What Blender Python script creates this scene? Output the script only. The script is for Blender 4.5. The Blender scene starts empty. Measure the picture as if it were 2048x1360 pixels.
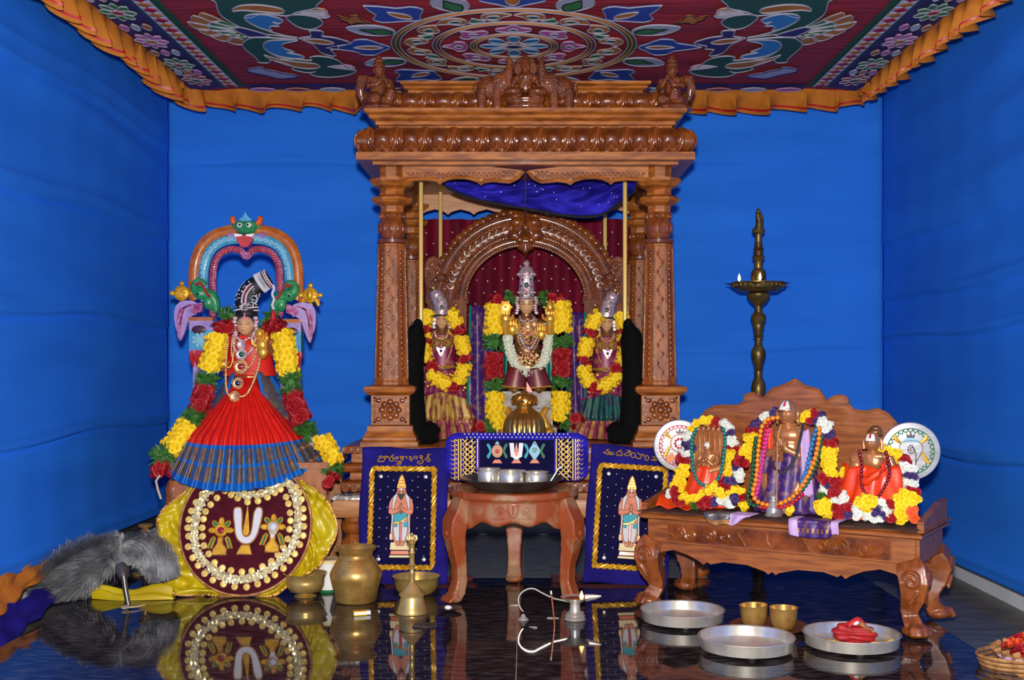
import bpy, math, random
from mathutils import Vector, Matrix
from math import pi, sin, cos, radians, sqrt, atan2

# ------------------------------------------------------------------ camera, light, exposure
F, CX, HY, CH = 2350.0, 1051.0, 720.0, 1.0
SC = bpy.context.scene
COL = SC.collection
cam = bpy.data.cameras.new('camera'); cam.sensor_width = 36.0; cam.lens = F / 2048 * 36.0
cam.shift_x = -27 / 2048; cam.shift_y = 40 / 2048; cam.clip_start = 0.05
camo = bpy.data.objects.new('camera', cam); COL.objects.link(camo)
camo.location = (0, 0, CH); camo.rotation_euler = (pi / 2, 0, 0)
SC.camera = camo
world = bpy.data.worlds.new('world'); SC.world = world; world.use_nodes = True
world.node_tree.nodes['Background'].inputs[0].default_value = (1.0, 0.97, 0.92, 1)
world.node_tree.nodes['Background'].inputs[1].default_value = 0.45
fl = bpy.data.lights.new('camera_flash', 'POINT'); fl.energy = 950; fl.shadow_soft_size = 0.05
fl.color = (1.0, 0.97, 0.93)
flo = bpy.data.objects.new('camera_flash', fl); COL.objects.link(flo); flo.location = (0.0, -0.05, 1.2)
SC.view_settings.view_transform = 'Standard'; SC.view_settings.look = 'None'
SC.view_settings.exposure = 0.0; SC.view_settings.gamma = 1.0
SC.view_settings.use_curve_mapping = False
random.seed(7)
RND = random.Random(11)

# ------------------------------------------------------------------ helpers
def W(px, py, Y): return Vector(((px - CX) * Y / F, Y, CH + (HY - py) * Y / F))

class MB:
    """collects shapes for one mesh; cur = material slot of the faces added next"""
    def __init__(s): s.v = []; s.f = []; s.m = []; s.cur = 0
    def add(s, vs, fs, M=None):
        o = len(s.v)
        s.v += [tuple(M @ Vector(p)) if M else tuple(p) for p in vs]
        for f in fs: s.f.append(tuple(i + o for i in f)); s.m.append(s.cur)
        return s
    def box(s, x0, x1, y0, y1, z0, z1, M=None, t=0.0):
        """box; t tapers the top inwards"""
        vs = [(x0, y0, z0), (x1, y0, z0), (x1, y1, z0), (x0, y1, z0),
              (x0 + t, y0 + t, z1), (x1 - t, y0 + t, z1), (x1 - t, y1 - t, z1), (x0 + t, y1 - t, z1)]
        return s.add(vs, [(3, 2, 1, 0), (4, 5, 6, 7), (0, 1, 5, 4), (1, 2, 6, 5), (2, 3, 7, 6), (3, 0, 4, 7)], M)
    def lathe(s, prof, n=24, M=None, ph=0.0, sx=1.0, sy=1.0):
        vs = []; fs = []; k = len(prof)
        for r, z in prof:
            for i in range(n):
                a = 2 * pi * i / n + ph; vs.append((r * cos(a) * sx, r * sin(a) * sy, z))
        for j in range(k - 1):
            for i in range(n):
                a, b = j * n + i, j * n + (i + 1) % n
                fs.append((a, b, b + n, a + n))
        fs.append(tuple(range(n - 1, -1, -1))); fs.append(tuple((k - 1) * n + i for i in range(n)))
        return s.add(vs, fs, M)
    def rect_lathe(s, prof, M=None):
        """stack of rectangles: prof = (half x, y front, y back, z)"""
        vs = []; fs = []
        for hx, yf, yb, z in prof: vs += [(-hx, yf, z), (hx, yf, z), (hx, yb, z), (-hx, yb, z)]
        for j in range(len(prof) - 1):
            for i in range(4):
                a, b = j * 4 + i, j * 4 + (i + 1) % 4; fs.append((a, b, b + 4, a + 4))
        fs.append((3, 2, 1, 0)); q = (len(prof) - 1) * 4; fs.append((q, q + 1, q + 2, q + 3))
        return s.add(vs, fs, M)
    def tube(s, pts, r, n=8, closed=False, flat=1.0, M=None, ph=0.0):
        P = [Vector(p) for p in pts]; k = len(P)
        R = r if isinstance(r, (list, tuple)) else [r] * k
        vs = []; fs = []; prev = None
        for i in range(k):
            if closed: t = P[(i + 1) % k] - P[i - 1]
            else: t = P[min(i + 1, k - 1)] - P[max(i - 1, 0)]
            if t.length < 1e-9: t = Vector((0, 0, 1))
            t.normalize()
            if prev is None:
                up = Vector((0, 1, 0)) if abs(t.y) < 0.9 else Vector((1, 0, 0))
                a = (up - t * up.dot(t)).normalized()
            else:
                a = prev - t * prev.dot(t)
                a = a.normalized() if a.length > 1e-6 else prev
            prev = a; b = t.cross(a)
            for j in range(n):
                q = 2 * pi * j / n + ph
                vs.append(P[i] + (a * cos(q) * flat + b * sin(q)) * R[i])
        for i in range(k if closed else k - 1):
            for j in range(n):
                c0, c1 = i * n + j, i * n + (j + 1) % n
                d0, d1 = ((i + 1) % k) * n + j, ((i + 1) % k) * n + (j + 1) % n
                fs.append((c0, c1, d1, d0))
        if not closed: fs += [tuple(range(n - 1, -1, -1)), tuple((k - 1) * n + j for j in range(n))]
        return s.add(vs, fs, M)
    def prism(s, pts, y0, y1, M=None):
        """polygon in x,z pulled from y0 (front) to y1"""
        n = len(pts)
        ar = sum(pts[i][0] * pts[(i + 1) % n][1] - pts[(i + 1) % n][0] * pts[i][1] for i in range(n))
        if ar < 0: pts = pts[::-1]
        vs = [(x, y0, z) for x, z in pts] + [(x, y1, z) for x, z in pts]
        fs = [tuple(range(n)), tuple(range(2 * n - 1, n - 1, -1))]
        fs += [(i + n, (i + 1) % n + n, (i + 1) % n, i) for i in range(n)]
        return s.add(vs, fs, M)
    def ell(s, c, r, nu=14, nv=9, M=None):
        if not isinstance(r, (list, tuple)): r = (r, r, r)
        vs = [(c[0], c[1], c[2] - r[2])]; fs = []
        for j in range(1, nv):
            p = -pi / 2 + pi * j / nv
            for i in range(nu):
                a = 2 * pi * i / nu
                vs.append((c[0] + r[0] * cos(p) * cos(a), c[1] + r[1] * cos(p) * sin(a), c[2] + r[2] * sin(p)))
        vs.append((c[0], c[1], c[2] + r[2])); top = len(vs) - 1
        for i in range(nu):
            fs.append((0, 1 + (i + 1) % nu, 1 + i))
            fs.append((top, 1 + (nv - 2) * nu + i, 1 + (nv - 2) * nu + (i + 1) % nu))
        for j in range(nv - 2):
            for i in range(nu):
                a, b = 1 + j * nu + i, 1 + j * nu + (i + 1) % nu; fs.append((a, b, b + nu, a + nu))
        return s.add(vs, fs, M)
    def grid(s, fn, nu, nv, mfn=None, closeu=False, M=None):
        o = len(s.v); k = nu if closeu else nu + 1
        for j in range(nv + 1):
            for i in range(k):
                p = Vector(fn(i / nu, j / nv)); s.v.append(tuple(M @ p) if M else tuple(p))
        for j in range(nv):
            for i in range(nu):
                a, b = o + j * k + i, o + j * k + (i + 1) % k
                s.f.append((a, b, b + k, a + k)); s.m.append(mfn((i + .5) / nu, (j + .5) / nv) if mfn else s.cur)
        return s
    def seg(s, a, b, ra, rb, n=10): return s.tube([a, b], [ra, rb], n)

def shade(me, smooth, ang):
    if smooth:
        me.polygons.foreach_set('use_smooth', [True] * len(me.polygons))
        if ang < 179: me.set_sharp_from_angle(angle=radians(ang))
def mesh(name, mb, mats, smooth=True, ang=40):
    me = bpy.data.meshes.new(name)
    me.from_pydata(mb.v, [], mb.f)
    if not isinstance(mats, (list, tuple)): mats = [mats]
    for m in mats: me.materials.append(m)
    if len(mats) > 1: me.polygons.foreach_set('material_index', mb.m)
    me.update(); shade(me, smooth, ang)
    return me
def link(name, me, parent=None, loc=None, rot=None, scale=None, M=None):
    o = bpy.data.objects.new(name, me); COL.objects.link(o)
    if parent: o.parent = parent
    if M is not None: o.matrix_local = M
    if loc is not None: o.location = loc
    if rot is not None: o.rotation_euler = rot
    if scale is not None: o.scale = scale if isinstance(scale, (list, tuple, Vector)) else (scale,) * 3
    return o
def obj(name, mb, mats, parent=None, smooth=True, ang=40, **k): return link(name, mesh(name, mb, mats, smooth, ang), parent, **k)
def tag(o, label=None, cat=None, group=None, kind=None):
    if label: o['label'] = label
    if cat: o['category'] = cat
    if group: o['group'] = group
    if kind: o['kind'] = kind
    return o
def thing(name, label, cat, loc=(0, 0, 0), rot=(0, 0, 0), group=None):
    o = bpy.data.objects.new(name, None); COL.objects.link(o); o.empty_display_size = .05
    o.location = loc; o.rotation_euler = rot
    return tag(o, label, cat, group)
def struct(name, mb, m, parent=None, **k):
    o = obj(name, mb, m, parent, **k)
    if not parent: o['kind'] = 'structure'
    return o
def blob(o, vox=0.004, it=3, f=0.5):
    """fuse overlapping shapes into one continuous carved or cast surface"""
    m = o.modifiers.new('fuse', 'REMESH'); m.mode = 'VOXEL'; m.voxel_size = vox; m.use_smooth_shade = True
    if it:
        q = o.modifiers.new('soften', 'SMOOTH'); q.iterations = it; q.factor = f
    return o
def cr(pts, n=6, closed=False):
    """Catmull-Rom through points of any dimension"""
    k = len(pts); out = []
    P = [Vector(p) if len(p) > 2 else Vector((p[0], p[1], 0)) for p in pts]; d = len(pts[0])
    for i in range(k if closed else k - 1):
        if closed: a, b, c, e = P[i - 1], P[i], P[(i + 1) % k], P[(i + 2) % k]
        else: a, b, c, e = P[max(i - 1, 0)], P[i], P[i + 1], P[min(i + 2, k - 1)]
        for j in range(n):
            t = j / n
            q = ((b * 2) + (c - a) * t + (a * 2 - b * 5 + c * 4 - e) * t * t + (b * 3 - a - c * 3 + e) * t ** 3) * .5
            out.append(tuple(q)[:d])
    if not closed: out.append(tuple(P[-1])[:d])
    return out
def along(pts, n):
    """n+1 points evenly spread along a polyline"""
    P = [Vector(p) for p in pts]; L = [0]
    for a, b in zip(P, P[1:]): L.append(L[-1] + (b - a).length)
    out = []; k = 0
    for i in range(n + 1):
        t = L[-1] * i / n
        while k < len(P) - 2 and L[k + 1] < t: k += 1
        d = L[k + 1] - L[k]; out.append(P[k].lerp(P[k + 1], (t - L[k]) / d if d else 0))
    return out, L[-1]
def RZ(a): return Matrix.Rotation(a, 4, 'Z')
def RX(a): return Matrix.Rotation(a, 4, 'X')
def RY(a): return Matrix.Rotation(a, 4, 'Y')
def T(*a): return Matrix.Translation(Vector(a if len(a) == 3 else a[0]))
def circ(cx, cz, r, n=16, rz=None, a0=0): return [(cx + r * cos(2 * pi * i / n + a0), cz + (rz or r) * sin(2 * pi * i / n + a0)) for i in range(n)]

# ------------------------------------------------------------------ materials
def lin(c): return tuple(((x / 255) / 12.92 if x / 255 <= .04045 else ((x / 255 + .055) / 1.055) ** 2.4) for x in c[:3]) + (1,)
def mat(name, c, rough=.5, metal=0, c2=None, scale=30, bump=0, bscale=80, spec=.5, sheen=0, coat=0, stretch=(1, 1, 1), det=3, lo=.35, hi=.65, bdist=.002, ior=None, emit=None, es=0):
    m = bpy.data.materials.new(name); m.use_nodes = True
    nt = m.node_tree; N = nt.nodes; B = N['Principled BSDF']
    B.inputs['Base Color'].default_value = lin(c); B.inputs['Roughness'].default_value = rough
    B.inputs['Metallic'].default_value = metal; B.inputs['Specular IOR Level'].default_value = spec
    B.inputs['Sheen Weight'].default_value = sheen; B.inputs['Coat Weight'].default_value = coat
    B.inputs['Coat Roughness'].default_value = .08
    if sheen: B.inputs['Sheen Roughness'].default_value = .35; B.inputs['Sheen Tint'].default_value = lin(c2 or c)
    if ior: B.inputs['IOR'].default_value = ior
    if emit: B.inputs['Emission Color'].default_value = lin(emit); B.inputs['Emission Strength'].default_value = es
    tc = N.new('ShaderNodeTexCoord'); mp = N.new('ShaderNodeMapping'); mp.inputs['Scale'].default_value = stretch
    nt.links.new(tc.outputs['Object'], mp.inputs['Vector'])
    if c2:
        nz = N.new('ShaderNodeTexNoise'); nz.inputs['Scale'].default_value = scale; nz.inputs['Detail'].default_value = det
        nt.links.new(mp.outputs[0], nz.inputs['Vector'])
        rp = N.new('ShaderNodeValToRGB'); e = rp.color_ramp.elements
        e[0].position = lo; e[0].color = lin(c); e[1].position = hi; e[1].color = lin(c2)
        nt.links.new(nz.outputs[0], rp.inputs[0]); nt.links.new(rp.outputs[0], B.inputs['Base Color'])
    if bump:
        nb = N.new('ShaderNodeTexNoise'); nb.inputs['Scale'].default_value = bscale; nb.inputs['Detail'].default_value = 4
        nt.links.new(mp.outputs[0], nb.inputs['Vector'])
        bp = N.new('ShaderNodeBump'); bp.inputs['Strength'].default_value = bump; bp.inputs['Distance'].default_value = bdist
        nt.links.new(nb.outputs[0], bp.inputs['Height']); nt.links.new(bp.outputs[0], B.inputs['Normal'])
    return m
M = {}
M['wood'] = mat('teak_wood', (130, 66, 18), .46, c2=(184, 108, 38), scale=9, stretch=(1.2, 3, 6), det=6, spec=.4, coat=.15, bump=.2, bscale=40)
M['wood_v'] = mat('teak_wood_upright', (126, 62, 18), .46, c2=(170, 94, 32), scale=9, stretch=(6, 6, .8), det=6, spec=.4, coat=.15, bump=.2, bscale=40)
M['wood_carved'] = mat('carved_teak', (98, 44, 12), .24, c2=(148, 78, 26), scale=14, det=5, coat=.6, bump=.3, bscale=60, bdist=.004)
M['wood_figure'] = mat('figure_teak', (92, 40, 12), .26, c2=(140, 70, 24), scale=18, det=6, coat=.5, bump=1, bscale=85, bdist=.012)
M['wood_pale'] = mat('pale_wood', (172, 108, 58), .4, c2=(196, 132, 76), scale=8, stretch=(1, 4, 9), det=6, coat=.2, bump=.2)
M['wood_bench'] = mat('rosewood', (116, 58, 20), .4, c2=(170, 98, 42), scale=7, stretch=(1.3, 5, 11), det=7, coat=.25, bump=.15, lo=.3, hi=.7)
M['wood_bench_v'] = mat('rosewood_leg', (108, 52, 20), .38, c2=(150, 80, 34), scale=7, stretch=(4, 4, 1), det=6, coat=.35, bump=.15)
M['wood_stool'] = mat('worn_wood', (150, 68, 24), .5, c2=(160, 118, 84), scale=14, stretch=(1, 1, .6), det=8, coat=.15, bump=.4, lo=.5, hi=.66)
M['wood_table'] = mat('table_wood', (148, 84, 40), .42, c2=(176, 108, 58), scale=8, stretch=(5, 5, 1), det=5, coat=.3)
M['brass'] = mat('old_brass', (212, 170, 94), .3, .6, c2=(172, 128, 62), scale=18, det=6, bump=.12, bscale=60)
M['brass_dark'] = mat('dark_brass', (132, 108, 56), .38, .6, c2=(92, 72, 36), scale=25, det=5, bump=.4, bscale=90)
M['brass_pale'] = mat('pale_brass', (224, 192, 120), .28, .62, c2=(192, 154, 82), scale=14, det=5)
M['gold'] = mat('gold', (246, 196, 84), .3, .55, c2=(222, 154, 44), scale=40, bump=.3, bscale=70, bdist=.003)
M['gold_pole'] = mat('gold_pole', (244, 204, 114), .35, .2)
M['gold_dark'] = mat('antique_gold', (228, 178, 90), .22, .85, c2=(190, 138, 60), scale=16)
M['silver_worn'] = mat('worn_silver', (170, 164, 156), .6, .3, c2=(130, 122, 112), scale=18, bump=.3, bscale=40)
M['mat_red'] = mat('patterned_mat', (88, 12, 20), .85, c2=(40, 14, 18), scale=60)
M['coin'] = mat('gilt_coin', (240, 212, 124), .42, .25, c2=(224, 186, 88), scale=60)
M['sequin'] = mat('pale_gold_sequin', (252, 236, 178), .22, .55)
M['face_bronze'] = mat('face_bronze', (232, 180, 130), .36, .12, c2=(214, 158, 108), scale=12)
M['face_line'] = mat('face_line', (60, 34, 22), .5)
M['wood_matt'] = mat('matt_teak', (84, 34, 10), .55, c2=(134, 64, 22), scale=14, det=5, spec=.3, bump=.5, bscale=50, bdist=.006)
M['gold_paint'] = mat('gold_paint', (232, 176, 40), .35, .3, c2=(196, 138, 20), scale=40)
M['silver'] = mat('silver', (214, 210, 204), .28, .6, c2=(150, 146, 140), scale=30, bump=.25, bscale=70)
M['silver_jewel'] = mat('silver_jewel', (226, 216, 212), .28, .5, c2=(190, 140, 146), scale=70, bump=.7, bscale=120, bdist=.004)
M['gold_jewel'] = mat('gold_jewel', (238, 200, 128), .28, .5, c2=(196, 116, 96), scale=70, bump=.7, bscale=110, bdist=.004)
M['steel'] = mat('steel', (228, 220, 206), .27, .65, c2=(194, 186, 172), scale=14, bump=.06, bscale=40)
M['steel_dark'] = mat('dark_steel', (110, 106, 98), .3, .6, c2=(80, 76, 70), scale=10)
M['copper'] = mat('copper', (150, 88, 50), .4, .5)
M['bronze'] = mat('bronze', (224, 160, 108), .26, .55, c2=(194, 126, 78), scale=12, bump=.1, bscale=50)
M['bronze_dark'] = mat('dark_bronze', (166, 118, 74), .32, .55, c2=(126, 84, 50), scale=14)
M['black_fur'] = mat('black_wool', (9, 9, 9), .9, spec=.15)
M['black'] = mat('black', (12, 12, 13), .6, c2=(20, 20, 22))
M['grey_hair'] = mat('grey_hair', (176, 176, 176), .6, c2=(110, 112, 116), scale=14)
M['velvet_navy'] = mat('navy_velvet', (26, 20, 96), .85, c2=(38, 30, 126), scale=7, sheen=.6, bump=.12, bscale=200, spec=.1)
M['velvet_dark'] = mat('dark_navy_velvet', (15, 12, 50), .9, c2=(20, 17, 62), scale=10, sheen=.2, spec=.1)
M['velvet_blue'] = mat('blue_velvet', (24, 18, 118), .7, c2=(52, 44, 190), scale=5, stretch=(1, 1, 3), sheen=.9, bump=.3, bscale=14, bdist=.01, spec=.15)
M['velvet_maroon'] = mat('maroon_velvet', (66, 14, 26), .85, c2=(80, 20, 32), scale=20, sheen=.25, spec=.1)
M['curtain_maroon'] = mat('maroon_curtain', (84, 4, 26), .75, c2=(120, 8, 42), scale=4, stretch=(3, 1, .6), sheen=.5, spec=.2)
M['satin_yellow'] = mat('yellow_satin', (206, 184, 16), .33, c2=(188, 160, 10), scale=6, sheen=.2, spec=.7)
M['satin_orange'] = mat('orange_satin', (242, 72, 14), .36, c2=(226, 54, 8), scale=12, spec=.6, bump=.2, bscale=18, bdist=.01)
M['silk_red'] = mat('red_silk', (224, 40, 26), .45, c2=(206, 28, 22), scale=10, stretch=(3, 3, .5), spec=.4, sheen=.2)
M['silk_blue'] = mat('blue_silk', (14, 112, 196), .4, c2=(10, 92, 178), scale=10, spec=.5)
M['zari'] = mat('zari', (70, 80, 112), .36, .35, c2=(128, 112, 92), scale=26, stretch=(4, 4, 1), det=5)
M['zari_gold'] = mat('gold_zari', (196, 146, 74), .45, .3, c2=(150, 92, 60), scale=40)
M['silk_teal'] = mat('teal_silk', (4, 136, 116), .4, c2=(2, 110, 104), scale=10, spec=.5)
M['silk_maroon'] = mat('maroon_silk', (112, 26, 14), .3, .15, c2=(90, 14, 12), scale=12, spec=.6)
M['silk_purple'] = mat('purple_silk', (66, 34, 108), .45, .1, c2=(150, 104, 88), scale=38, det=6, lo=.5, hi=.72)
M['silk_plum'] = mat('plum_silk', (124, 22, 76), .42, .1, c2=(170, 96, 84), scale=30, det=5, lo=.48, hi=.72)
M['silk_ochre'] = mat('ochre_silk', (180, 142, 58), .42, .1, c2=(124, 44, 50), scale=9, stretch=(5, 5, 1), lo=.5, hi=.6)
M['silk_green'] = mat('green_silk', (6, 86, 66), .42, c2=(30, 34, 66), scale=9, stretch=(5, 5, 1), lo=.45, hi=.6)
M['lilac'] = mat('lilac_cloth', (196, 160, 214), .6, c2=(212, 178, 222), scale=20, sheen=.2)
M['pink'] = mat('pink_cloth', (226, 130, 170), .6)
M['cloth_orange'] = mat('orange_cotton', (196, 116, 24), .8, c2=(180, 100, 18), scale=18, bump=.1)
M['cloth_mat'] = mat('bench_mat', (58, 32, 24), .85, c2=(74, 42, 30), scale=60)
M['white'] = mat('white_paint', (232, 230, 226), .5)
M['white_cloth'] = mat('white_thread', (214, 212, 216), .7)
M['off_white'] = mat('cream', (236, 214, 160), .6)
M['skin'] = mat('embroidered_skin', (222, 140, 108), .65, c2=(206, 120, 92), scale=60)
M['red'] = mat('red', (196, 20, 26), .5)
M['crimson'] = mat('crimson_cloth', (150, 12, 20), .6, c2=(176, 24, 26), scale=20)
M['ruby'] = mat('ruby', (150, 10, 26), .12, coat=1)
M['emerald'] = mat('emerald', (4, 74, 50), .1, coat=1)
M['sapphire'] = mat('sapphire', (20, 14, 74), .1, coat=1)
M['navy'] = mat('navy', (26, 24, 92), .7)
M['green'] = mat('green', (28, 110, 62), .6)
M['teal'] = mat('teal', (30, 160, 176), .6)
M['pale_blue'] = mat('pale_blue', (150, 200, 214), .6)
M['jute'] = mat('jute', (196, 174, 150), .9)
M['silver_satin'] = mat('silver_satin', (184, 184, 186), .36, .2, c2=(166, 166, 168), scale=6, stretch=(1, 1, 6), bump=.2, bscale=10, bdist=.01)
M['foil'] = mat('foil', (220, 216, 214), .2, .55, bump=1, bscale=22, bdist=.02)
M['flame'] = mat('flame', (255, 190, 90), .5, emit=(255, 176, 84), es=14)
M['camphor'] = mat('camphor', (238, 236, 226), .6)
M['paper_yellow'] = mat('matchbox_yellow', (232, 196, 30), .6)
M['wicker'] = mat('wicker', (176, 128, 76), .7, c2=(140, 92, 48), scale=40)
# painted arch colours
M['p_ochre'] = mat('ochre_enamel', (196, 112, 34), .35, c2=(168, 84, 28), scale=30, coat=.4)
M['p_blue'] = mat('blue_enamel', (84, 168, 200), .35, c2=(60, 144, 184), scale=26, coat=.5, bump=.5, bscale=60, bdist=.004)
M['p_pink'] = mat('pink_enamel', (204, 132, 178), .35, c2=(150, 60, 110), scale=50, coat=.4)
M['p_lilac'] = mat('lilac_enamel', (176, 150, 204), .4, c2=(150, 120, 184), scale=20, coat=.4)
M['p_green'] = mat('green_enamel', (24, 128, 76), .35, c2=(60, 152, 92), scale=40, coat=.5)
M['p_red'] = mat('red_enamel', (206, 52, 40), .35, c2=(186, 36, 34), scale=40, coat=.4)
M['p_orange'] = mat('orange_enamel', (220, 98, 40), .35, coat=.4)
M['p_plum'] = mat('plum_enamel', (70, 26, 50), .4)
# canopy colours
M['c_maroon'] = mat('canopy_maroon', (166, 34, 54), .85, c2=(136, 22, 42), scale=5, stretch=(.5, 9, 1), bump=.4, bscale=5, bdist=.02)
M['c_navy'] = mat('canopy_navy', (40, 34, 104), .85)
M['c_blue'] = mat('canopy_blue', (36, 76, 168), .8, c2=(30, 66, 152), scale=8)
M['c_sky'] = mat('canopy_sky', (44, 128, 188), .8)
M['c_green'] = mat('canopy_dark_green', (20, 78, 64), .85)
M['c_leaf'] = mat('canopy_leaf', (42, 120, 66), .85)
M['c_orange'] = mat('canopy_orange', (186, 116, 44), .85, c2=(170, 98, 36), scale=10)
M['c_pink'] = mat('canopy_pink', (196, 92, 166), .85)
M['c_white'] = mat('canopy_white', (168, 172, 192), .85)
M['c_line'] = mat('canopy_piping', (158, 154, 164), .8)
M['c_red'] = mat('ribbon_red', (196, 24, 30), .4, c2=(170, 16, 26), scale=30)
# flowers
M['f_yellow'] = mat('yellow_petal', (255, 226, 34), .6, c2=(250, 208, 16), scale=3)
M['f_red'] = mat('red_petal', (172, 14, 24), .6, c2=(146, 8, 20), scale=3)
M['f_green'] = mat('leaf_green', (44, 96, 30), .55, c2=(70, 124, 44), scale=2)
M['f_white'] = mat('white_petal', (232, 234, 224), .6)
M['f_purple'] = mat('purple_petal', (76, 52, 116), .6, c2=(58, 40, 92), scale=3)
M['f_jas'] = mat('jasmine', (236, 236, 218), .6, c2=(222, 226, 190), scale=2)
M['f_orange'] = mat('orange_petal', (236, 92, 40), .6)
M['f_core_y'] = mat('yellow_core', (226, 180, 14), .7)
# ------------------------------------------------------------------ setting
YB, XW = 6.75, 2.05           # cloth planes of the room
def granite():
    m = bpy.data.materials.new('black_granite'); m.use_nodes = True
    nt = m.node_tree; N = nt.nodes; B = N['Principled BSDF']
    tc = N.new('ShaderNodeTexCoord'); mp = N.new('ShaderNodeMapping'); mp.inputs['Scale'].default_value = (1, 3.2, 1)
    nt.links.new(tc.outputs['Object'], mp.inputs[0])
    a = N.new('ShaderNodeTexNoise'); a.inputs['Scale'].default_value = 14; a.inputs['Detail'].default_value = 7
    nt.links.new(mp.outputs[0], a.inputs['Vector'])
    r = N.new('ShaderNodeValToRGB'); e = r.color_ramp.elements
    e[0].position = .46; e[0].color = lin((34, 28, 29)); e[1].position = .76; e[1].color = lin((92, 84, 84))
    nt.links.new(a.outputs[0], r.inputs[0]); nt.links.new(r.outputs[0], B.inputs['Base Color'])
    B.inputs['Roughness'].default_value = .06; B.inputs['IOR'].default_value = 1.6
    b = N.new('ShaderNodeTexNoise'); b.inputs['Scale'].default_value = 5; b.inputs['Detail'].default_value = 5
    nt.links.new(mp.outputs[0], b.inputs['Vector'])
    r2 = N.new('ShaderNodeMapRange'); r2.inputs['To Min'].default_value = .015; r2.inputs['To Max'].default_value = .06
    nt.links.new(b.outputs[0], r2.inputs[0]); nt.links.new(r2.outputs[0], B.inputs['Roughness'])
    return m
M['granite'] = granite()
M['grey_floor'] = mat('grey_stone', (112, 108, 104), .45, c2=(84, 80, 76), scale=7, stretch=(1, 3, 1), det=7, bump=.1)
M['wall'] = mat('white_wall', (226, 228, 232), .7, c2=(214, 216, 222), scale=3)
M['dark_band'] = mat('curtain_gap_shade', (60, 56, 52), .7, c2=(76, 70, 62), scale=9)  # dark colour stands in for the shade below the side curtains
def blue_cloth(name, c, c2):
    return mat(name, c, .8, c2=c2, scale=2.2, stretch=(.6, .6, 3.4), det=4, sheen=.15, spec=.2, bump=.08, bscale=4, bdist=.03)
M['blue'] = blue_cloth('blue_cloth', (34, 116, 228), (38, 124, 237))
M['blue_side'] = M['blue']

struct('floor', MB().box(-2.15, 2.15, 1.6, 6.9, -.12, -.07), M['grey_floor'])
fb = struct('floor_platform', MB().box(-1.83, 1.56, 1.6, 6.72, -.069, -.003), M['jute'])
M['pale_slab'] = mat('pale_slab_stone', (124, 126, 130), .2, c2=(156, 158, 162), scale=9, stretch=(1, 4, 1), det=7, spec=.6)  # paler grey stone for the two slabs under the shrine
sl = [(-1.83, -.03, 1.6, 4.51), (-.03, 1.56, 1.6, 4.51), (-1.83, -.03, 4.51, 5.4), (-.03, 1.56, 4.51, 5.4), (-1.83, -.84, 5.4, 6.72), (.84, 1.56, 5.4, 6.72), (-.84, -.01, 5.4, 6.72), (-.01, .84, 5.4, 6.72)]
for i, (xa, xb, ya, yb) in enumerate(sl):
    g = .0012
    obj('granite_slab', MB().box(xa + g, xb - g, ya + g, yb - g, -.03, 0), M['pale_slab' if i > 5 else 'granite'], fb, smooth=False)
struct('wall_back', MB().box(-2.15, 2.15, 6.82, 6.9, -.07, 2.9), M['wall'])
struct('wall_left', MB().box(-2.2, -2.12, 1.6, 6.9, -.07, 2.9), M['wall'])
struct('wall_right', MB().box(2.12, 2.2, 1.6, 6.9, -.07, 2.9), M['wall'])
struct('ceiling', MB().box(-2.2, 2.2, 1.6, 6.9, 2.9, 2.95), M['wall'])
struct('shadow_strip_right', MB().box(2.085, 2.12, 1.6, 6.82, .02, .085), M['dark_band'])  # added dark strips in place of the shadowed gap under the curtain hems
struct('shadow_strip_left', MB().box(-2.12, -2.085, 1.6, 6.82, .06, .13), M['dark_band'])

def drape(name, label, seams, z0, L0, L1, place, m, amp, seed, mount=None):
    """cloth sewn from level widths, each lapping over the next with slack between the seams"""
    r = random.Random(seed); ph = [r.uniform(0, 6.28) for _ in range(12)]
    zt = 2.86; NU, NV = 110, 230
    edges = [z0] + sorted(seams) + [zt + .3]
    def f(u, v):
        z = z0 + (zt - z0) * v; s = L0 + (L1 - L0) * u
        zz = z; wob = (.018 * sin(s * 1.7 + ph[0]) + .01 * sin(s * 4.1 + ph[1])) * min(1, (z - z0) * 4, (zt - z) * 4)
        d = 0
        for a, b in zip(edges, edges[1:]):
            if a <= zz < b:
                t = (zz - a) / (b - a)
                d = (1 - t) ** 3 * 1.0 + .5 * max(0, 1 - abs(t - .1) / .1) ** 2
                if t > .95: d -= .5 * (t - .95) / .05
        d = d * amp + .006 * sin(z * 9 + 1.3 * sin(s * 2 + ph[2]) + ph[3]) * sin(s * 1.3 + ph[4]) + .004 * sin(z * 23 + s * 1.1 + ph[5])
        d += .0015 * sin(s * 17 + ph[6]) * sin(z * 1.1 + ph[7])
        for k in range(3):
            zc = z0 + (zt - z0) * (.2 + .27 * k) + .05 * sin(s * 1.2 + ph[8 + k])
            d += .014 * math.exp(-((z - zc) / .05) ** 2) * (.5 + .5 * sin(s * .9 + ph[k]))
        d *= min(1, (L1 - s) / .2 + .1, (s - L0) / .2 + .1)
        return place(s, d, z - wob)
    o = obj(name, MB().grid(f, NU, NV), m, None, ang=180)
    sd = o.modifiers.new('cloth', 'SOLIDIFY'); sd.thickness = .004; sd.offset = 0
    tag(o, label, 'curtain', 'blue cloth backdrops'); return o
drape('cloth_backdrop', 'bright blue cloth stretched over the back wall behind the shrine', [.5, 1.04, 1.474, 2.13], .06, -2.08, 2.08, lambda s, d, z: (s, YB + .05 - d, z), M['blue'], .008, 3)
drape('cloth_backdrop', 'blue cloth covering the left wall, above the grey fur whisk', [.655, 1.195, 1.69, 2.2], .15, 2.0, 6.74, lambda s, d, z: (-XW + d, s, z), M['blue_side'], .03, 4)
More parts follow.
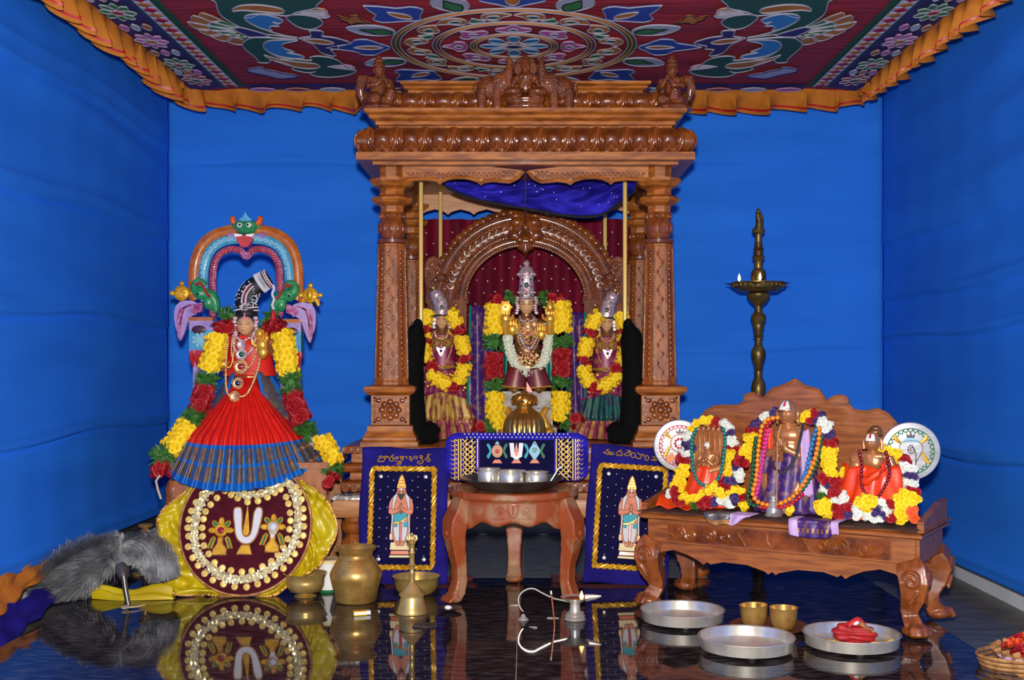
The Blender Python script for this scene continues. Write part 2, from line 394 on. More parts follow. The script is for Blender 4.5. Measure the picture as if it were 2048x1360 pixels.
drape('cloth_backdrop', 'blue cloth covering the right wall beside the carved bench', [.55, 1.145, 1.35, 1.668], .045, 2.0, 6.74, lambda s, d, z: (XW - d, s, z), M['blue_side'], .03, 5)

# ------------------------------------------------------------------ printed canopy
ZC = 2.5
CYB, CXE = 6.5, 1.83
can = thing('festival_canopy', 'maroon appliqué cloth canopy with round medallion and frilled orange edge', 'canopy', (0, CYB, ZC))
def CP(x, y, dz=0): return (x, y - CYB, dz)          # canopy local point
def sag(x, y):
    sx = abs(x) / CXE
    return .05 * (1 - sx * sx) * sin(pi * min(1, max(0, (CYB - y) / 3.2))) * .6
def corner(u, v):
    """rounded back corners"""
    x = -CXE + 2 * CXE * u; y = 2.2 + (CYB - 2.2) * v
    return x, y
mb = MB()
def cf(u, v):
    x, y = corner(u, v)
    z = sag(x, y) + .006 * sin(y * 22 + .5 * sin(x * 3)) * (1 - abs(x) / CXE) - .035 * max(0, (abs(x) - 1.5) / .33) ** 2 * max(0, (y - 6) / .5)
    return CP(x, y, z)
mb.grid(cf, 60, 110)
cloth = obj('canopy_cloth', mb, M['c_maroon'], can, ang=180)
def cz(x, y): return sag(x, y) - .012
def px_can(px, py):
    Y = F * (ZC - CH) / (HY - py); return ((px - CX) * Y / F, Y)
def patch(name, pts, m, outline=.004, smooth=5, parent=can, lift=0, lm='c_line', M2=None):
    P = cr(pts, smooth, True) if smooth else pts
    b = MB(); n = len(P)
    z = min(cz(x, y) for x, y in P) - .003 - lift
    ar = sum(P[i][0] * P[(i + 1) % n][1] - P[(i + 1) % n][0] * P[i][1] for i in range(n))
    if ar > 0: P = P[::-1]
    b.add([CP(x, y, z) for x, y in P] + [CP(x, y, z + .004) for x, y in P], [tuple(range(n))] + [(i, i + n, (i + 1) % n + n, (i + 1) % n) for i in range(n)])
    mats = [M[m]]
    if outline:
        b.cur = 1; b.tube([CP(x, y, z - .001) for x, y in P], outline * .75, 5, closed=True); mats.append(M[lm])
    return obj(name, b, mats, parent, smooth=False)
# side borders: navy strip with flowers, then green band with white and orange diamonds
for sd in (-1, 1):
    def strip(name, xa, xb, m, ya=2.6, yb=6.42, lift=0):
        xa, xb = sorted((xa * sd, xb * sd)); b = MB()
        b.grid(lambda u, v: CP(xa + (xb - xa) * u, ya + (yb - ya) * v, cf(((xa + (xb - xa) * u) + CXE) / (2 * CXE), ((ya + (yb - ya) * v) - 2.2) / (CYB - 2.2))[2] - .006 - lift), 4, 60)
        return obj(name, b, M[m], can, ang=180)
    strip('navy_border', 1.65, 1.82, 'c_navy')
    bd = strip('green_band', 1.53, 1.65, 'c_green', lift=.002)
    for k in range(30):
        yc = 6.33 - k * .075; xc = 1.59 * sd
        if yc < 4.3: break
        patch('white_diamond', [(xc - .034, yc - .034), (xc + .034, yc - .034), (xc + .034, yc + .034), (xc - .034, yc + .034)], 'c_white', 0, 0, lift=.008)
        patch('orange_diamond', [(xc, yc - .034), (xc + .03, yc), (xc, yc + .034), (xc - .03, yc)], 'c_orange' if k % 2 else 'crimson', 0, 0, lift=.011)
    for k, yc in enumerate([6.2, 5.88, 5.45, 5.0, 4.6]):
        xc = 1.735 * sd
        for q in range(8):
            a = q * pi / 4 + .2
            patch('flower_petal', [(xc + .022 * cos(a), yc + .035 * sin(a)), (xc + .05 * cos(a - .34), yc + .09 * sin(a - .34)), (xc + .075 * cos(a), yc + .125 * sin(a)), (xc + .05 * cos(a + .34), yc + .09 * sin(a + .34))],
                  ['crimson', 'c_leaf', 'c_pink', 'c_leaf', 'crimson'][k], .0035, 3, lift=.008)
        patch('flower_eye', circ(xc, yc, .022, 10, .036), ['c_green', 'crimson', 'c_orange', 'crimson', 'c_green'][k], .003, 0, lift=.012)
    for k, yc in enumerate([6.04, 5.66, 5.23, 4.8]):
        xc = 1.735 * sd
        for q in range(3):
            patch('border_leaf', [(xc - .05 + .05 * q, yc - .05), (xc - .03 + .05 * q, yc), (xc - .05 + .05 * q, yc + .05), (xc - .07 + .05 * q, yc)], ['c_white', 'c_orange', 'c_pink'][(k + q) % 3], .003, 3, lift=.008)
    # great scroll with fan tail, traced from the right half and mirrored for the left
    D = lambda pts: [(lambda p: (p[0] * (1 if sd > 0 else -1) - (0 if sd > 0 else .03), p[1]))(px_can(1340 + x / 5.689, y / 5.689)) for x, y in pts]
    patch('scroll_leaf', D([(660, -60), (655, 60), (690, 95), (880, 135), (1000, 175), (1250, 150), (1400, 190), (1480, 200), (1400, 260), (1200, 350), (1000, 405), (880, 425), (1100, 400), (1300, 370), (1530, 300), (1660, 230), (1760, 150), (1800, 20), (1840, -60)]), 'c_green', .005, 4)
    patch('scroll_leaf', D([(880, 430), (1100, 410), (1300, 400), (1420, 410), (1500, 470), (1480, 530), (1340, 650), (1330, 685), (1210, 690), (1170, 660), (1000, 700), (920, 745), (940, 770), (760, 805), (680, 790), (740, 820), (640, 850), (480, 855), (300, 830), (215, 785), (300, 760), (370, 700), (480, 640), (640, 615), (740, 630), (720, 665), (900, 650), (1060, 640), (1220, 560), (1270, 490), (1210, 440), (1050, 430)]), 'c_green', .005, 3)
    patch('scroll_leaf', D([(585, 260), (640, 205), (760, 175), (900, 165), (1000, 190), (960, 245), (860, 310), (740, 335), (640, 310)]), 'c_green', .005, 3, lift=.003)
    patch('crescent', D([(1040, 220), (1150, 175), (1300, 148), (1440, 160), (1475, 200), (1400, 260), (1280, 315), (1160, 345), (1195, 310), (1160, 285), (1080, 290), (1150, 240), (1080, 255)]), 'c_sky', .005, 3, lift=.004)
    patch('crescent', D([(880, 440), (1080, 430), (1220, 450), (1265, 500), (1220, 560), (1080, 620), (900, 645), (800, 635), (860, 605), (1000, 580), (920, 570), (1030, 530), (1055, 490), (1000, 465)]), 'c_sky', .005, 3, lift=.004)
    patch('scroll_vein', D([(1020, 120), (1080, 80), (1300, 45), (1500, 50), (1590, 80), (1605, 115), (1500, 105), (1300, 120), (1080, 140)]), 'c_orange', .005, 3, lift=.004)
    patch('scroll_vein', D([(630, 740), (680, 700), (860, 680), (1080, 650), (1260, 600), (1160, 660), (940, 730), (760, 755)]), 'c_orange', .005, 3, lift=.004)
    patch('lotus_bud', D([(270, 490), (360, 450), (480, 420), (600, 405), (580, 375), (610, 345), (740, 345), (720, 410), (860, 430), (700, 500), (620, 590), (520, 625), (440, 630), (500, 560), (400, 555), (420, 520)]), 'c_navy', .005, 2)
    patch('bud_heart', D([(460, 480), (600, 440), (810, 435), (700, 475), (560, 495)]), 'c_orange', .004, 3, lift=.005)
    patch('bud_stem', D([(1200, 390), (1340, 340), (1540, 290), (1605, 310), (1500, 370), (1400, 405)]), 'c_navy', .004, 3, lift=.005)
    for q in range(6):
        a = [(1560, 300), (1590, 310), (1600, 330), (1570, 350), (1530, 380), (1450, 400)][q]
        t = [(1740, 215), (1850, 230), (1920, 265), (1860, 320), (1720, 370), (1610, 405)][q]
        e = [(1950, 130), (2060, 155), (2120, 230), (2010, 310), (1870, 380), (1690, 440)][q]
        nx = [(1850, 230), (1920, 265), (1860, 320), (1720, 370), (1610, 405), (1500, 430)][q]
        ne = [(1990, 175), (2060, 240), (1960, 320), (1830, 390), (1680, 450), (1510, 490)][q]
        patch('tail_feather', D([a, t, nx]), 'c_leaf', .004, 0, lift=.003)
        patch('tail_feather', D([t, e, ((e[0] + ne[0]) / 2 + 20, (e[1] + ne[1]) / 2 + 12), ne, nx]), 'c_orange', .004, 2, lift=.002)
    for q in range(4):
        patch('bud_petal', D([(880, 135), (640 - 30 * q, 95 + 28 * q), (530 - 6 * q, 130 + 22 * q), (600, 140 + 22 * q)]), ['c_orange', 'c_pink', 'c_orange', 'c_white'][q], .003, 2, lift=.005)
    for q in range(3):
        patch('bud_petal', D([(540, 735), (340, 715 + 8 * q), (230, 745 + 12 * q), (330, 745 + 10 * q)]), ['c_pink', 'c_white', 'c_pink'][q], .003, 2, lift=.005)
    patch('small_bird', D([(870, 850), (980, 820), (1060, 810), (1120, 790), (1240, 770), (1280, 745), (1400, 755), (1460, 775), (1400, 800), (1240, 830), (1160, 855), (1060, 868)]), 'c_white', .004, 2, lm='c_navy')
    patch('leaf_sprig', D([(40, 290), (140, 250), (190, 200), (270, 205), (300, 235), (420, 200), (370, 250), (320, 260), (270, 300), (190, 275)]), 'c_orange', .003, 2, lm='black')
# back border
b = MB(); b.grid(lambda u, v: CP(-1.53 + 3.06 * u, 6.37 + .12 * v, cf((-1.53 + 3.06 * u + CXE) / (2 * CXE), (6.37 + .12 * v - 2.2) / (CYB - 2.2))[2] - .006), 50, 3)
obj('navy_border', b, M['c_navy'], can, ang=180)
for k in range(16):
    xc = -1.44 + k * .192
    patch('flower_petal', [(xc - .07, 6.43), (xc, 6.39), (xc + .07, 6.43), (xc, 6.475)], ['c_pink', 'crimson', 'c_white'][k % 3], .003, 3, lift=.006)
# medallion
MX, MY = -.055, 5.64
def ring(name, r0, r1, m, lift):
    b = MB(); n = 96
    def g(u, v):
        a = 2 * pi * u; r = r0 + (r1 - r0) * v; x, y = MX + r * cos(a), MY + r * sin(a); return CP(x, y, cz(x, y) - lift)
    b.grid(g, n, 1, closeu=True)
    b.cur = 1
    for r in (r0, r1): b.tube([CP(MX + r * cos(2 * pi * i / n), MY + r * sin(2 * pi * i / n), cz(MX + r * cos(2 * pi * i / n), MY + r * sin(2 * pi * i / n)) - lift - .001) for i in range(n)], .004, 5, closed=True)
    b.cur = 2; r = (r0 + r1) / 2
    b.tube([CP(MX + r * cos(2 * pi * i / n), MY + r * sin(2 * pi * i / n), cz(MX + r * cos(2 * pi * i / n), MY + r * sin(2 * pi * i / n)) - lift - .001) for i in range(n)], .006, 5, closed=True)
    return obj(name, b, [M[m], M['c_line'], M['c_orange']], can, ang=180)
ring('medallion_ring', .545, .585, 'c_green', .004); ring('medallion_ring', .355, .39, 'c_navy', .004); ring('medallion_ring', .18, .21, 'c_green', .004)
def pol(r, a): return (MX + r * cos(a), MY + r * sin(a))
def pp(name, a, pts, m, **k):   # polar points (r, da)
    return patch(name, [pol(r, a + da) for r, da in pts], m, **k)
for k in range(8):
    a = k * pi / 4 + pi / 2
    pp('blue_lotus', a, [(.6, -.03), (.64, -.1), (.7, -.2), (.76, -.17), (.78, -.09), (.9, 0), (.78, .09), (.76, .17), (.7, .2), (.64, .1), (.6, .03)], 'c_blue', smooth=2)
    pp('lotus_heart', a, [(.63, 0), (.69, -.045), (.77, 0), (.69, .045)], 'c_orange', smooth=3, lift=.003)
    a += pi / 8
    pp('pale_leaf', a, [(.6, -.05), (.66, -.11), (.74, -.1), (.82, 0), (.74, .1), (.66, .11), (.6, .05)], 'c_white', smooth=3)
    pp('green_leaf', a, [(.61, -.03), (.67, -.065), (.71, -.03), (.76, 0), (.71, .03), (.67, .065), (.61, .03)], 'c_leaf', smooth=2, lift=.003, lm='black')
    a = k * pi / 4 + pi / 2
    for s in (-1, 1):
        pp('orange_paisley', a, [(.5, .04 * s), (.525, .14 * s), (.51, .26 * s), (.46, .31 * s), (.415, .24 * s), (.42, .15 * s), (.455, .1 * s), (.47, .05 * s), (.485, .01 * s)], 'c_orange', smooth=3)
        pp('paisley_eye', a, [(.485, .13 * s), (.49, .22 * s), (.46, .26 * s), (.44, .2 * s), (.455, .15 * s)], 'c_green', smooth=3, lift=.003)
    pp('green_sprig', a + pi / 8, [(.41, -.05), (.43, -.1), (.45, -.04), (.48, 0), (.45, .04), (.43, .1), (.41, .05)], 'c_leaf', smooth=2, lift=.002)
    pp('pink_lotus', a, [(.225, -.1), (.25, -.3), (.29, -.28), (.3, -.12), (.345, 0), (.3, .12), (.29, .28), (.25, .3), (.225, .1)], 'c_pink', smooth=3)
    pp('lotus_heart', a, [(.245, 0), (.265, -.09), (.29, 0), (.265, .09)], 'c_navy', smooth=3, lift=.003)
    pp('rosette_petal', a, [(.055, 0), (.09, -.26), (.135, -.24), (.165, 0), (.135, .24), (.09, .26)], 'c_sky', smooth=3)
    pp('rosette_petal', a + pi / 8, [(.035, -.4), (.07, -.18), (.07, .18), (.035, .4)], 'c_orange', smooth=0, lift=.002)
patch('rosette_eye', circ(MX, MY, .038, 16), 'c_navy', .003, 0, lift=.004)
# frilled edge
per = [(-CXE, 2.6), (-CXE, 5.9)] + [(-CXE + .14 - .14 * cos(t), 6.25 + .22 * sin(t)) for t in (.1, .5, .9, 1.3)] + [(-1.5, CYB - .01), (0, CYB + .01), (1.5, CYB - .01)]
per += [(CXE - .14 + .14 * cos(t), 6.25 + .22 * sin(t)) for t in (1.3, .9, .5, .1)] + [(CXE, 5.9), (CXE, 2.6)]
PP, PL = along([(x, y, 0) for x, y in cr(per, 8)], 900)
rr = random.Random(5)
jit = [rr.uniform(-1, 1) for _ in range(400)]
def frill(v0, v1, off):
    def g(u, v):
        i = min(899, int(u * 900)); p = PP[i]; q = PP[i + 1]; t = (q - p).normalized(); n = Vector((t.y, -t.x, 0))
        s = u * PL; h = v0 + (v1 - v0) * v
        lam = .175; k = s / lam; c = int(k); j = jit[c % 400] * (1 - (k - c)) + jit[(c + 1) % 400] * (k - c)
        ph = 2 * pi * (k + .18 * j)
        amp = .055 * h * (1 + .4 * j)
        p = p + n * (amp * sin(ph) + off - .02 * h) + t * (.034 * h * sin(ph * 1 + 1.2))
        drop = .108 + .014 * j + .02 * sin(ph + .6)
        return CP(p.x, p.y, -.012 + .012 * (1 - h) - drop * h)
    return g
obj('frill', MB().grid(frill(0, 1, 0), 900, 7), M['cloth_orange'], can, ang=180)
obj('red_ribbon', MB().grid(frill(.80, .88, .004), 900, 1), M['c_red'], can, ang=180)
# ------------------------------------------------------------------ carved wooden mandap
man = thing('wooden_mandap', 'varnished carved teak shrine pavilion with four pillars and lotus cornice', 'shrine', (0, 5.9, 0))
MO = Vector((0, 5.9, 0))
def part(p, name, mb, m, origin=None, **k):
    """mesh given in world coordinates, stored relative to its parent's origin"""
    o = origin if origin is not None else MO
    mb.v = [(a - o[0], b - o[1], c - o[2]) for a, b, c in mb.v]
    return obj(name, mb, m, p, **k)
PX, PYF, PYB = .623, 5.5, 6.4
BF, BBK = 5.36, 6.62
def rl(p): return MB().rect_lathe(p)
# plinth
def lay(hx, z0, z1, d=0, rnd=0.0):
    f, b = BF + d, BBK - d
    if rnd:
        q = []
        for i in range(7):
            a = -pi / 2 + pi * i / 6; e = rnd * cos(a)
            q.append((hx - rnd + e, f + rnd - e, b - rnd + e, (z0 + z1) / 2 + (z1 - z0) / 2 * sin(a)))
        return rl(q)
    return rl([(hx, f, b, z0), (hx, f, b, z1)])
part(man, 'plinth_ledge', lay(.838, .572, .605, 0, .014), M['wood'])
part(man, 'plinth_neck', lay(.80, .53, .575, .04), M['wood'])
pr = part(man, 'plinth_roll', lay(.838, .482, .532, 0, .025), M['wood_carved'])
part(man, 'plinth_neck', lay(.805, .45, .485, .035), M['wood'])
pl2 = part(man, 'plinth_ledge', lay(.845, .392, .452, -.005, .02), M['wood_carved'])
part(man, 'plinth_neck', lay(.80, .362, .395, .04), M['wood'])
part(man, 'plinth_beam', lay(.88, .28, .364, 0, .006), M['wood_pale'])
# small teeth of the two petal ledges
def tooth(w, h, d):
    b = MB(); b.prism([(-w * .42, h), (w * .42, h), (w * .42, h * .35), (w * .2, 0), (-w * .2, 0), (-w * .42, h * .35)], -d, 0); return mesh('ledge_tooth', b, M['wood_carved'], smooth=False)
tm = tooth(.03, .026, .006)
ledge = [o for o in man.children if o.name.startswith('plinth_ledge')][0]
for i in range(54): link('ledge_tooth', tm, ledge, loc=(-.81 + i * .0306, BF - .001 - 5.9, .574))
tm2 = tooth(.04, .04, .007)
for i in range(41): link('ledge_tooth', tm2, pl2, loc=(-.82 + i * .041, BF - .007 - 5.9, .40))
# turned legs
for sx in (-1, 1):
    for y in (BF + .09, BBK - .09):
        b = MB().lathe([(.05, 0), (.062, .012), (.066, .03), (.058, .05), (.046, .06), (.05, .075), (.062, .10), (.07, .13), (.062, .165), (.048, .185), (.044, .195), (.056, .205), (.066, .225), (.066, .245), (.052, .26), (.052, .285)], 20, T(sx * .79, y, 0))
        part(man, 'leg', b, M['wood_v'])
# pillars
def pillar_meshes():
    out = {}
    b = MB()
    b.rect_lathe([(.132, -.132, .132, 0), (.132, -.132, .132, .02), (.122, -.122, .122, .028), (.122, -.122, .122, .04), (.112, -.112, .112, .055), (.104, -.104, .104, .075), (.104, -.104, .104, .092), (.088, -.088, .088, .098),
                  (.088, -.088, .088, .232), (.1, -.1, .1, .238), (.114, -.114, .114, .248), (.118, -.118, .118, .262), (.114, -.114, .114, .274), (.086, -.086, .086, .282)])
    out['pedestal'] = mesh('pedestal', b, M['wood'], ang=25)
    # carved flower panel of the pedestal
    b = MB()
    for (a0, a1, c0, c1) in ((-.076, .076, .106, .114), (-.076, .076, .218, .226), (-.076, -.068, .106, .226), (.068, .076, .106, .226)): b.box(a0, a1, -.094, -.087, c0, c1)
    b.ell((0, -.089, .166), (.02, .018, .02))
    for k in range(8):
        a = k * pi / 4
        b.ell((.038 * cos(a), -.088, .166 + .036 * sin(a)), (.016, .009, .016), 10, 6)
    for sx in (-1, 1):
        for sz in (-1, 1): b.ell((sx * .055, -.088, .166 + sz * .043), (.014, .008, .012), 8, 6)
    out['flower_panel'] = mesh('flower_panel', b, M['wood_carved'])
    # eight-sided shaft with raised edges
    b = MB(); z0, z1 = .282, .935
    r0, r1 = .084, .068
    b.lathe([(r0 * 1.04, z0), (r0 * 1.04, z0 + .012), (r0, z0 + .02), (r1, z1 - .012), (r1 * 1.05, z1 - .008), (r1 * 1.05, z1)], 8, ph=pi / 8)
    out['shaft'] = mesh('shaft', b, M['wood_v'], smooth=False)
    b = MB()
    for k in range(8):
        A = RZ(k * pi / 4)
        for s in (-1, 1):
            w0, w1 = r0 * sin(pi / 8) * .93, r1 * sin(pi / 8) * .93
            a0, a1 = r0 * cos(pi / 8), r1 * cos(pi / 8)
            b.tube([A @ Vector((s * w0, -a0, z0 + .03)), A @ Vector((s * w1, -a1, z1 - .02))], .0035, 5)
        nb = 24
        if k % 2:
            for i in range(nb):
                t = (i + .5) / nb; a = r0 + (r1 - r0) * t
                b.ell((0, -a * cos(pi / 8), z0 + .035 + (z1 - z0 - .065) * t), (.0105, .008, .0115), 8, 5, A)
        else:
            pts = []
            for i in range(90):
                t = i / 89; a = r0 + (r1 - r0) * t
                pts.append(A @ Vector((.012 * sin(t * 2 * pi * 7), -a * cos(pi / 8) - .001, z0 + .035 + (z1 - z0 - .06) * t)))
            b.tube(pts, .004, 5)
            for i in range(14):
                t = (i + .5) / 14; a = r0 + (r1 - r0) * t
                b.ell((-.011 * (1 if i % 2 else -1), -a * cos(pi / 8), z0 + .035 + (z1 - z0 - .06) * t), (.007, .006, .013), 7, 5, A)
    out['shaft_carving'] = mesh('shaft_carving', b, M['wood_carved'])
    b = MB()
    b.lathe([(.064, .935), (.072, .942), (.072, .956), (.06, .962)], 24)
    b.lathe([(.05, .96), (.056, .975), (.063, 1.0), (.064, 1.02), (.059, 1.045), (.054, 1.06), (.06, 1.074), (.066, 1.08), (.06, 1.084)], 24)
    for k in range(12):
        a = k * pi / 6; b.ell((.058 * cos(a), .058 * sin(a), 1.01), (.012, .012, .026), 7, 6)
        b.ell((.057 * cos(a + .26), .057 * sin(a + .26), 1.066), (.009, .009, .014), 6, 5)
    out['vase'] = mesh('vase', b, M['wood_carved'])
    b = MB()
    b.lathe([(.056, 1.084), (.056, 1.112), (.07, 1.118), (.09, 1.126), (.1, 1.138), (.098, 1.15), (.082, 1.158), (.062, 1.164), (.058, 1.186), (.066, 1.196), (.09, 1.205), (.108, 1.224), (.108, 1.238), (.062, 1.242)], 8, ph=pi / 8)
    b.lathe([(.062, 1.24), (.062, 1.325)], 8, ph=pi / 8)
    out['capital'] = mesh('capital', b, M['wood'], smooth=False)
    return out
PM = pillar_meshes()
for sx in (-1, 1):
    for y in (PYF, PYB):
        p = link('pillar', PM['shaft'], man, loc=(sx * PX, y - 5.9, .604))
        for n in ('pedestal', 'flower_panel', 'shaft_carving', 'vase', 'capital'): link(n, PM[n], p)
# cornice
CF, CBK = 5.32, 6.6
def crn(hx, z0, z1, f=CF, b=CBK): return rl([(hx, f, b, z0), (hx, f, b, z1)])
part(man, 'soffit', crn(.70, 1.895, 1.915, CF + .06, CBK - .06), M['wood'])
part(man, 'eave_board', crn(.768, 1.908, 1.943), M['wood'])
q = []
for i in range(10):
    t = i / 9; a = pi * (.05 + .9 * t); e = .05 * sin(a) ** .8
    q.append((.715 + e, CF + .05 - e, CBK - .05 + e, 1.943 + .115 * t))
lc = part(man, 'lotus_cornice', rl(q), M['wood_carved'])
def petal_mesh(w, h, d):
    b = MB()
    def g(u, v):
        x = (u * 2 - 1); z = v * 2 - 1
        wd = w * .36 * (1 - .2 * max(0, z) ** 2)
        bul = max(0, 1 - abs(x) ** 2.4) ** .6 * max(0, 1 - abs(z) ** 2.4) ** .55
        lob = .13 * h * abs(sin(pi * x * .9)) * max(0, -z)
        gr = .10 * d * cos(x * 20) * max(0, z) * bul
        return (x * wd, -d * bul - gr + .006, h * (.16 + .8 * v) - lob * .6)
    b.grid(g, 20, 12)
    o = [(-.5 * w, .97 * h), (-.5 * w, .42 * h), (-.42 * w, .14 * h), (-.24 * w, 0), (-.08 * w, .08 * h), (0, .15 * h), (.08 * w, .08 * h), (.24 * w, 0), (.42 * w, .14 * h), (.5 * w, .42 * h), (.5 * w, .97 * h)]
    def sh(k, r, dd, dz):
        b.tube([(x * k, -d * dd * max(.25, (1 - (2 * z / h - 1) ** 2) ** .6), z * (1 - dz) + dz * h * .8) for x, z in cr(o, 4)], r, 6)
    sh(.95, .0085, .62, 0); sh(.77, .0065, .95, .13)
    for k in range(-2, 3): b.tube([(k * .012 + s_ * .1 * w * 0, -d * .95 * (1 - .5 * t), h * (.62 + .36 * t)) for t, s_ in ((0, 0), (.5, 0), (1, 0))], .0022, 4)
    return mesh('lotus_petal', b, M['wood_carved'], ang=60)
pmA = petal_mesh(.13, .112, .044)
for i in range(11): link('lotus_petal', pmA, lc, loc=(-.65 + i * .13, CF + .022 - 5.9, 1.945))
for s in (-1, 1):
    for i in range(9): link('lotus_petal', pmA, lc, loc=(s * .742, CF + .12 + i * .13 - 5.9, 1.945), rot=(0, 0, s * pi / 2))
def ogee(hx0, hx1, f0, f1, z0, z1):
    q = []; st = [(0, 0), (0, .22), (.22, .26), (.22, .42), (.35, .46), (.62, .55), (.72, .68), (.66, .72), (.92, .78), (1, .84), (1, 1)]
    for e, t in st: q.append((hx0 + (hx1 - hx0) * e, f0 + (f1 - f0) * e, CBK - (f0 + (f1 - f0) * e - CF), z0 + (z1 - z0) * t))
    return rl(q)
part(man, 'upper_moulding', ogee(.675, .735, CF + .085, CF + .025, 2.056, 2.148), M['wood'], ang=20)
q = []
for i in range(10):
    t = i / 9; a = pi * (.05 + .9 * t); e = .045 * sin(a) ** .8
    q.append((.605 + e, CF + .13 - e, CBK - .13 + e, 2.148 + .088 * t))
uc = part(man, 'upper_lotus_band', rl(q), M['wood_carved'])
pmB = petal_mesh(.15, .086, .038)
for i in range(8): link('lotus_petal', pmB, uc, loc=(-.532 + i * .152, CF + .105 - 5.9, 2.149))
for s in (-1, 1):
    for i in range(6): link('lotus_petal', pmB, uc, loc=(s * .628, CF + .25 + i * .152 - 5.9, 2.149), rot=(0, 0, s * pi / 2))
part(man, 'top_moulding', ogee(.54, .585, CF + .2, CF + .15, 2.236, 2.3), M['wood'], ang=20)

# carved kneeling winged figures on the front corners
def carved_figure():
    b = MB(); e = b.ell
    b.lathe([(.1, 0), (.104, .012), (.09, .02), (.075, .03)], 12)
    e((-.035, -.02, .055), (.04, .055, .035)); e((.035, -.01, .05), (.042, .06, .032)); b.seg((.03, -.05, .05), (.045, -.07, .1), .03, .024); b.seg((-.04, -.02, .05), (-.06, .05, .03), .03, .022)
    e((0, .01, .105), (.042, .036, .055)); e((0, 0, .145), (.05, .035, .035))
    for s in (-1, 1):
        b.tube([(s * .05, .0, .155), (s * .062, -.02, .115), (s * .03, -.055, .12), (s * .008, -.062, .15)], [.02, .018, .014, .012], 8)
        b.tube([(s * .045, .03, .16), (s * .075, .045, .165), (s * .082, .05, .11), (s * .07, .05, .05)], [.02, .03, .026, .012], 8, flat=.6)
    e((0, -.062, .155), (.012, .01, .02)); b.seg((0, 0, .165), (0, 0, .19), .018, .016)
    e((0, -.008, .203), (.028, .03, .034)); e((0, -.036, .2), (.007, .012, .01)); e((.026, 0, .2), (.008, .01, .014)); e((-.026, 0, .2), (.008, .01, .014))
    b.lathe([(.03, .222), (.034, .23), (.026, .236), (.027, .25), (.016, .262), (.014, .27), (.003, .282)], 12)
    o = obj('corner_figure', b, M['wood_figure'], man); return blob(o, .0045, 2)
cfm = carved_figure(); cfm.location = (-.675, CF + .09 - 5.9, 2.146); cfm.rotation_euler = (0, 0, .5); cfm.scale = (.92, .92, .92)
o2 = cfm.copy(); COL.objects.link(o2); o2.location = (.675, CF + .09 - 5.9, 2.146); o2.rotation_euler = (0, 0, -.5)
# crest: seated goddess between two elephants with raised trunks
b = MB(); e = b.ell
b.lathe([(.09, 0), (.1, .01), (.085, .03), (.1, .045), (.08, .055)], 14, sy=.6)
for s in (-1, 1):
    e((s * .055, -.02, .075), (.05, .05, .024)); b.tube([(s * .035, 0, .15), (s * .062, -.01, .125), (s * .06, -.04, .105), (s * .045, -.055, .125)], [.016, .014, .012, .012], 8)
    b.tube([(s * .035, .01, .15), (s * .07, .015, .15), (s * .075, .0, .185), (s * .07, 0, .2)], [.014, .012, .01, .014], 8)
    # elephant
    e((s * .16, .01, .1), (.065, .05, .06)); e((s * .10, -.01, .125), (.042, .042, .05)); e((s * .125, -.035, .115), (.03, .012, .045))
    b.tube([(s * .085, -.02, .13), (s * .075, -.03, .175), (s * .07, -.025, .215), (s * .085, -.02, .235)], [.028, .02, .015, .012], 8)
    for dx, dy in ((.2, -.02), (.13, -.02), (.2, .04), (.13, .04)): b.seg((s * dx, dy, .09), (s * dx, dy, .0), .026, .022)
    b.tube([(s * .222, .01, .13), (s * .236, .01, .1), (s * .234, .01, .05)], [.01, .008, .006], 6)
e((0, 0, .115), (.036, .03, .05)); e((0, -.005, .15), (.04, .03, .028)); b.seg((0, 0, .16), (0, 0, .185), .014, .014)
e((0, -.006, .195), (.024, .026, .03)); e((0, -.03, .19), (.006, .01, .008)); b.lathe([(.024, .212), (.028, .22), (.02, .228), (.016, .24), (.004, .254)], 12)
b.lathe([(.05, -.008), (.058, 0), (.05, .008)], 16, M=T(0, .03, .2) @ RX(pi / 2))
cr_o = obj('crest_carving', b, M['wood_figure'], man, loc=(.0, CF + .07 - 5.9, 2.147)); blob(cr_o, .0045, 2)

# scalloped valance boards, front and back
def valance(Y, s, back):
    P = [(805, 329), (982, 334), (1044, 341), (1047, 347), (1037, 359), (1020, 367), (1003, 366), (987, 364), (970, 366), (961, 371), (952, 364), (935, 359), (916, 358), (898, 360), (886, 365), (880, 370), (873, 364), (850, 361), (806, 363)]
    out = []
    for x, y in P:
        w = W(x, y, 5.45); out.append((w.x if s < 0 else -w.x, w.z))
    return out
for s in (-1, 1):
    P = valance(5.45, s, 0)
    b = MB().prism(P, 5.44, 5.465)
    v = part(man, 'valance_board', b, M['wood'], smooth=False)
    lo = P[3:]
    part(v, 'scalloped_edge', MB().tube([(x, 5.436, z + .008) for x, z in lo], .008, 6), M['wood'])
    b = MB()   # carved lattice of the board
    for i in range(22):
        for j in range(3):
            x = -.545 + i * .0235 + (j % 2) * .012; z = 1.842 + j * .0105
            if x > -.04: continue
            dz = .0 if x < -.1 else .008
            b.ell((x * (1 if s < 0 else -1), 5.44, z + dz), (.0095, .005, .0055), 7, 4)
    part(v, 'lattice_carving', b, M['wood_carved'])
zb0, zb1 = 1.79, 1.9
pts = [(-.56, zb1), (.56, zb1), (.56, zb0)]
for k in range(8):
    x1 = .56 - k * .14
    pts += [(x1 - .02, zb0 + .012), (x1 - .07, zb0 + .026), (x1 - .12, zb0 + .012), (x1 - .14, zb0 - .004)]
pts[-1] = (-.56, zb0)
part(man, 'back_valance', MB().prism(pts, 6.36, 6.385), M['wood_pale'], smooth=False)
for s in (-1, 1):   # side rails joining the pillars
    part(man, 'side_rail', MB().box(s * .6 - .012, s * .6 + .012, PYF + .05, PYB - .05, 1.83, 1.9), M['wood'], smooth=False)

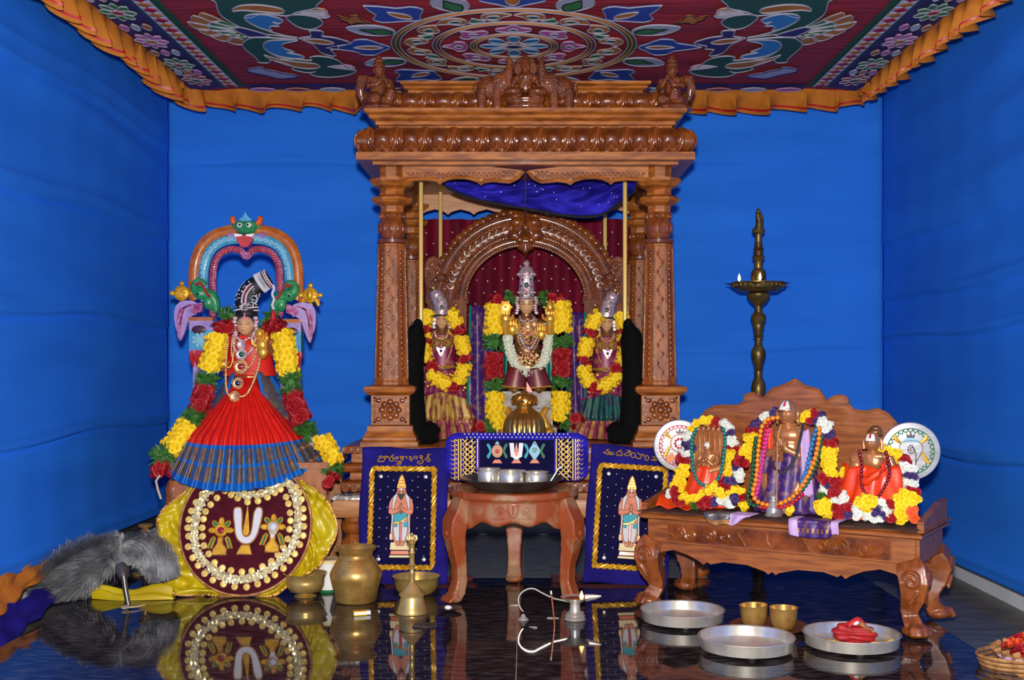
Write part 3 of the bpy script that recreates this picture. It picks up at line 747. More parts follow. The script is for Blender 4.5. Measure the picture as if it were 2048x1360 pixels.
# ------------------------------------------------------------------ maroon curtain behind the images
b = MB()
def g(u, v):
    x = -.58 + 1.16 * u; z = .62 + v * (1.775 - .62)
    return (x, 6.47 + .018 * sin(u * 60 + .7 * sin(v * 3)) + .008 * sin(u * 23 + 2), z)
b.grid(g, 140, 12)
mc = thing('shrine_curtain', 'pleated maroon velvet curtain with scattered sequins hung inside the shrine', 'curtain', (0, 6.47, .61))
part(mc, 'curtain_cloth', b, M['curtain_maroon'], (0, 6.47, .61), ang=180)
b = MB(); r = random.Random(2)
for i in range(17):
    for j in range(15):
        x = -.54 + i * .068 + (j % 2) * .034 + r.uniform(-.008, .008); z = .78 + j * .066 + r.uniform(-.008, .008)
        b.ell((x, 6.443, z), (.0052, .003, .0052), 6, 4)
part(mc, 'sequins', b, M['silver_jewel'], (0, 6.47, .61))['kind'] = 'stuff'

# ------------------------------------------------------------------ blue velvet swag under the roof
lo = [(882, 362), (905, 380), (940, 393), (980, 403), (1030, 412), (1080, 421), (1130, 429), (1170, 432), (1205, 427), (1240, 404), (1270, 380)]
LO, _ = along([W(x, y, 5.72) for x, y in cr(lo, 4)], 60)
sw = thing('velvet_swag', 'royal blue velvet swag hanging under the shrine roof', 'drapery', (0, 5.72, 1.72))
b = MB()
def g(u, v):
    i = min(59, int(u * 60)); p = LO[i].lerp(LO[i + 1], u * 60 - i)
    t = Vector((-.47 + 1.0 * u, 5.8, 1.89)); q = t.lerp(p, v)
    q.y += .02 * sin((u * 3 + v * 1.6) * 9) * sin(pi * v) + .012 * sin(u * 31 - v * 14) * v - .09 * sin(pi * v)
    return q
b.grid(g, 90, 24)
so = part(sw, 'swag_cloth', b, M['velvet_blue'], (0, 5.72, 1.72), ang=180)
b = MB().tube([p + Vector((0, -.004, -.004)) for p in LO], .0075, 6)
part(sw, 'black_hem', b, M['black'], (0, 5.72, 1.72))
r = random.Random(4); b = MB()
for i in range(22):
    u, v = r.uniform(.05, .95), r.uniform(.15, .9); p = g(u, v); b.ell((p.x, p.y - .004, p.z), (.003, .002, .002), 6, 4)
part(sw, 'spangles', b, M['silver'], (0, 5.72, 1.72))['kind'] = 'stuff'
part(sw, 'cord', MB().tube([(-.003, 5.60, 1.905), (0, 5.6, 1.8), (-.004, 5.62, 1.72), (0, 5.66, 1.66)], .0025, 5), M['black'], (0, 5.72, 1.72))

# ------------------------------------------------------------------ brass poles
for i, (px, y, zt, zb, lb) in enumerate(((842, 5.62, 1.86, .69, 'tall brass pole at the front left of the shrine'), (1250, 5.62, 1.86, .69, 'tall brass pole at the front right of the shrine'),
                          (881, 6.27, 1.92, .61, 'brass pole behind the left side of the carved arch'), (1210, 6.27, 1.92, .61, 'brass pole behind the right side of the carved arch'))):
    x = (px - CX) * y / F
    o = obj('brass_pole', MB().lathe([(.0085, 0), (.0105, .004), (.0105, zt - zb - .003), (.008, zt - zb)], 14), M['gold_pole'], None, loc=(x, y, zb))
    tag(o, lb, 'pole', 'brass poles inside the shrine')

# ------------------------------------------------------------------ carved arch behind the images
YA = 6.15
ar = thing('carved_arch', 'carved teak arch with monster mask and beast brackets behind the images', 'arch', (0, YA, .605))
AO = (0, YA, .605); zc = 1.31
def arch(a, bb, n=48, a0=0.0, a1=pi): return [(a * cos(a0 + (a1 - a0) * i / n), zc + bb * sin(a0 + (a1 - a0) * i / n)) for i in range(n + 1)]
ou, inn = arch(.475, .455), arch(.308, .285)
b = MB()
n = len(ou) - 1
for i in range(n):
    q = [ou[i], ou[i + 1], inn[i + 1], inn[i]]; b.prism(q, YA - .02, YA + .03)
blk = part(ar, 'arch_slab', b, M['wood_carved'], AO)
for (a, bb, r_, nm) in ((.452, .432, .026, 'outer_roll'), (.395, .372, .034, 'middle_roll'), (.335, .312, .024, 'inner_roll')):
    part(ar, nm, MB().tube([(x, YA - .025, z) for x, z in arch(a, bb, 64)], r_, 10, flat=.7), M['wood_figure'], AO)
b = MB()
for i in range(1, 40):
    a = pi * i / 40; b.ell((.484 * cos(a), YA - .012, zc + .464 * sin(a)), (.024, .022, .024), 9, 6)
part(ar, 'scalloped_rim', b, M['wood_carved'], AO)
b = MB()
for i in range(1, 72):
    a = pi * i / 72; b.ell((.424 * cos(a), YA - .036, zc + .402 * sin(a)), .0075, 7, 5); b.ell((.364 * cos(a), YA - .036, zc + .341 * sin(a)), .006, 7, 5)
    b.ell((.312 * cos(a), YA - .03, zc + .288 * sin(a)), (.009, .012, .009), 6, 5)
for i in range(2, 30):
    a = pi * i / 31; p = []
    for k in range(12):
        t = k / 11 * 2 * pi * 1.1; rr_ = .019 * (1 - k / 16); p.append((.395 * cos(a) + rr_ * cos(t + a), YA - .052 + .002 * k / 11, zc + .372 * sin(a) + rr_ * sin(t + a)))
    b.tube(p, .004, 5)
part(ar, 'scroll_carving', b, M['wood_carved'], AO)['kind'] = 'stuff'
# monster mask at the crown
zt = W(1048, 455, YA).z
b = MB(); e = b.ell
e((0, YA - .03, zt), (.075, .045, .06))
for s in (-1, 1):
    e((s * .045, YA - .055, zt + .02), (.038, .03, .03)); e((s * .05, YA - .05, zt + .055), (.03, .022, .016)); e((s * .055, YA - .045, zt - .045), (.04, .03, .034)); e((s * .03, YA - .06, zt - .07), (.02, .018, .02))
    b.tube([(s * .04, YA - .03, zt + .06), (s * .055, YA - .03, zt + .09), (s * .035, YA - .03, zt + .105)], [.018, .014, .006], 7)
    e((s * .105, YA - .02, zt - .01), (.03, .025, .05))
e((0, YA - .07, zt - .005), (.02, .02, .03)); e((0, YA - .02, zt - .1), (.05, .035, .03)); b.tube([(0, YA - .03, zt - .09), (0, YA - .035, zt - .13), (0, YA - .02, zt - .155)], [.03, .02, .004], 8)
for i in range(9): b.seg((-.056 + .014 * i, YA - .068, zt - .025), (-.056 + .014 * i, YA - .07, zt - .042), .005, .002, 5)
mk = part(ar, 'monster_mask', b, M['wood_carved'], AO); blob(mk, .004, 1)
# beast brackets and posts
for s in (-1, 1):
    b = MB(); X = lambda px: s * (1051 - px) * YA / F * -1 if False else s * (1051 - px) * YA / F
    L = lambda px, py: (s * (1051 - px) * YA / F, CH + (HY - py) * YA / F)
    out = [(852, 603), (853, 580), (850, 545), (854, 522), (868, 514), (882, 522), (896, 536), (908, 548), (924, 566), (934, 580), (937, 603)]
    b.prism([L(*p) for p in cr(out, 3)], YA - .03, YA + .03)
    def spiral(px, py, r0, turns, r1, dirn=1):
        x, z = L(px, py); p = []
        for k in range(26):
            t = k / 25; rr_ = r0 * (1 - .85 * t); p.append((x + s * rr_ * cos(dirn * t * turns * 2 * pi), YA - .034, z + rr_ * sin(dirn * t * turns * 2 * pi)))
        b.tube(p, r1, 6)
    spiral(872, 535, .03, 1.6, .007); spiral(905, 560, .034, 1.5, .007, -1); spiral(868, 570, .03, 1.4, .006, -1); spiral(900, 588, .026, 1.4, .006); spiral(924, 582, .022, 1.3, .005)
    x, z = L(884, 556); b.ell((x, YA - .035, z), (.03, .02, .026)); x, z = L(890, 578); b.ell((x, YA - .035, z), (.024, .018, .034))
    br = part(ar, 'beast_bracket', b, M['wood_figure'], AO)
    xa, z1 = L(856, 603); xb, _ = L(934, 603); xa, xb = sorted((xa, xb))
    b = MB().box(xa, xb, YA - .035, YA + .035, .605, z1); b.box(xa - .008, xb + .008, YA - .042, YA + .042, z1 - .012, z1 + .006)
    po = part(ar, 'arch_post', b, M['wood_figure'], AO, smooth=False)
    b = MB(); c = (xa + xb) / 2
    for k in range(9):
        z = z1 - .05 - k * .075; b.ell((c, YA - .036, z), (.03, .014, .022), 10, 6); b.ell((c - .045, YA - .036, z + .03), (.014, .01, .02), 8, 5); b.ell((c + .045, YA - .036, z + .03), (.014, .01, .02), 8, 5)
    part(po, 'post_carving', b, M['wood_carved'], AO)

# ------------------------------------------------------------------ foil parcel on the plinth beam
b = MB()
def g(u, v):
    a = 2 * pi * u; r = 1 + .12 * sin(7 * a + v * 5); return (-.865 + .062 * cos(a) * sin(pi * v) ** .4 * r, 5.42 + .05 * sin(a) * sin(pi * v) ** .4, .366 + .036 * v + .003 * sin(9 * a))
# a flat packet wrapped in crinkled foil
def packet(x0, x1, y0, y1, z0, h, seed):
    r = random.Random(seed); b = MB()
    nz = [[r.uniform(-1, 1) for _ in range(24)] for _ in range(24)]
    def g(u, v):
        e = min(u, 1 - u, v, 1 - v); hh = h * min(1, e * 7) ** .5
        return (x0 + (x1 - x0) * u, y0 + (y1 - y0) * v, z0 + max(.001, hh * (1 + .25 * nz[int(u * 23)][int(v * 23)])))
    b.grid(g, 23, 23); b.box(x0, x1, y0, y1, z0 - .0005, z0 + .0008); return b
o = obj('foil_packet', packet(-.09, .075, -.035, .035, 0, .02, 3), M['foil'], None, ang=180, loc=(-.79, 5.355, .4))
tag(o, 'flat packet wrapped in crinkled silver foil on the left end of the plinth', 'packet')
o.location = (-.795, 5.36, .366)
# ------------------------------------------------------------------ flowers and garlands
def fl_chrys(m, m2, seed=1, n=(11, 9, 7, 4)):
    r = random.Random(seed); b = MB()
    for li, k in enumerate(n):
        el = radians([4, 28, 52, 75][li]); ln = [.52, .47, .4, .3][li]; w = [.13, .13, .11, .09][li]
        for i in range(k):
            a = 2 * pi * (i + .5 * li) / k + r.uniform(-.15, .15); e = el + r.uniform(-.12, .12); l = ln * r.uniform(.88, 1.08)
            d = Vector((cos(a) * cos(e), sin(a) * cos(e), sin(e))); s = Vector((-sin(a), cos(a), 0)); up = d.cross(s) * -1
            p = Vector((0, 0, .05 * li))
            b.add([p, p + d * l * .6 + s * w, p + d * l + up * .04, p + d * l * .6 - s * w, p + d * l * .62 - up * .05], [(0, 1, 4), (1, 2, 4), (2, 3, 4), (3, 0, 4)])
    b.cur = 1; b.ell((0, 0, .08), (.3, .3, .2), 8, 4)
    return mesh('chrysanthemum', b, [M[m], M[m2]], ang=180)
def fl_rose(m, seed=2):
    r = random.Random(seed); b = MB()
    for li, k in enumerate((6, 5, 4)):
        for i in range(k):
            a = 2 * pi * (i + .5 * li) / k + r.uniform(-.2, .2); rad = [.5, .36, .2][li]; h = [.16, .3, .38][li]
            def g(u, v, a=a, rad=rad, h=h):
                q = a + (u - .5) * (1.5 - .3 * v); rr_ = rad * (.25 + .75 * v ** .8); return (rr_ * cos(q), rr_ * sin(q), h * sin(v * 1.9) + .04 * (1 - abs(u - .5) * 2))
            b.grid(g, 3, 2)
    b.ell((0, 0, .2), (.16, .16, .2), 7, 4)
    return mesh('rose', b, [M[m]], ang=180)
def fl_tuft(m, seed=3, k=34):
    r = random.Random(seed); b = MB()
    for i in range(k):
        a = r.uniform(0, 2 * pi); e = r.uniform(.05, 1.4); l = r.uniform(.38, .62)
        d = Vector((cos(a) * cos(e), sin(a) * cos(e), sin(e) * .8)); s = Vector((-sin(a), cos(a), r.uniform(-.5, .5))).normalized()
        o = Vector((r.uniform(-.2, .2), r.uniform(-.2, .2), 0))
        b.add([o - s * .03, o + s * .03, o + d * l * .6 + s * .045, o + d * l, o + d * l * .6 - s * .045], [(0, 1, 2, 3, 4)])
    return mesh('leaf_tuft', b, [M[m]], ang=180)
def fl_jas(m, seed=4, k=9):
    r = random.Random(seed); b = MB()
    for i in range(k):
        a = 2 * pi * i / k + r.uniform(-.3, .3); e = r.uniform(.1, 1.3); d = Vector((cos(a) * cos(e), sin(a) * cos(e), sin(e)))
        b.tube([d * .05, d * .3, d * .55], [.05, .1, .02], 5)
    return mesh('jasmine_bud', b, [M[m]], ang=180)
FL = {'y': [('chrysanthemum', fl_chrys('f_yellow', 'f_core_y', s)) for s in (1, 2, 3)], 'r': [('rose', fl_rose('f_red', s)) for s in (1, 2)],
      'g': [('leaf_tuft', fl_tuft('f_green', s)) for s in (1, 2, 3)], 'w': [('chrysanthemum', fl_chrys('f_white', 'f_white', s)) for s in (4, 5)],
      'p': [('aster', fl_chrys('f_purple', 'f_purple', s)) for s in (6, 7)], 'j': [('jasmine_bud', fl_jas('f_jas', s)) for s in (1, 2)], 'o': [('rose', fl_rose('f_orange', 5))]}
CORE = {'y': 'f_core_y', 'r': 'f_red', 'g': 'f_green', 'w': 'f_white', 'p': 'f_purple', 'j': 'f_jas', 'o': 'f_orange'}
GR = random.Random(21)
def place_flower(t, org, kind, p, n, d):
    nm, me = GR.choice(FL[kind]); n = Vector(n).normalized()
    q = n.to_track_quat('Z', 'Y').to_matrix().to_4x4()
    s = d * GR.uniform(.88, 1.14)
    return link(nm, me, t, M=T(Vector(p) - org) @ q @ RZ(GR.uniform(0, 6.28)) @ RX(GR.uniform(-.25, .25)) @ Matrix.Diagonal((s, s, s, 1)))
def garland(name, label, segs, group, front=Vector((0, -1, 0)), cat='garland', spread=1.25, base=None):
    """segs: (kind, [points], radius, flower size); flowers sit on the front and sides of a string"""
    allp = [Vector(p) for s in segs for p in s[1]]
    org = Vector(base) if base is not None else min(allp, key=lambda p: p.z).copy()
    t = thing(name, label, cat, org, group=group)
    for kind, pts, rad, d in segs:
        P = cr([tuple(p) for p in pts], 6) if len(pts) > 2 else [tuple(p) for p in pts]
        n0 = max(1, round(along(P, 2)[1] / (d * .56))); P, L = along(P, n0)
        obj('garland_core', MB().tube([p - org for p in P], rad * .72, 8), M[CORE[kind]], t)
        for i in range(n0 + 1):
            tn = (P[min(i + 1, n0)] - P[max(i - 1, 0)])
            if tn.length < 1e-6: tn = Vector((0, 0, 1))
            tn.normalize(); fr = front - tn * front.dot(tn)
            if fr.length < .2: fr = Vector((0, 0, 1)) - tn * tn.z
            fr.normalize(); sd = tn.cross(fr)
            k = max(1, round(2 * spread * rad / (d * .6))); k = k if i % 2 else max(1, k + (1 if k > 1 else 0))
            for j in range(k):
                a = 0 if k == 1 else -spread + 2 * spread * j / (k - 1)
                a += GR.uniform(-.15, .15); nn = fr * cos(a) + sd * sin(a)
                place_flower(t, org, kind, P[i] + nn * rad * .8 + tn * GR.uniform(-.2, .2) * d, nn + tn * GR.uniform(-.2, .2), d)
    return t
def PT(lst, Y): return [W(x, y, Y) for x, y in lst]

# ------------------------------------------------------------------ image (statue) helpers
def head_mb(b, c, w, h, Mx=None):
    """face looking to -y: w half width, h half height"""
    c = Vector(c); NU, NV = 44, 32; vs = []; fs = []
    def G(x, s): return math.exp(-(x / s) ** 2)
    for j in range(NV + 1):
        p = -pi / 2 + pi * j / NV
        for i in range(NU):
            a = 2 * pi * i / NU; ux, uy, uz = cos(p) * cos(a), cos(p) * sin(a), sin(p)
            jaw = 1 - .22 * max(0, -uz) ** 1.5
            x, y, z = ux * w * jaw, uy * w * 1.08, uz * h
            if uy < .1:
                f = min(1, max(0, (.1 - uy) / .3))
                d = .2 * G(ux, .13) * G(uz + .02 - .08 * 0, .2) * (1 if uz < .2 else .6) + .1 * G(ux, .12) * G(uz + .16, .09)
                d += .05 * G(abs(ux) - .4, .25) * G(uz - .32, .08)
                d -= .1 * G(abs(ux) - .4, .2) * G(uz - .14, .12); d += .065 * G(abs(ux) - .4, .15) * G(uz - .13, .055)
                d += .09 * G(ux, .22) * (G(uz + .38, .05) + G(uz + .49, .055)); d -= .035 * G(ux, .26) * G(uz + .435, .02)
                d += .07 * G(ux, .25) * G(uz + .72, .12)
                y -= d * w * f
            vs.append(c + Vector((x, y, z)))
    for j in range(NV):
        for i in range(NU):
            q, r_ = j * NU + i, j * NU + (i + 1) % NU; fs.append((q, r_, r_ + NU, q + NU))
    return b.add(vs, fs, Mx)
def face_lines(t, c, w, h):
    """engraved brows, eyes and lips of a cast face"""
    c = Vector(c); b = MB()
    def on(ux, uz, k=1.03): uy = sqrt(max(.02, 1 - ux * ux - uz * uz)); return c + Vector((ux * w, -uy * w * 1.08 * k, uz * h))
    for s in (-1, 1):
        b.tube([on(s * (.14 + .17 * i), .3 + .07 * sin(pi * i / 3)) for i in range(4)], w * .035, 5)
        b.tube([on(s * (.2 + .11 * i), .12 + .05 * sin(pi * i / 4), 1.0) for i in range(5)], w * .05, 5)
    b.tube([on(-.2 + .1 * i, -.43 - .03 * cos((i - 2) * .8), 1.07) for i in range(5)], w * .03, 5)
    return obj('face_lines', b, M['face_line'], t)
def jewel(t, name, m, p, r, d=.004, Mx=None):
    b = MB().ell((0, 0, 0), (r[0], d, r[1]), 12, 8); return obj(name, b, M[m], t, loc=p)
def medal(t, p, r, stone, m='gold_jewel', nb=12, name='pendant'):
    """round pendant with beaded rim and a set stone"""
    b = MB().lathe([(r, -.003), (r, .003), (r * .75, .007), (r * .55, .005)], 20, RX(pi / 2))
    for i in range(nb):
        a = 2 * pi * i / nb; b.ell((r * cos(a), -.003, r * sin(a)), r * 2.6 / nb, 6, 5)
    o = obj(name, b, M[m], t, loc=p)
    if stone: obj('stone', MB().ell((0, -.006, 0), (r * .5, .005, r * .5), 14, 8), M[stone], o)
    return o
def chain(t, name, pts, r, m, closed=False):
    P, L = along(cr([tuple(p) for p in pts], 8), max(4, round(along(pts, 2)[1] * 1.1 / (r * 1.9)))); b = MB()
    for p in P: b.ell(p, r, 7, 5)
    return obj(name, b, M[m], t)
def lotus_hand(b, c, s=1.0, side=1):
    """small open hand: palm, four unequal fingers, thumb from the side"""
    c = Vector(c)
    b.ell(c, (.017 * s, .009 * s, .02 * s), 10, 7)
    for i, (dx, l) in enumerate(((-.0125, .026), (-.0045, .031), (.0045, .029), (.0125, .022))):
        q = c + Vector((dx * s, 0, .016 * s)); b.tube([q, q + Vector((dx * .15 * s, -.002 * s, l * .55 * s)), q + Vector((dx * .2 * s, -.007 * s, l * s))], [.0046 * s, .0042 * s, .003 * s], 7)
    q = c + Vector((side * .015 * s, -.002 * s, -.004 * s)); b.tube([q, q + Vector((side * .011 * s, -.005 * s, .008 * s)), q + Vector((side * .012 * s, -.008 * s, .02 * s))], [.0055 * s, .005 * s, .0035 * s], 7)

# ------------------------------------------------------------------ main image
YD = 5.9; sD = YD / F
d0 = W(1053, 866, YD); d0.z = .605
dei = thing('deity_image', 'tall crowned bronze deity seated at the centre of the shrine', 'statue', d0)
DL = lambda px, py, dy=0: Vector(((px - 1053) * sD, dy, CH + (HY - py) * sD - .605))
zz = lambda py: DL(0, py).z
obj('pedestal', MB().rect_lathe([(.15, -.1, .12, 0), (.15, -.1, .12, .06), (.13, -.085, .11, .07), (.13, -.085, .11, .15), (.122, -.08, .1, .16), (.122, -.08, .1, zz(782))]), M['silver_worn'], dei, ang=25)
b = MB()
for s in (-1, 1):
    b.tube([(s * .06, -.1, .02), (s * .1, -.11, .07), (s * .075, -.11, .12), (s * .1, -.1, .16)], [.026, .03, .022, .016], 10); b.ell((s * .115, -.1, .03), (.03, .03, .03))
blob(obj('pedestal_figures', b, M['gold'], dei), .0045, 1)
# body: torso, seated lap, four arms
b = MB(); e = b.ell; zs = zz(645)
e((0, 0, zz(660)), (.085, .055, .075)); e((0, 0, zz(700)), (.07, .055, .08)); e((0, 0, zz(735)), (.1, .08, .06)); e((0, -.005, zs - .005), (.1, .045, .035))
for s in (-1, 1):
    b.tube([(s * .03, -.01, zz(752)), (s * .08, -.04, zz(756)), (s * .07, -.06, zz(772)), (s * .05, -.06, zz(784))], [.05, .045, .036, .028], 10)
    b.tube([(s * .09, 0, zs), (s * .125, .0, zz(672)), (s * .115, -.06, zz(662)), (s * .107, -.125, zz(655))], [.03, .026, .022, .018], 10)
    b.tube([(s * .085, -.01, zs - .01), (s * .105, -.03, zz(690)), (s * .075, -.075, zz(675)), (s * .07, -.09, zz(662))], [.028, .024, .018, .014], 10)
b.seg((0, 0, zs), (0, -.005, zz(622)), .03, .028)
blob(obj('body', b, M['bronze_dark'], dei), .0055, 3)
face_lines(obj('head', head_mb(MB(), (0, -.012, zz(612)), .037, .047), M['face_bronze'], dei, ang=180), (0, -.012, zz(612)), .037, .047)
b = MB(); z = zz(598)
b.lathe([(.04, z - .012), (.044, z - .006), (.044, z + .006), (.038, z + .012), (.039, zz(588)), (.043, zz(586)), (.04, zz(583)), (.038, zz(570)), (.036, zz(556)), (.043, zz(552)), (.044, zz(546)), (.036, zz(542)), (.03, zz(536)), (.02, zz(533)), (.01, zz(531)), (.016, zz(529)), (.018, zz(526)), (.012, zz(523)), (.003, zz(520))], 28, sy=.9)
for k in range(14):
    a = 2 * pi * k / 14; b.ell((.043 * cos(a), .039 * sin(a), zz(549)), .007, 6, 5); b.ell((.042 * cos(a), .038 * sin(a), zz(585)), .006, 6, 5)
crw = obj('crown', b, M['silver_jewel'], dei)
obj('stone', MB().ell((0, -.036, zz(571)), (.011, .005, .014)), M['emerald'], crw)
for i, (dx, py, m_) in enumerate(((-.025, 573, 'emerald'), (.024, 573, 'ruby'), (-.02, 560, 'ruby'), (.02, 560, 'emerald'), (0, 590, 'ruby'), (-.022, 592, 'emerald'), (.022, 592, 'emerald'))):
    obj('stone', MB().ell((dx, -.03 if dx else -.037, zz(py)), .005, 8, 6), M[m_], crw)
obj('hair_band', MB().lathe([(.04, zz(600)), (.043, zz(598)), (.04, zz(595))], 24, sy=.95), M['black'], dei)
b = MB().prism([(-.008, zz(600)), (-.006, zz(607)), (.006, zz(607)), (.008, zz(600)), (.004, zz(600)), (.003, zz(605)), (-.003, zz(605)), (-.004, zz(600))], -.056, -.044)
obj('forehead_mark', b, M['white'], dei, smooth=False)
for s in (-1, 1):
    b = MB()
    for k in range(7): b.ell((s * (.047 + .004 * sin(k * 1.2)), -.01, zz(596 + 5 * k)), (.012, .01, .01), 8, 6)
    obj('ear_ornament', b, M['silver_jewel'], dei)
# gold hand covers: two raised behind with emblems, one in blessing
for s, px in ((-1, 1012), (1, 1099)):
    b = MB(); c = DL(px, 640, -.15); lotus_hand(b, c, 1.4, -s); b.tube([c + Vector((0, .03, -.07)), c], [.022, .016], 9)
    p = c + Vector((0, -.006, .058))
    if s < 0: b.lathe([(.028, -.005), (.028, .005), (.014, .008)], 16, T(p) @ RX(pi / 2)); b.ell(p, .011, 8, 6)
    else: b.ell(p, (.018, .014, .026)); b.seg(p + Vector((0, 0, .02)), p + Vector((0, 0, .038)), .009, .003)
    for k in range(6):
        a = k * pi / 3; b.ell(p + Vector((.03 * cos(a), 0, .03 * sin(a))), .006, 6, 5)
    obj('raised_hand', b, M['gold'], dei)
b = MB(); c = DL(1025, 660, -.13); lotus_hand(b, c, 1.4, 1); b.lathe([(.034, -.003), (.034, .004), (.018, .009)], 20, T(c + Vector((0, .006, .005))) @ RX(pi / 2))
obj('blessing_hand', b, M['gold'], dei)
b = MB(); c = DL(1082, 668, -.125); lotus_hand(b, c + Vector((0, 0, -.005)), 1.3, -1); obj('lowered_hand', b, M['gold'], dei)
# necklaces
for (xa, xb, y0, y1, r_, m_) in ((1040, 1068, 636, 646, .007, 'silver_jewel'), (1038, 1072, 640, 664, .006, 'gold_jewel'), (1038, 1076, 650, 697, .0085, 'silver_jewel'), (1042, 1071, 650, 688, .006, 'gold_jewel'), (1035, 1079, 655, 708, .006, 'gold_jewel')):
    xm = (xa + xb) / 2
    chain(dei, 'necklace', [DL(xa, y0, -.06), DL(xa + 2, (y0 + y1) / 2, -.085), DL(xm - 6, y1 - 2, -.105), DL(xm, y1, -.11), DL(xm + 6, y1 - 2, -.105), DL(xb - 2, (y0 + y1) / 2, -.085), DL(xb, y0, -.06)], r_, m_)
for px, py, r_, st in ((1055, 644, .012, 'sapphire'), (1056, 655, .016, None), (1055, 668, .016, 'ruby'), (1053, 680, .013, 'sapphire'), (1070, 668, .018, None), (1068, 650, .012, None), (1045, 665, .012, 'ruby')): medal(dei, DL(px, py, -.115), r_, st)
r = random.Random(8); b = MB()
for i in range(60):
    a = r.uniform(0, 6.28); q = r.uniform(0, 1) ** .5; b.ell(DL(1057 + 21 * q * cos(a), 716 + 15 * q * sin(a), -.115 - .02 * (1 - q)), r.uniform(.004, .008), 6, 5)
obj('jewel_cluster', b, M['gold_jewel'], dei)
# lap cloth in two flaps, teal shawl
for s in (-1, 1):
    b = MB()
    def g(u, v, s=s):
        x = (.001 + u * (.085 + .04 * v)) * s; return (x, -.105 - .014 * sin(pi * u) - .012 * v, zz(738) - (.1 - .012 * u) * v + .012 * u * (1 - v))
    b.grid(g, 14, 10)
    f = obj('lap_cloth', b, M['silk_maroon'], dei, ang=180); so = f.modifiers.new('t', 'SOLIDIFY'); so.thickness = .004
    obj('gold_hem', MB().tube([Vector(g(i / 14, .95)) + Vector((0, -.003, 0)) for i in range(15)], .004, 6), M['gold'], f)
    b = MB()
    def g(u, v, s=s):
        return (s * (.082 + .05 * u + .018 * v), -.06 + .05 * u + .006 * sin(u * 14 + v * 3), zz(655) - v * .27 - .02 * u)
    b.grid(g, 12, 12); f = obj('shawl', b, M['silk_teal'], dei, ang=180); so = f.modifiers.new('t', 'SOLIDIFY'); so.thickness = .004
    obj('orange_pleat', MB().prism([(0, zz(762)), (s * .03, zz(782)), (0, zz(784))], -.135, -.128), M['satin_orange'], dei) if s > 0 else None
# purple silk hung at both sides of the image
for s, xa, xb, y0, y1, lb in ((-1, 941, 985, 612, 872, 'purple brocade silk cloth hanging left of the central deity'), (1, 1135, 1170, 624, 850, 'purple brocade silk cloth hanging right of the central deity')):
    Y = 5.86; p0 = W((xa + xb) / 2, y1, Y); p0.z = .607
    t = thing('silk_cloth', lb, 'cloth', p0, group='purple silk beside the central deity')
    xl, xr = (xa - CX) * Y / F - p0.x, (xb - CX) * Y / F - p0.x; zt = W(0, y0, Y).z - .607
    def g(u, v):
        lean = -.025 * s * -1 * (1 - v) * (1 if s < 0 else -1)
        return (xl + (xr - xl) * u + (-.02 if s < 0 else .0) * (1 - v), .012 * sin(u * 9 + v * 2) - .006 * sin(v * 7) + (.02 if v > .96 else 0), zt * v + .004 * sin(u * 5))
    o = obj('cloth_panel', MB().grid(g, 16, 40), M['silk_purple'], t, ang=180); o.modifiers.new('t', 'SOLIDIFY').thickness = .008
    for u in (0, 1): obj('teal_edging', MB().tube([Vector(g(u, i / 20)) + Vector((0, -.004, 0)) for i in range(21)], .006, 6), M['silk_teal' if u == (0 if s < 0 else 1) else 'silk_blue'], t)
    obj('gold_band', MB().grid(lambda u, v: Vector(g(u, .06 + .035 * v)) + Vector((0, -.006, 0)), 12, 2), M['zari_gold'], t, ang=180)
# garlands of the main image
YG = 5.8
def strand(lst, Y): return PT(lst, Y)
garland('flower_garland', 'thick flower garland with yellow, red and green bands on the left of the central deity', [
    ('g', strand([(1020, 600), (1008, 597)], YG + .06), .034, .06), ('r', strand([(1000, 600), (986, 606)], YG + .03), .034, .046),
    ('y', strand([(990, 616), (989, 640), (988, 662)], YG), .044, .046), ('g', strand([(986, 680), (986, 694)], YG), .042, .06), ('r', strand([(988, 712), (988, 735), (988, 752)], YG), .04, .046),
    ('g', strand([(989, 767), (990, 778)], YG), .042, .06), ('y', strand([(990, 792), (990, 815), (992, 838), (994, 852)], YG), .042, .046), ('g', strand([(982, 852), (972, 858)], YG - .03), .03, .055), ('r', strand([(962, 850), (958, 862)], YG - .03), .028, .05)], 'garlands of the central deity')
garland('flower_garland', 'thick flower garland with yellow, red and green bands on the right of the central deity', [
    ('g', strand([(1086, 602), (1094, 600)], YG + .06), .034, .06), ('r', strand([(1104, 602), (1118, 604)], YG + .03), .034, .046),
    ('y', strand([(1122, 612), (1124, 635), (1124, 658)], YG), .044, .046), ('g', strand([(1125, 676), (1125, 690)], YG), .042, .06), ('r', strand([(1124, 706), (1124, 730), (1123, 748)], YG), .04, .046),
    ('g', strand([(1124, 760), (1123, 772)], YG), .042, .06), ('y', strand([(1122, 786), (1122, 810), (1121, 835)], YG), .04, .046), ('g', strand([(1132, 842), (1140, 846)], YG - .03), .03, .055), ('r', strand([(1150, 836), (1156, 846)], YG - .03), .028, .05)], 'garlands of the central deity')
garland('jasmine_garland', 'white jasmine garland looped over the central deity', [('j', [W(x, y, 5.8) for x, y in ((1014, 650), (1017, 690), (1028, 722), (1044, 741), (1058, 746), (1073, 741), (1089, 718), (1097, 685), (1098, 650))], .019, .024)], None, spread=1.5)

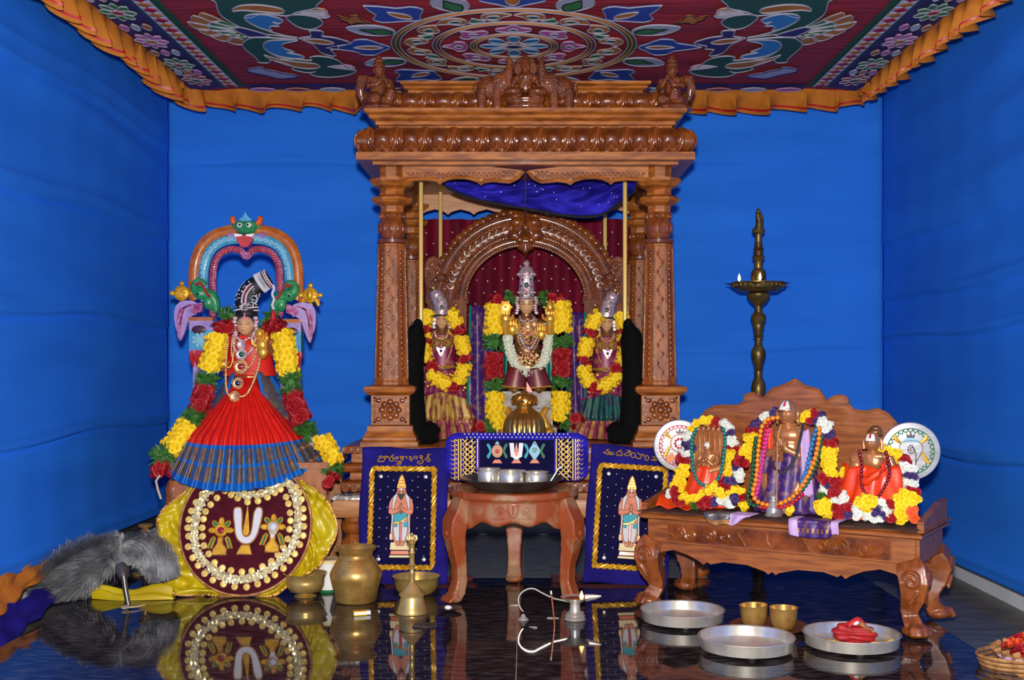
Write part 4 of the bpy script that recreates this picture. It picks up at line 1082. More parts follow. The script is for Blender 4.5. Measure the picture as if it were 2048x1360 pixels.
# ------------------------------------------------------------------ the two consorts
def consort(px0, s, skirt, lb, glabel):
    """s = -1 left, +1 right; x mirrored for the right one"""
    Y = 5.9; k = Y / F; base = W(px0, 880, Y); base.z = .605
    t = thing('deity_image', lb, 'statue', base, group='crowned consort images')
    D = lambda dx, py, dy=0: Vector((-s * dx * k, dy, CH + (HY - py) * k - .605))
    z = lambda py: D(0, py).z
    oy = 5 if s > 0 else 0
    Z = lambda py: z(py + oy)
    b = MB(); e = b.ell
    e((0, 0, Z(690)), (.062, .045, .07)); e((0, 0, Z(720)), (.05, .042, .06)); e((0, 0, Z(672)), (.075, .04, .028)); b.seg((0, 0, Z(672)), (0, 0, Z(655)), .024, .022)
    for q in (-1, 1): b.tube([(q * .07, 0, Z(672)), (q * .088, .0, Z(700)), (q * .075, -.04, Z(700) if q == s else Z(690)), (q * .08, -.07, Z(680))], [.024, .02, .016, .013], 9)
    e((0, 0, Z(760)), (.07, .06, .09)); b.seg((0, 0, Z(780)), (0, 0, .0), .07, .09)
    blob(obj('body', b, M['bronze_dark'], t), .0055, 2)
    bw = MB().lathe([(.072, Z(738)), (.068, Z(715)), (.07, Z(690)), (.062, Z(670)), (.03, Z(664))], 20, sy=.72); obj('bodice', bw, M['silk_plum'], t)
    face_lines(obj('head', head_mb(MB(), (0, -.01, Z(642)), .031, .042), M['face_bronze'], t, ang=180), (0, -.01, Z(642)), .031, .042)
    # crown leaning outwards
    Mx = T(0, 0, Z(630)) @ RY(s * .12); tilt = T(s * .012, 0, Z(604)) @ RY(s * .42)
    b = MB().lathe([(.034, -.012), (.04, 0), (.038, .03), (.036, .07), (.033, .075)], 24, Mx)
    b.lathe([(.033, -.012), (.038, 0), (.034, .012), (.038, .02), (.032, .034), (.034, .042), (.028, .052), (.026, .06), (.015, .066)], 24, tilt)
    c = obj('crown', b, M['silver_jewel'], t)
    obj('knob', MB().ell((0, 0, .078), (.011, .011, .012)).lathe([(.005, .06), (.005, .07)], 8), M['brass'], c, M=tilt)
    obj('stone', MB().ell(D(0, 616 + oy, -.036), (.009, .004, .013)), M['emerald'], c); obj('stone', MB().ell((.018 * s, -.032, Z(602)), (.007, .004, .01)), M['emerald'], c)
    obj('hair_band', MB().lathe([(.034, -.005), (.04, 0), (.04, .006), (.034, .01)], 24, T(0, 0, Z(632))), M['black'], t)
    for q in (-1, 1):
        b = MB()
        for i in range(3): b.lathe([(.012 - .001 * i, -.003), (.012 - .001 * i, .003), (.005, .005)], 14, T(q * .04, -.012, Z(640 + 7 * i)) @ RX(pi / 2))
        obj('ear_ornament', b, M['silver_jewel'], t)
    b = MB()
    for q in (-1, 1): b.lathe([(.028, 0), (.026, .012), (.018, .02), (.007, .024), (.0, .026)], 18, T(q * .029, -.055, Z(686)) @ RX(pi / 2))
    bp = obj('breast_plate', b, M['brass'], t)
    for q in (-1, 1): obj('stone', MB().ell((q * .029, -.082, Z(686)), .005, 8, 6), M['ruby'], bp)
    b = MB(); hz = [(-.024, Z(696)), (-.016, Z(694)), (0, Z(698)), (.016, Z(694)), (.024, Z(696)), (.015, Z(704)), (0, Z(713)), (-.015, Z(704))]
    b.prism(cr(hz, 3, True), -.078, -.068); pd = obj('heart_pendant', b, M['silver_jewel'], t); obj('stone', MB().ell((0, -.08, Z(702)), .007, 8, 6), M['sapphire'], pd)
    chain(t, 'necklace', [(-.035, -.035, Z(664)), (-.025, -.06, Z(674)), (0, -.07, Z(678)), (.025, -.06, Z(674)), (.035, -.035, Z(664))], .008, 'gold_jewel')
    chain(t, 'necklace', [(-.045, -.03, Z(668)), (-.05, -.055, Z(700)), (0, -.07, Z(735)), (.05, -.055, Z(700)), (.045, -.03, Z(668))], .005, 'gold_jewel')
    b = MB(); c = D(30, 668 + oy, -.085); lotus_hand(b, c, 1.35, s); b.tube([c - Vector((0, -.02, .05)), c], [.018, .014], 9); b.ell(c + Vector((0, -.004, .05)), (.017, .014, .026)); b.ell(c + Vector((-s * .02, 0, .035)), (.008, .01, .02))
    obj('flower_hand', b, M['gold'], t)
    obj('waist_belt', MB().lathe([(.07, -.006), (.076, 0), (.07, .008)], 24, T(0, 0, Z(734)), sy=.75), M['gold'], t)
    # pleated sari: plum over-cloth, coloured pleats, fanned hem
    def sk(v0, v1):
        def g(u, v):
            w = v0 + (v1 - v0) * v; a = (-1.45 + 2.9 * u)
            R = .075 + .075 * min(1, w / .7) + (.03 * ((w - .8) / .2) if w > .8 else 0) - (.012 * (1 if .72 < w < .8 else 0))
            fold = .012 * w * sin(u * 62) + .006 * w * sin(u * 29 + 2)
            return ((R + fold) * sin(a) * 1.12, -(R + fold) * cos(a) * .85 + .0, Z(740) * (1 - w) + .008 * w)
        return g
    def fm(u, v): return 0 if v < .3 + .14 * abs(u - .5) * 2 else (1 if v < .74 else (2 if int(u * 62 / pi) % 2 else 3))
    o = obj('pleated_skirt', MB().grid(sk(0, 1), 160, 26, fm), [M['silk_plum'], M[skirt], M['silk_plum'], M['zari_gold']], t, ang=180)
    obj('purple_border', MB().tube([Vector(sk(0, 1)(i / 40, .3 + .14 * abs(i / 40 - .5) * 2)) + Vector((0, -.004, 0)) for i in range(41)], .007, 6), M['silk_plum'], t)
    # fringe of little gold bells
    b = MB(); r = random.Random(3)
    for i in range(46):
        u = r.random(); p = sk(0, 1)(u, r.uniform(.02, .3)); b.ell((p[0] * 1.05, p[1] - .01, p[2]), r.uniform(.005, .008), 6, 5)
    obj('gold_bells', b, M['gold'], t)
    # garland loop
    G = lambda l: [W(px0 + (-s) * dx, py + oy, 5.79) for dx, py in l]
    d = .036; R = .03
    garland('flower_garland', glabel, [('y', G([(-29, 625), (-33, 640), (-35, 650)]), R, d), ('r', G([(-36, 658), (-36, 662)]), R, .04), ('y', G([(-36, 668), (-36, 674)]), R, d), ('r', G([(-36, 680), (-36, 684)]), R, .04),
        ('y', G([(-36, 692), (-35, 705), (-32, 720)]), R, d), ('r', G([(-27, 730), (-14, 732)]), R * .8, .036), ('y', G([(-22, 746), (-10, 758), (4, 766), (14, 770)]), R, d), ('r', G([(20, 774), (26, 766)]), R * .9, .04),
        ('y', G([(34, 760), (42, 746), (45, 730)]), R, d), ('r', G([(45, 718), (43, 714)]), R, .04), ('y', G([(44, 704), (42, 690), (38, 676)]), R, d), ('r', G([(34, 662), (32, 658)]), R * .9, .036), ('y', G([(30, 648), (24, 634), (16, 626)]), R, d)], 'garlands of the consort images')
    return t
consort(884, -1, 'silk_ochre', 'crowned consort image in plum and ochre silk on the left of the shrine', 'yellow flower garland with red bands looped over the ochre-skirted consort')
consort(1213, 1, 'silk_green', 'crowned consort image in purple and dark green silk on the right of the shrine', 'yellow flower garland with red bands looped over the green-skirted consort')

# ------------------------------------------------------------------ gilt ribbed vessel before the main image
Y = 5.58; k0 = W(1049, 868, Y); k0.z = .606; s_ = Y / F
t = thing('gilt_vessel', 'gilded ribbed bell-shaped vessel in front of the central deity', 'vessel', k0)
zq = lambda py: W(0, py, Y).z - .606
b = MB()
prof = [(.1, 0), (.1, .02), (.096, zq(850)), (.086, zq(836)), (.07, zq(826)), (.05, zq(821)), (.036, zq(816)), (.038, zq(810)), (.05, zq(806))]
def g(u, v):
    i = v * (len(prof) - 1); j = min(len(prof) - 2, int(i)); f_ = i - j; r_ = prof[j][0] * (1 - f_) + prof[j + 1][0] * f_; z_ = prof[j][1] * (1 - f_) + prof[j + 1][1] * f_
    a = 2 * pi * u; rib = 1 + .06 * abs(sin(a * 11)) * (1 if v < .72 else .2); return (r_ * rib * cos(a), r_ * rib * sin(a), z_)
b.grid(g, 132, 24, closeu=True); obj('ribbed_body', b, M['gold_dark'], t, ang=60)
b = MB().lathe([(.04, zq(810)), (.052, zq(806)), (.056, zq(800)), (.05, zq(793)), (.04, zq(788)), (.02, zq(786)), (.016, zq(783)), (.004, zq(780))], 28)
for i in range(16):
    a = 2 * pi * i / 16; b.tube([(.056 * cos(a), .056 * sin(a), zq(806)), (.06 * cos(a + .2), .06 * sin(a + .2), zq(800)), (.05 * cos(a + .4), .05 * sin(a + .4), zq(792))], .006, 5)
obj('lid', b, M['gold_dark'], t)

# ------------------------------------------------------------------ black wool drapes beside the poles
def fuzz(b, P, R, dens, ln, seed, w=.0022):
    r = random.Random(seed)
    for i in range(len(P) - 1):
        a, c = Vector(P[i]), Vector(P[i + 1]); t_ = (c - a); L_ = t_.length; t_.normalize()
        u_ = Vector((0, 1, 0)); u_ = (u_ - t_ * u_.dot(t_)).normalized(); v_ = t_.cross(u_)
        for k in range(int(L_ * dens)):
            f_ = r.random(); q = r.uniform(0, 6.28); rr_ = R[i] * (1 - f_) + R[i + 1] * f_; d = u_ * cos(q) + v_ * sin(q)
            p = a.lerp(c, f_) + d * rr_ * .95; s2 = d.cross(t_) * w; e_ = p + d * ln * r.uniform(.5, 1.2) + t_ * r.uniform(-.8, .8) * ln
            b.add([p - s2, p + s2, e_], [(0, 1, 2)])
for s, X, lb in ((-1, lambda x: x, 'black woollen pile garland standing beside the left pillar of the shrine'), (1, lambda x: 2092 - x, 'black woollen pile garland standing beside the right pillar of the shrine')):
    Y = 5.52; ax = lambda l: [W(X(x), y, Y) for x, y in l]
    base = W(X(842), 890, Y); base.z = .607
    t = thing('black_wool_garland', lb, 'garland', base, group='black wool garlands in the shrine')
    P = [p - base for p in ax(cr([(836, 650), (830, 670), (826, 700), (824, 740), (825, 790), (828, 830), (832, 862)], 4))]
    R = [.02 + .035 * min(1, i / 5) for i in range(len(P))]
    b = MB().tube(P, R, 12); b.ell(P[0], (.024, .024, .03)); fuzz(b, P, R, 9000, .016, 3 + s); obj('upright_roll', b, M['black_fur'], t)['kind'] = 'stuff'
    P = [p - base for p in ax([(808, 874), (825, 868), (845, 868), (862, 872), (876, 878)])]
    for p in P: p.z = max(p.z, .04)
    R = [.03, .052, .05, .046, .03]
    b = MB().tube(P, R, 12); fuzz(b, P, R, 9000, .014, 5 + s)
    P2 = [p - base for p in ax([(850, 850), (862, 858), (872, 868)])]; b.tube(P2, [.026, .034, .03], 10); fuzz(b, P2, [.026, .034, .03], 9000, .014, 9)
    obj('coiled_foot', b, M['black_fur'], t)['kind'] = 'stuff'
# ------------------------------------------------------------------ small table on the left
TF, TB, TZ = 5.12, 5.66, .553
t0 = Vector(((498 - CX) * TF / F, (TF + TB) / 2, 0))
tb = thing('wooden_table', 'plain wooden table under the red and blue skirted goddess', 'table', t0)
hx = .35; hy = (TB - TF) / 2
obj('table_top', MB().box(-hx, hx, -hy, hy, TZ - .026, TZ), M['wood_table'], tb, smooth=False)
for sx in (-1, 1):
    for sy in (-1, 1): obj('leg', MB().box(sx * (hx - .06) - .042, sx * (hx - .06) + .042, sy * (hy - .05) - .03, sy * (hy - .05) + .03, 0, TZ - .026), M['wood_table'], tb, smooth=False)
for sy in (-1, 1): obj('apron', MB().box(-hx + .1, hx - .1, sy * (hy - .05) - .01, sy * (hy - .05) + .01, TZ - .11, TZ - .026), M['wood_table'], tb, smooth=False)
for sx in (-1, 1): obj('apron', MB().box(sx * (hx - .06) - .01, sx * (hx - .06) + .01, -hy + .08, hy - .08, TZ - .11, TZ - .026), M['wood_table'], tb, smooth=False)
# turned wooden post beside the table
p = W(347, 1100, 5.3); p.z = 0
o = obj('turned_post', MB().lathe([(.05, 0), (.05, .02), (.036, .04), (.03, .1), (.03, .3), (.04, .33), (.03, .345), (.036, .36), (.032, .39), (.036, .42), (.026, .45), (.012, .47), (.002, .475)], 18), M['wood_v'], None, loc=p)
tag(o, 'short turned wooden post standing behind the yellow ruffled fan on the left', 'post')

# ------------------------------------------------------------------ painted arch behind the goddess
Y = 5.56; s_ = Y / F; a0 = W(495, 900, Y); a0.z = TZ
pa = thing('painted_arch', 'brightly painted wooden arch with green monster face behind the goddess', 'arch', a0)
A = lambda px, py: ((px - 495) * s_, CH + (HY - py) * s_ - TZ)
def ap(lst, n=4): return [A(x, y) for x, y in cr(lst, n)]
def path3(lst, y, n=6): return [(x, y, z) for x, z in ap(lst, n)]
def ringed(name, lst, r, m, y=-.02, flat=.8, n=10): return obj(name, MB().tube(path3(lst, y), r, n, flat=flat), M[m], pa)
outer = [(393, 600), (391, 560), (394, 525), (408, 492), (432, 472), (462, 463), (495, 461), (528, 463), (558, 472), (582, 492), (594, 525), (597, 560), (595, 600)]
midl = [(410, 600), (409, 560), (412, 530), (424, 502), (442, 487), (466, 480), (495, 479), (524, 480), (548, 487), (566, 502), (578, 530), (581, 560), (580, 600)]
inner = [(428, 632), (428, 560), (431, 530), (441, 511), (454, 502), (470, 499), (484, 503), (495, 514), (506, 503), (520, 499), (536, 502), (549, 511), (559, 530), (562, 560), (562, 632)]
ringed('outer_band', outer, .022, 'p_ochre'); ringed('middle_band', midl, .024, 'p_blue', -.022); ringed('inner_band', inner, .016, 'p_pink', -.02)
b = MB(); P, L = along([Vector(q) for q in path3(outer, -.02)], 64)
for i, q in enumerate(P):
    tn = (P[min(i + 1, 64)] - P[max(i - 1, 0)]).normalized(); nn = Vector((-tn.z, 0, tn.x))
    b.tube([q + nn * .004 - tn * .004, q + nn * .016, q + nn * .026 + tn * .012], [.012, .011, .006], 6)
obj('rope_carving', b, M['p_ochre'], pa)
b = MB(); P, L = along([Vector(q) for q in path3(midl, -.043)], 34)
for i, q in enumerate(P):
    sp = [(q + Vector((.013 * (1 - k / 14) * cos(k * .62 + i), 0, .013 * (1 - k / 14) * sin(k * .62 + i)))) for k in range(12)]; b.tube(sp, .003, 5)
obj('blue_scrollwork', b, M['pale_blue'], pa)
b = MB(); P, L = along([Vector(q) for q in path3(inner, -.034)], 70)
for i, q in enumerate(P):
    tn = (P[min(i + 1, 70)] - P[max(i - 1, 0)]).normalized(); nn = Vector((-tn.z, 0, tn.x)); b.tube([q - nn * .014 - tn * .006, q + Vector((0, -.004, 0)), q + nn * .012 + tn * .008], .0035, 5)
obj('pink_fluting', b, M['crimson'], pa)
x, z = A(495, 512); obj('drop_point', MB().prism([(x - .026, z + .012), (x + .026, z + .012), (x + .012, z - .006), (x, z - .02), (x - .012, z - .006)], -.045, -.01), M['p_pink'], pa)
# green monster face
b = MB(); x, z = A(496, 458)
b.ell((x, -.04, z), (.052, .04, .034)); b.ell((x, -.06, z - .012), (.034, .03, .02))
for q in (-1, 1): b.ell((x + q * .028, -.055, z + .012), (.026, .024, .022)); b.tube([(x + q * .04, -.03, z + .004), (x + q * .062, -.03, z + .008), (x + q * .07, -.03, z - .002)], [.014, .01, .003], 7); b.ell((x + q * .01, -.09, z - .006), (.007, .008, .006))
fc = blob(obj('monster_face', b, M['p_green'], pa), .0035, 1)
for q in (-1, 1):
    ey = obj('eye', MB().ell((x + q * .021, -.078, z + .01), (.012, .009, .012)), M['white'], pa); obj('pupil', MB().ell((x + q * .019, -.085, z + .01), (.006, .004, .006)), M['black'], ey)
    obj('horn', MB().tube([(x + q * .044, -.03, z + .016), (x + q * .062, -.03, z + .032), (x + q * .066, -.03, z + .048), (x + q * .056, -.03, z + .054)], [.014, .016, .015, .008], 9), M['p_orange'], pa)
    obj('lilac_frill', MB().tube([(x + q * .055, -.03, z - .03), (x + q * .078, -.03, z - .036), (x + q * .08, -.03, z - .062)], [.012, .02, .006], 8), M['p_lilac'], pa)
obj('plume', MB().prism([(x - .03, z + .018), (x - .03, z + .04), (x - .014, z + .05), (x, z + .076), (x + .014, z + .05), (x + .03, z + .04), (x + .03, z + .018)], -.05, -.02), M['p_blue'], pa)
obj('open_jaw', MB().prism([(x - .044, z - .036), (x + .044, z - .036), (x + .034, z - .064), (x + .014, z - .092), (x - .014, z - .092), (x - .034, z - .064)], -.075, -.03), M['p_red'], pa)
for q in (-1, 1): obj('teeth', MB().prism([(x + q * .048, z - .03), (x + q * .008, z - .034), (x + q * .012, z - .042), (x + q * .04, z - .046)], -.082, -.05), M['white'], pa)
# green beasts with lilac wings, gilt emblems, painted side blocks
for q in (-1, 1):
    C = lambda px, py: A(px if q < 0 else 990 - px, py + (0 if q < 0 else 4))
    b = MB(); pts = [(438, 626), (436, 606), (426, 592), (408, 588), (396, 578), (398, 566), (408, 564), (416, 572)]
    b.tube([(a_, -.05, c_) for a_, c_ in [C(*p_) for p_ in cr(pts, 4)]], [.016 + .014 * sin(pi * min(1, i / 20)) for i in range(29)], 9)
    c_ = C(407, 588); b.ell((c_[0], -.055, c_[1]), (.03, .03, .032)); c_ = C(423, 606); b.ell((c_[0], -.05, c_[1]), (.026, .026, .036))
    bs = blob(obj('beast', b, M['p_green'], pa), .0035, 1)
    c_ = C(405, 590); obj('eye', MB().ell((c_[0], -.086, c_[1]), .006), M['black'], bs)
    obj('trunk', MB().tube([(a_, -.085, c2) for a_, c2 in [C(*p_) for p_ in cr([(400, 572), (410, 568), (418, 578), (424, 590), (430, 596)], 4)]], .006, 7), M['crimson'], bs)
    b = MB().prism([C(*p_) for p_ in cr([(398, 606), (378, 602), (362, 608), (355, 622), (356, 650), (362, 668), (366, 682), (374, 668), (380, 650), (386, 636), (398, 628), (410, 622)], 3, True)], -.05, -.025)
    wg = obj('wing', b, M['p_lilac'], pa, smooth=False)
    for k in range(5): obj('feather_ridge', MB().tube([(a_, -.052, c2) for a_, c2 in [C(*p_) for p_ in cr([(396 - 7 * k, 610 + 1.5 * k), (378 - 4 * k, 614 + 4 * k), (370 - 2 * k, 634 + 8 * k), (368 - .6 * k, 650 + 7 * k)], 4)]], .004, 5), M['p_pink'], wg)
    for k in range(4): obj('tail_flute', MB().tube([(a_, -.06, c2) for a_, c2 in [C(*p_) for p_ in ((412, 608 + 4 * k), (400, 612 + 4 * k), (388 + 3 * k, 622 + 3 * k))]], [.008, .009, .004], 6), M['p_pink'], wg)
    c_ = C(367, 587); b = MB().lathe([(.036, -.006), (.036, .006), (.028, .012), (.01, .012)], 24, T(c_[0], -.03, c_[1]) @ RX(pi / 2))
    for k in range(8): b.ell((c_[0] + .021 * cos(k * pi / 4), -.043, c_[1] + .021 * sin(k * pi / 4)), .006, 7, 5)
    for k in range(4): b.ell((c_[0] + .046 * cos(k * pi / 2), -.03, c_[1] + .046 * sin(k * pi / 2)), (.012, .008, .012), 8, 6)
    if q > 0: b.ell((c_[0], -.045, c_[1]), (.016, .014, .026)); b.tube([(c_[0] - .03, -.03, c_[1] - .02), (c_[0] - .04, -.03, c_[1] - .05)], [.014, .008], 7); b.tube([(c_[0] + .03, -.03, c_[1] - .02), (c_[0] + .04, -.03, c_[1] - .05)], [.014, .008], 7)
    obj('gilt_emblem', b, M['gold_paint'], pa)
    xa, xb = sorted((C(384, 0)[0], C(432, 0)[0])); zq = lambda py: C(384, py)[1]
    obj('ochre_ledge', MB().box(xa, xb, -.06, .02, zq(642), zq(635)), M['p_ochre'], pa, smooth=False)
    obj('lilac_block', MB().box(xa, xb, -.05, .02, zq(660), zq(642)), M['p_lilac'], pa, smooth=False)
    bk = obj('blue_block', MB().box(xa, xb, -.05, .02, zq(700), zq(660)), M['p_blue'], pa, smooth=False)
    b = MB(); cx_, cz_ = (xa + xb) / 2, zq(680)
    for k in range(9): a_ = k * 2 * pi / 9; b.tube([(cx_, -.051, cz_), (cx_ + .04 * cos(a_), -.053, cz_ + .034 * sin(a_))], [.003, .009], 6)
    obj('painted_leaf', b, M['pale_blue'], bk)
    pc = obj('plum_patch', MB().ell(((xa + xb) / 2 + q * .01, -.052, zq(660)), (.034, .004, .02)), M['p_plum'], pa)
    b = MB()
    for k in range(5): b.tube([(xa + .012 + k * .022, -.03, zq(700)), (xa + .012 + k * .022, -.045, zq(716)), (xa + .014 + k * .021, -.03, zq(734))], [.015, .013, .004], 7)
    obj('lotus_skirt', b, M['p_red'], pa)
    obj('pink_lotus_band', MB().box(xa, xb, -.045, .02, zq(712), zq(700)), M['p_pink'], pa, smooth=False)
    obj('back_post', MB().box(xa + .01, xb - .01, -.02, .02, 0, zq(700)), M['p_lilac'], pa, smooth=False)

# ------------------------------------------------------------------ goddess
Y = 5.36; s_ = Y / F; g0 = W(496, 930, Y); g0.z = TZ
an = thing('goddess_image', 'goddess image in red pleated skirt with wide blue hem and tall black side-bun', 'statue', g0)
D = lambda px, py, dy=0: Vector(((px - 496) * s_, dy, CH + (HY - py) * s_ - TZ)); z = lambda py: D(0, py).z
b = MB(); e = b.ell
e((0, .03, z(705)), (.07, .05, .075)); e((0, .03, z(735)), (.065, .05, .07)); e((0, .03, z(676)), (.1, .045, .03)); b.seg((0, .02, z(680)), (0, .01, z(655)), .026, .024)
b.tube([(-.09, .03, z(676)), (-.13, .02, z(710)), (-.11, -.02, z(740))], [.03, .026, .02], 9); b.tube([(.09, .03, z(676)), (.115, .0, z(705)), (.09, -.06, z(690)), (.085, -.08, z(680))], [.03, .024, .018, .014], 9)
b.seg((0, .04, z(740)), (0, .04, .0), .06, .1)
blob(obj('body', b, M['bronze'], an), .006, 2)
def jk(u, v):
    a = 2 * pi * u; w = .088 + .03 * v ** 2 + (.028 * max(0, (.25 - v) / .25)); return (w * cos(a) * 1.02, .03 + w * .66 * sin(a), z(672) + (z(752) - z(672)) * v)
jo = obj('blouse', MB().grid(jk, 40, 12, closeu=True), M['silk_red'], an, ang=180); jo.modifiers.new('t', 'SOLIDIFY').thickness = .004
for v in (.9, .96): obj('gold_trim', MB().tube([Vector(jk(i / 40, v)) * 1.0 + Vector((0, -.002, 0)) for i in range(40)], .003, 5, closed=True), M['zari_gold'], jo)
face_lines(obj('head', head_mb(MB(), (D(494, 0).x, -.03, z(652)), .038, .046), M['face_bronze'], an, ang=180), (D(494, 0).x, -.03, z(652)), .038, .046)
# tall black side bun with beadwork
bun = [(494, 626), (492, 608), (496, 592), (506, 577), (521, 566), (538, 556)]
P = [Vector((D(x_, y_).x, .0, D(x_, y_).z)) for x_, y_ in cr(bun, 5)]; nP = len(P)
R = [.05 - .012 * (i / (nP - 1)) + (.004 * sin(pi * i / nP)) for i in range(nP)]
hb = obj('hair_bun', MB().tube(P, R, 20, flat=.85), M['black'], an, ang=180)
obj('hair_roll', MB().lathe([(.042, -.016), (.05, -.008), (.05, .006), (.044, .014)], 24, T(D(494, 0).x, -.012, z(627)), sy=.9), M['black'], an)
def fr(i):
    tn = (P[min(i + 1, nP - 1)] - P[max(i - 1, 0)]).normalized(); return tn, Vector((tn.z, 0, -tn.x))
def onb(f, a, lift=1.02):
    k = f * (nP - 1); i = min(nP - 2, int(k)); tn, sd = fr(i); p = P[i].lerp(P[i + 1], k - i); r_ = R[i] * lift; return p + sd * sin(a) * r_ + Vector((0, -cos(a) * r_ * .86, 0))
b = MB(); r = random.Random(6)
for i in range(90): b.ell(onb(r.uniform(.1, .66), r.uniform(-1.4, 1.4)), .0028, 5, 4)
for f in (.78, .81, .94, .985):
    for k in range(26): b.ell(onb(f, -1.7 + 3.4 * k / 25, 1.05), .0042, 6, 4)
for k in range(20): b.tube([onb(.82, -1.6 + 3.2 * k / 19, 1.04), onb(.90, -1.6 + 3.2 * k / 19, 1.04)], .0022, 4)
for f in (.03, .1):
    for k in range(24): b.ell(onb(f, -1.6 + 3.2 * k / 23, 1.05), .004, 6, 4)
for k in range(22): b.ell(onb(.16 + .5 * k / 21, -.12 - .2 * sin(k / 21 * 2), 1.05), .0038, 6, 4); b.ell(onb(.16 + .5 * k / 21, .22 - .2 * sin(k / 21 * 2), 1.05), .0038, 6, 4)
for k in range(16): p_ = onb(.38, .85, 1.05); b.ell(p_ + Vector((.014 * cos(k * pi / 8), 0, .017 * sin(k * pi / 8))), .0035, 5, 4)
obj('silver_beadwork', b, M['white_cloth'], an)['kind'] = 'stuff'
obj('red_inlay', MB().tube([onb(.18 + .46 * k / 12, .05 - .2 * sin(k / 12 * 2), 1.02) for k in range(13)], [.0045] * 12 + [.002], 6), M['ruby'], hb)
b = MB()
for k in range(9): b.ell(onb(.955, -1.2 + 2.4 * k / 8, 1.05), .0055, 6, 5)
obj('red_beads', b, M['ruby'], hb)
medal(an, onb(.12, .05, 1.12), .017, 'emerald', 'silver_jewel', name='bun_jewel')
q0 = onb(1, 1.5, 1.05); tl = MB()
for k in range(14): tl.ell(q0 + Vector((.004 * sin(k), -.005, -.008 * k)), .0062, 7, 5)
obj('bead_string', tl, M['white_cloth'], hb)
obj('red_tassel', MB().lathe([(.004, 0), (.009, -.01), (.01, -.022), (.018, -.055), (.012, -.058)], 12, T(q0 + Vector((0, -.005, -.112)))), M['red'], hb)
obj('forehead_mark', MB().prism([(-.004, 0), (.004, 0), (.002, .034), (-.002, .034)], -.002, .002), M['pink'], an, M=T(D(496, 641, -.072)) @ RX(-.25))
for q in (-1, 1):
    b = MB()
    for k in range(5): b.ell((D(494, 0).x + q * (.046 + .004 * (k % 2)), -.03, z(637 + 7 * k)), (.013, .012, .011), 8, 6)
    obj('ear_ornament', b, M['silver_jewel'], an)
# jewels
for (xa, xb, y0, y1, r_, m_) in ((478, 512, 668, 684, .007, 'silver_jewel'), (474, 516, 670, 712, .0065, 'silver_jewel'), (462, 528, 676, 790, .006, 'gold_jewel'), (458, 476, 676, 735, .004, 'gold'), (470, 520, 672, 738, .005, 'gold_jewel')):
    xm = (xa + xb) / 2; chain(an, 'necklace', [D(xa, y0, -.045), D(xa + 1, (y0 + y1) / 2, -.07 - .03 * (y1 > 760)), D(xm - (xb - xa) * .3, y1 - 7, -.085 - .1 * (y1 > 760)), D(xm, y1, -.09 - .105 * (y1 > 760)), D(xm + (xb - xa) * .3, y1 - 7, -.085 - .1 * (y1 > 760)), D(xb - 1, (y0 + y1) / 2, -.07 - .03 * (y1 > 760)), D(xb, y0, -.045)], r_, m_)
for px, py, r_, st, mm in ((494, 690, .02, None, 'silver_jewel'), (494, 709, .024, 'emerald', 'silver_jewel'), (493, 733, .03, 'ruby', 'gold_jewel'), (492, 765, .024, 'sapphire', 'gold_jewel'), (491, 790, .022, None, 'gold_jewel')): medal(an, D(px, py, -.105 - max(0, py - 740) * .0019), r_, st, mm, 16)
b = MB(); c = D(532, 690, -.085); lotus_hand(b, c, 1.5, -1); b.ell(c + Vector((.005, 0, -.035)), (.024, .02, .03)); b.ell(c + Vector((-.01, -.004, .05)), (.02, .016, .024)); b.ell(c + Vector((.022, 0, .03)), (.012, .012, .018)); obj('flower_hand', b, M['gold'], an)
b = MB(); c = D(452, 728, -.05); lotus_hand(b, c, 1.0, 1); obj('lowered_hand', b, M['gold'], an)
# blue side panels of the sari behind the pleats
for q in (-1, 1):
    def g(u, v, q=q):
        w0, w1 = .05, .13 + .0; return (q * (w0 + .055 * u + (.06 + .075 * u) * v), -.05 + .06 * u - .05 * v, z(748) + (z(835) - z(748)) * v + .01 * sin(u * 6))
    o = obj('sari_wing', MB().grid(g, 14, 14, lambda u, v: 1 if .12 < u < .8 else 0), [M['silk_blue'], M['zari']], an, ang=180); o.modifiers.new('t', 'SOLIDIFY').thickness = .004
# pleated skirt: red with broad blue and grey-gold hem, fanned over the table edge
def sk(u, v):
    a = (-1 + 2 * u) * 1.5; w = v ** .9
    HW = .04 + .32 * w ** 1.15; DP = .085 + .315 * w ** .75
    fold = (.004 + .014 * w) * sin(u * 2 * pi * 21 + 1.2 * sin(u * 9)) * (1 if abs(u - .5) < .34 else .35)
    x_ = HW * sin(a) + fold * .3; y_ = -DP * max(0, cos(a)) ** .75 + fold * -.8
    zt = z(755); hem = .012 - .125 * max(0, cos(a)) ** 1.2 * max(0, (w - .72) / .28)
    z_ = zt * (1 - w) + .012 * w
    z_ = min(z_, zt) + (hem - .012) * 1.0
    # keep above the table until past its front edge
    return (x_, y_ + .02, z_ + abs(fold) * .3)
def fm(u, v):
    if v < .74: return 0
    if v < .765: return 1
    if v > .965: return 1
    k = int(u * 126 + .3) % 6
    if not .14 < u < .86: return 3 if .8 < v < .82 or .93 < v < .95 else 2
    return 1 if k == 0 else (3 if k == 3 else (1 if .84 < v < .86 else 2))
o = obj('pleated_skirt', MB().grid(sk, 300, 46, fm), [M['silk_red'], M['silk_blue'], M['zari'], M['zari_gold']], an, ang=180)
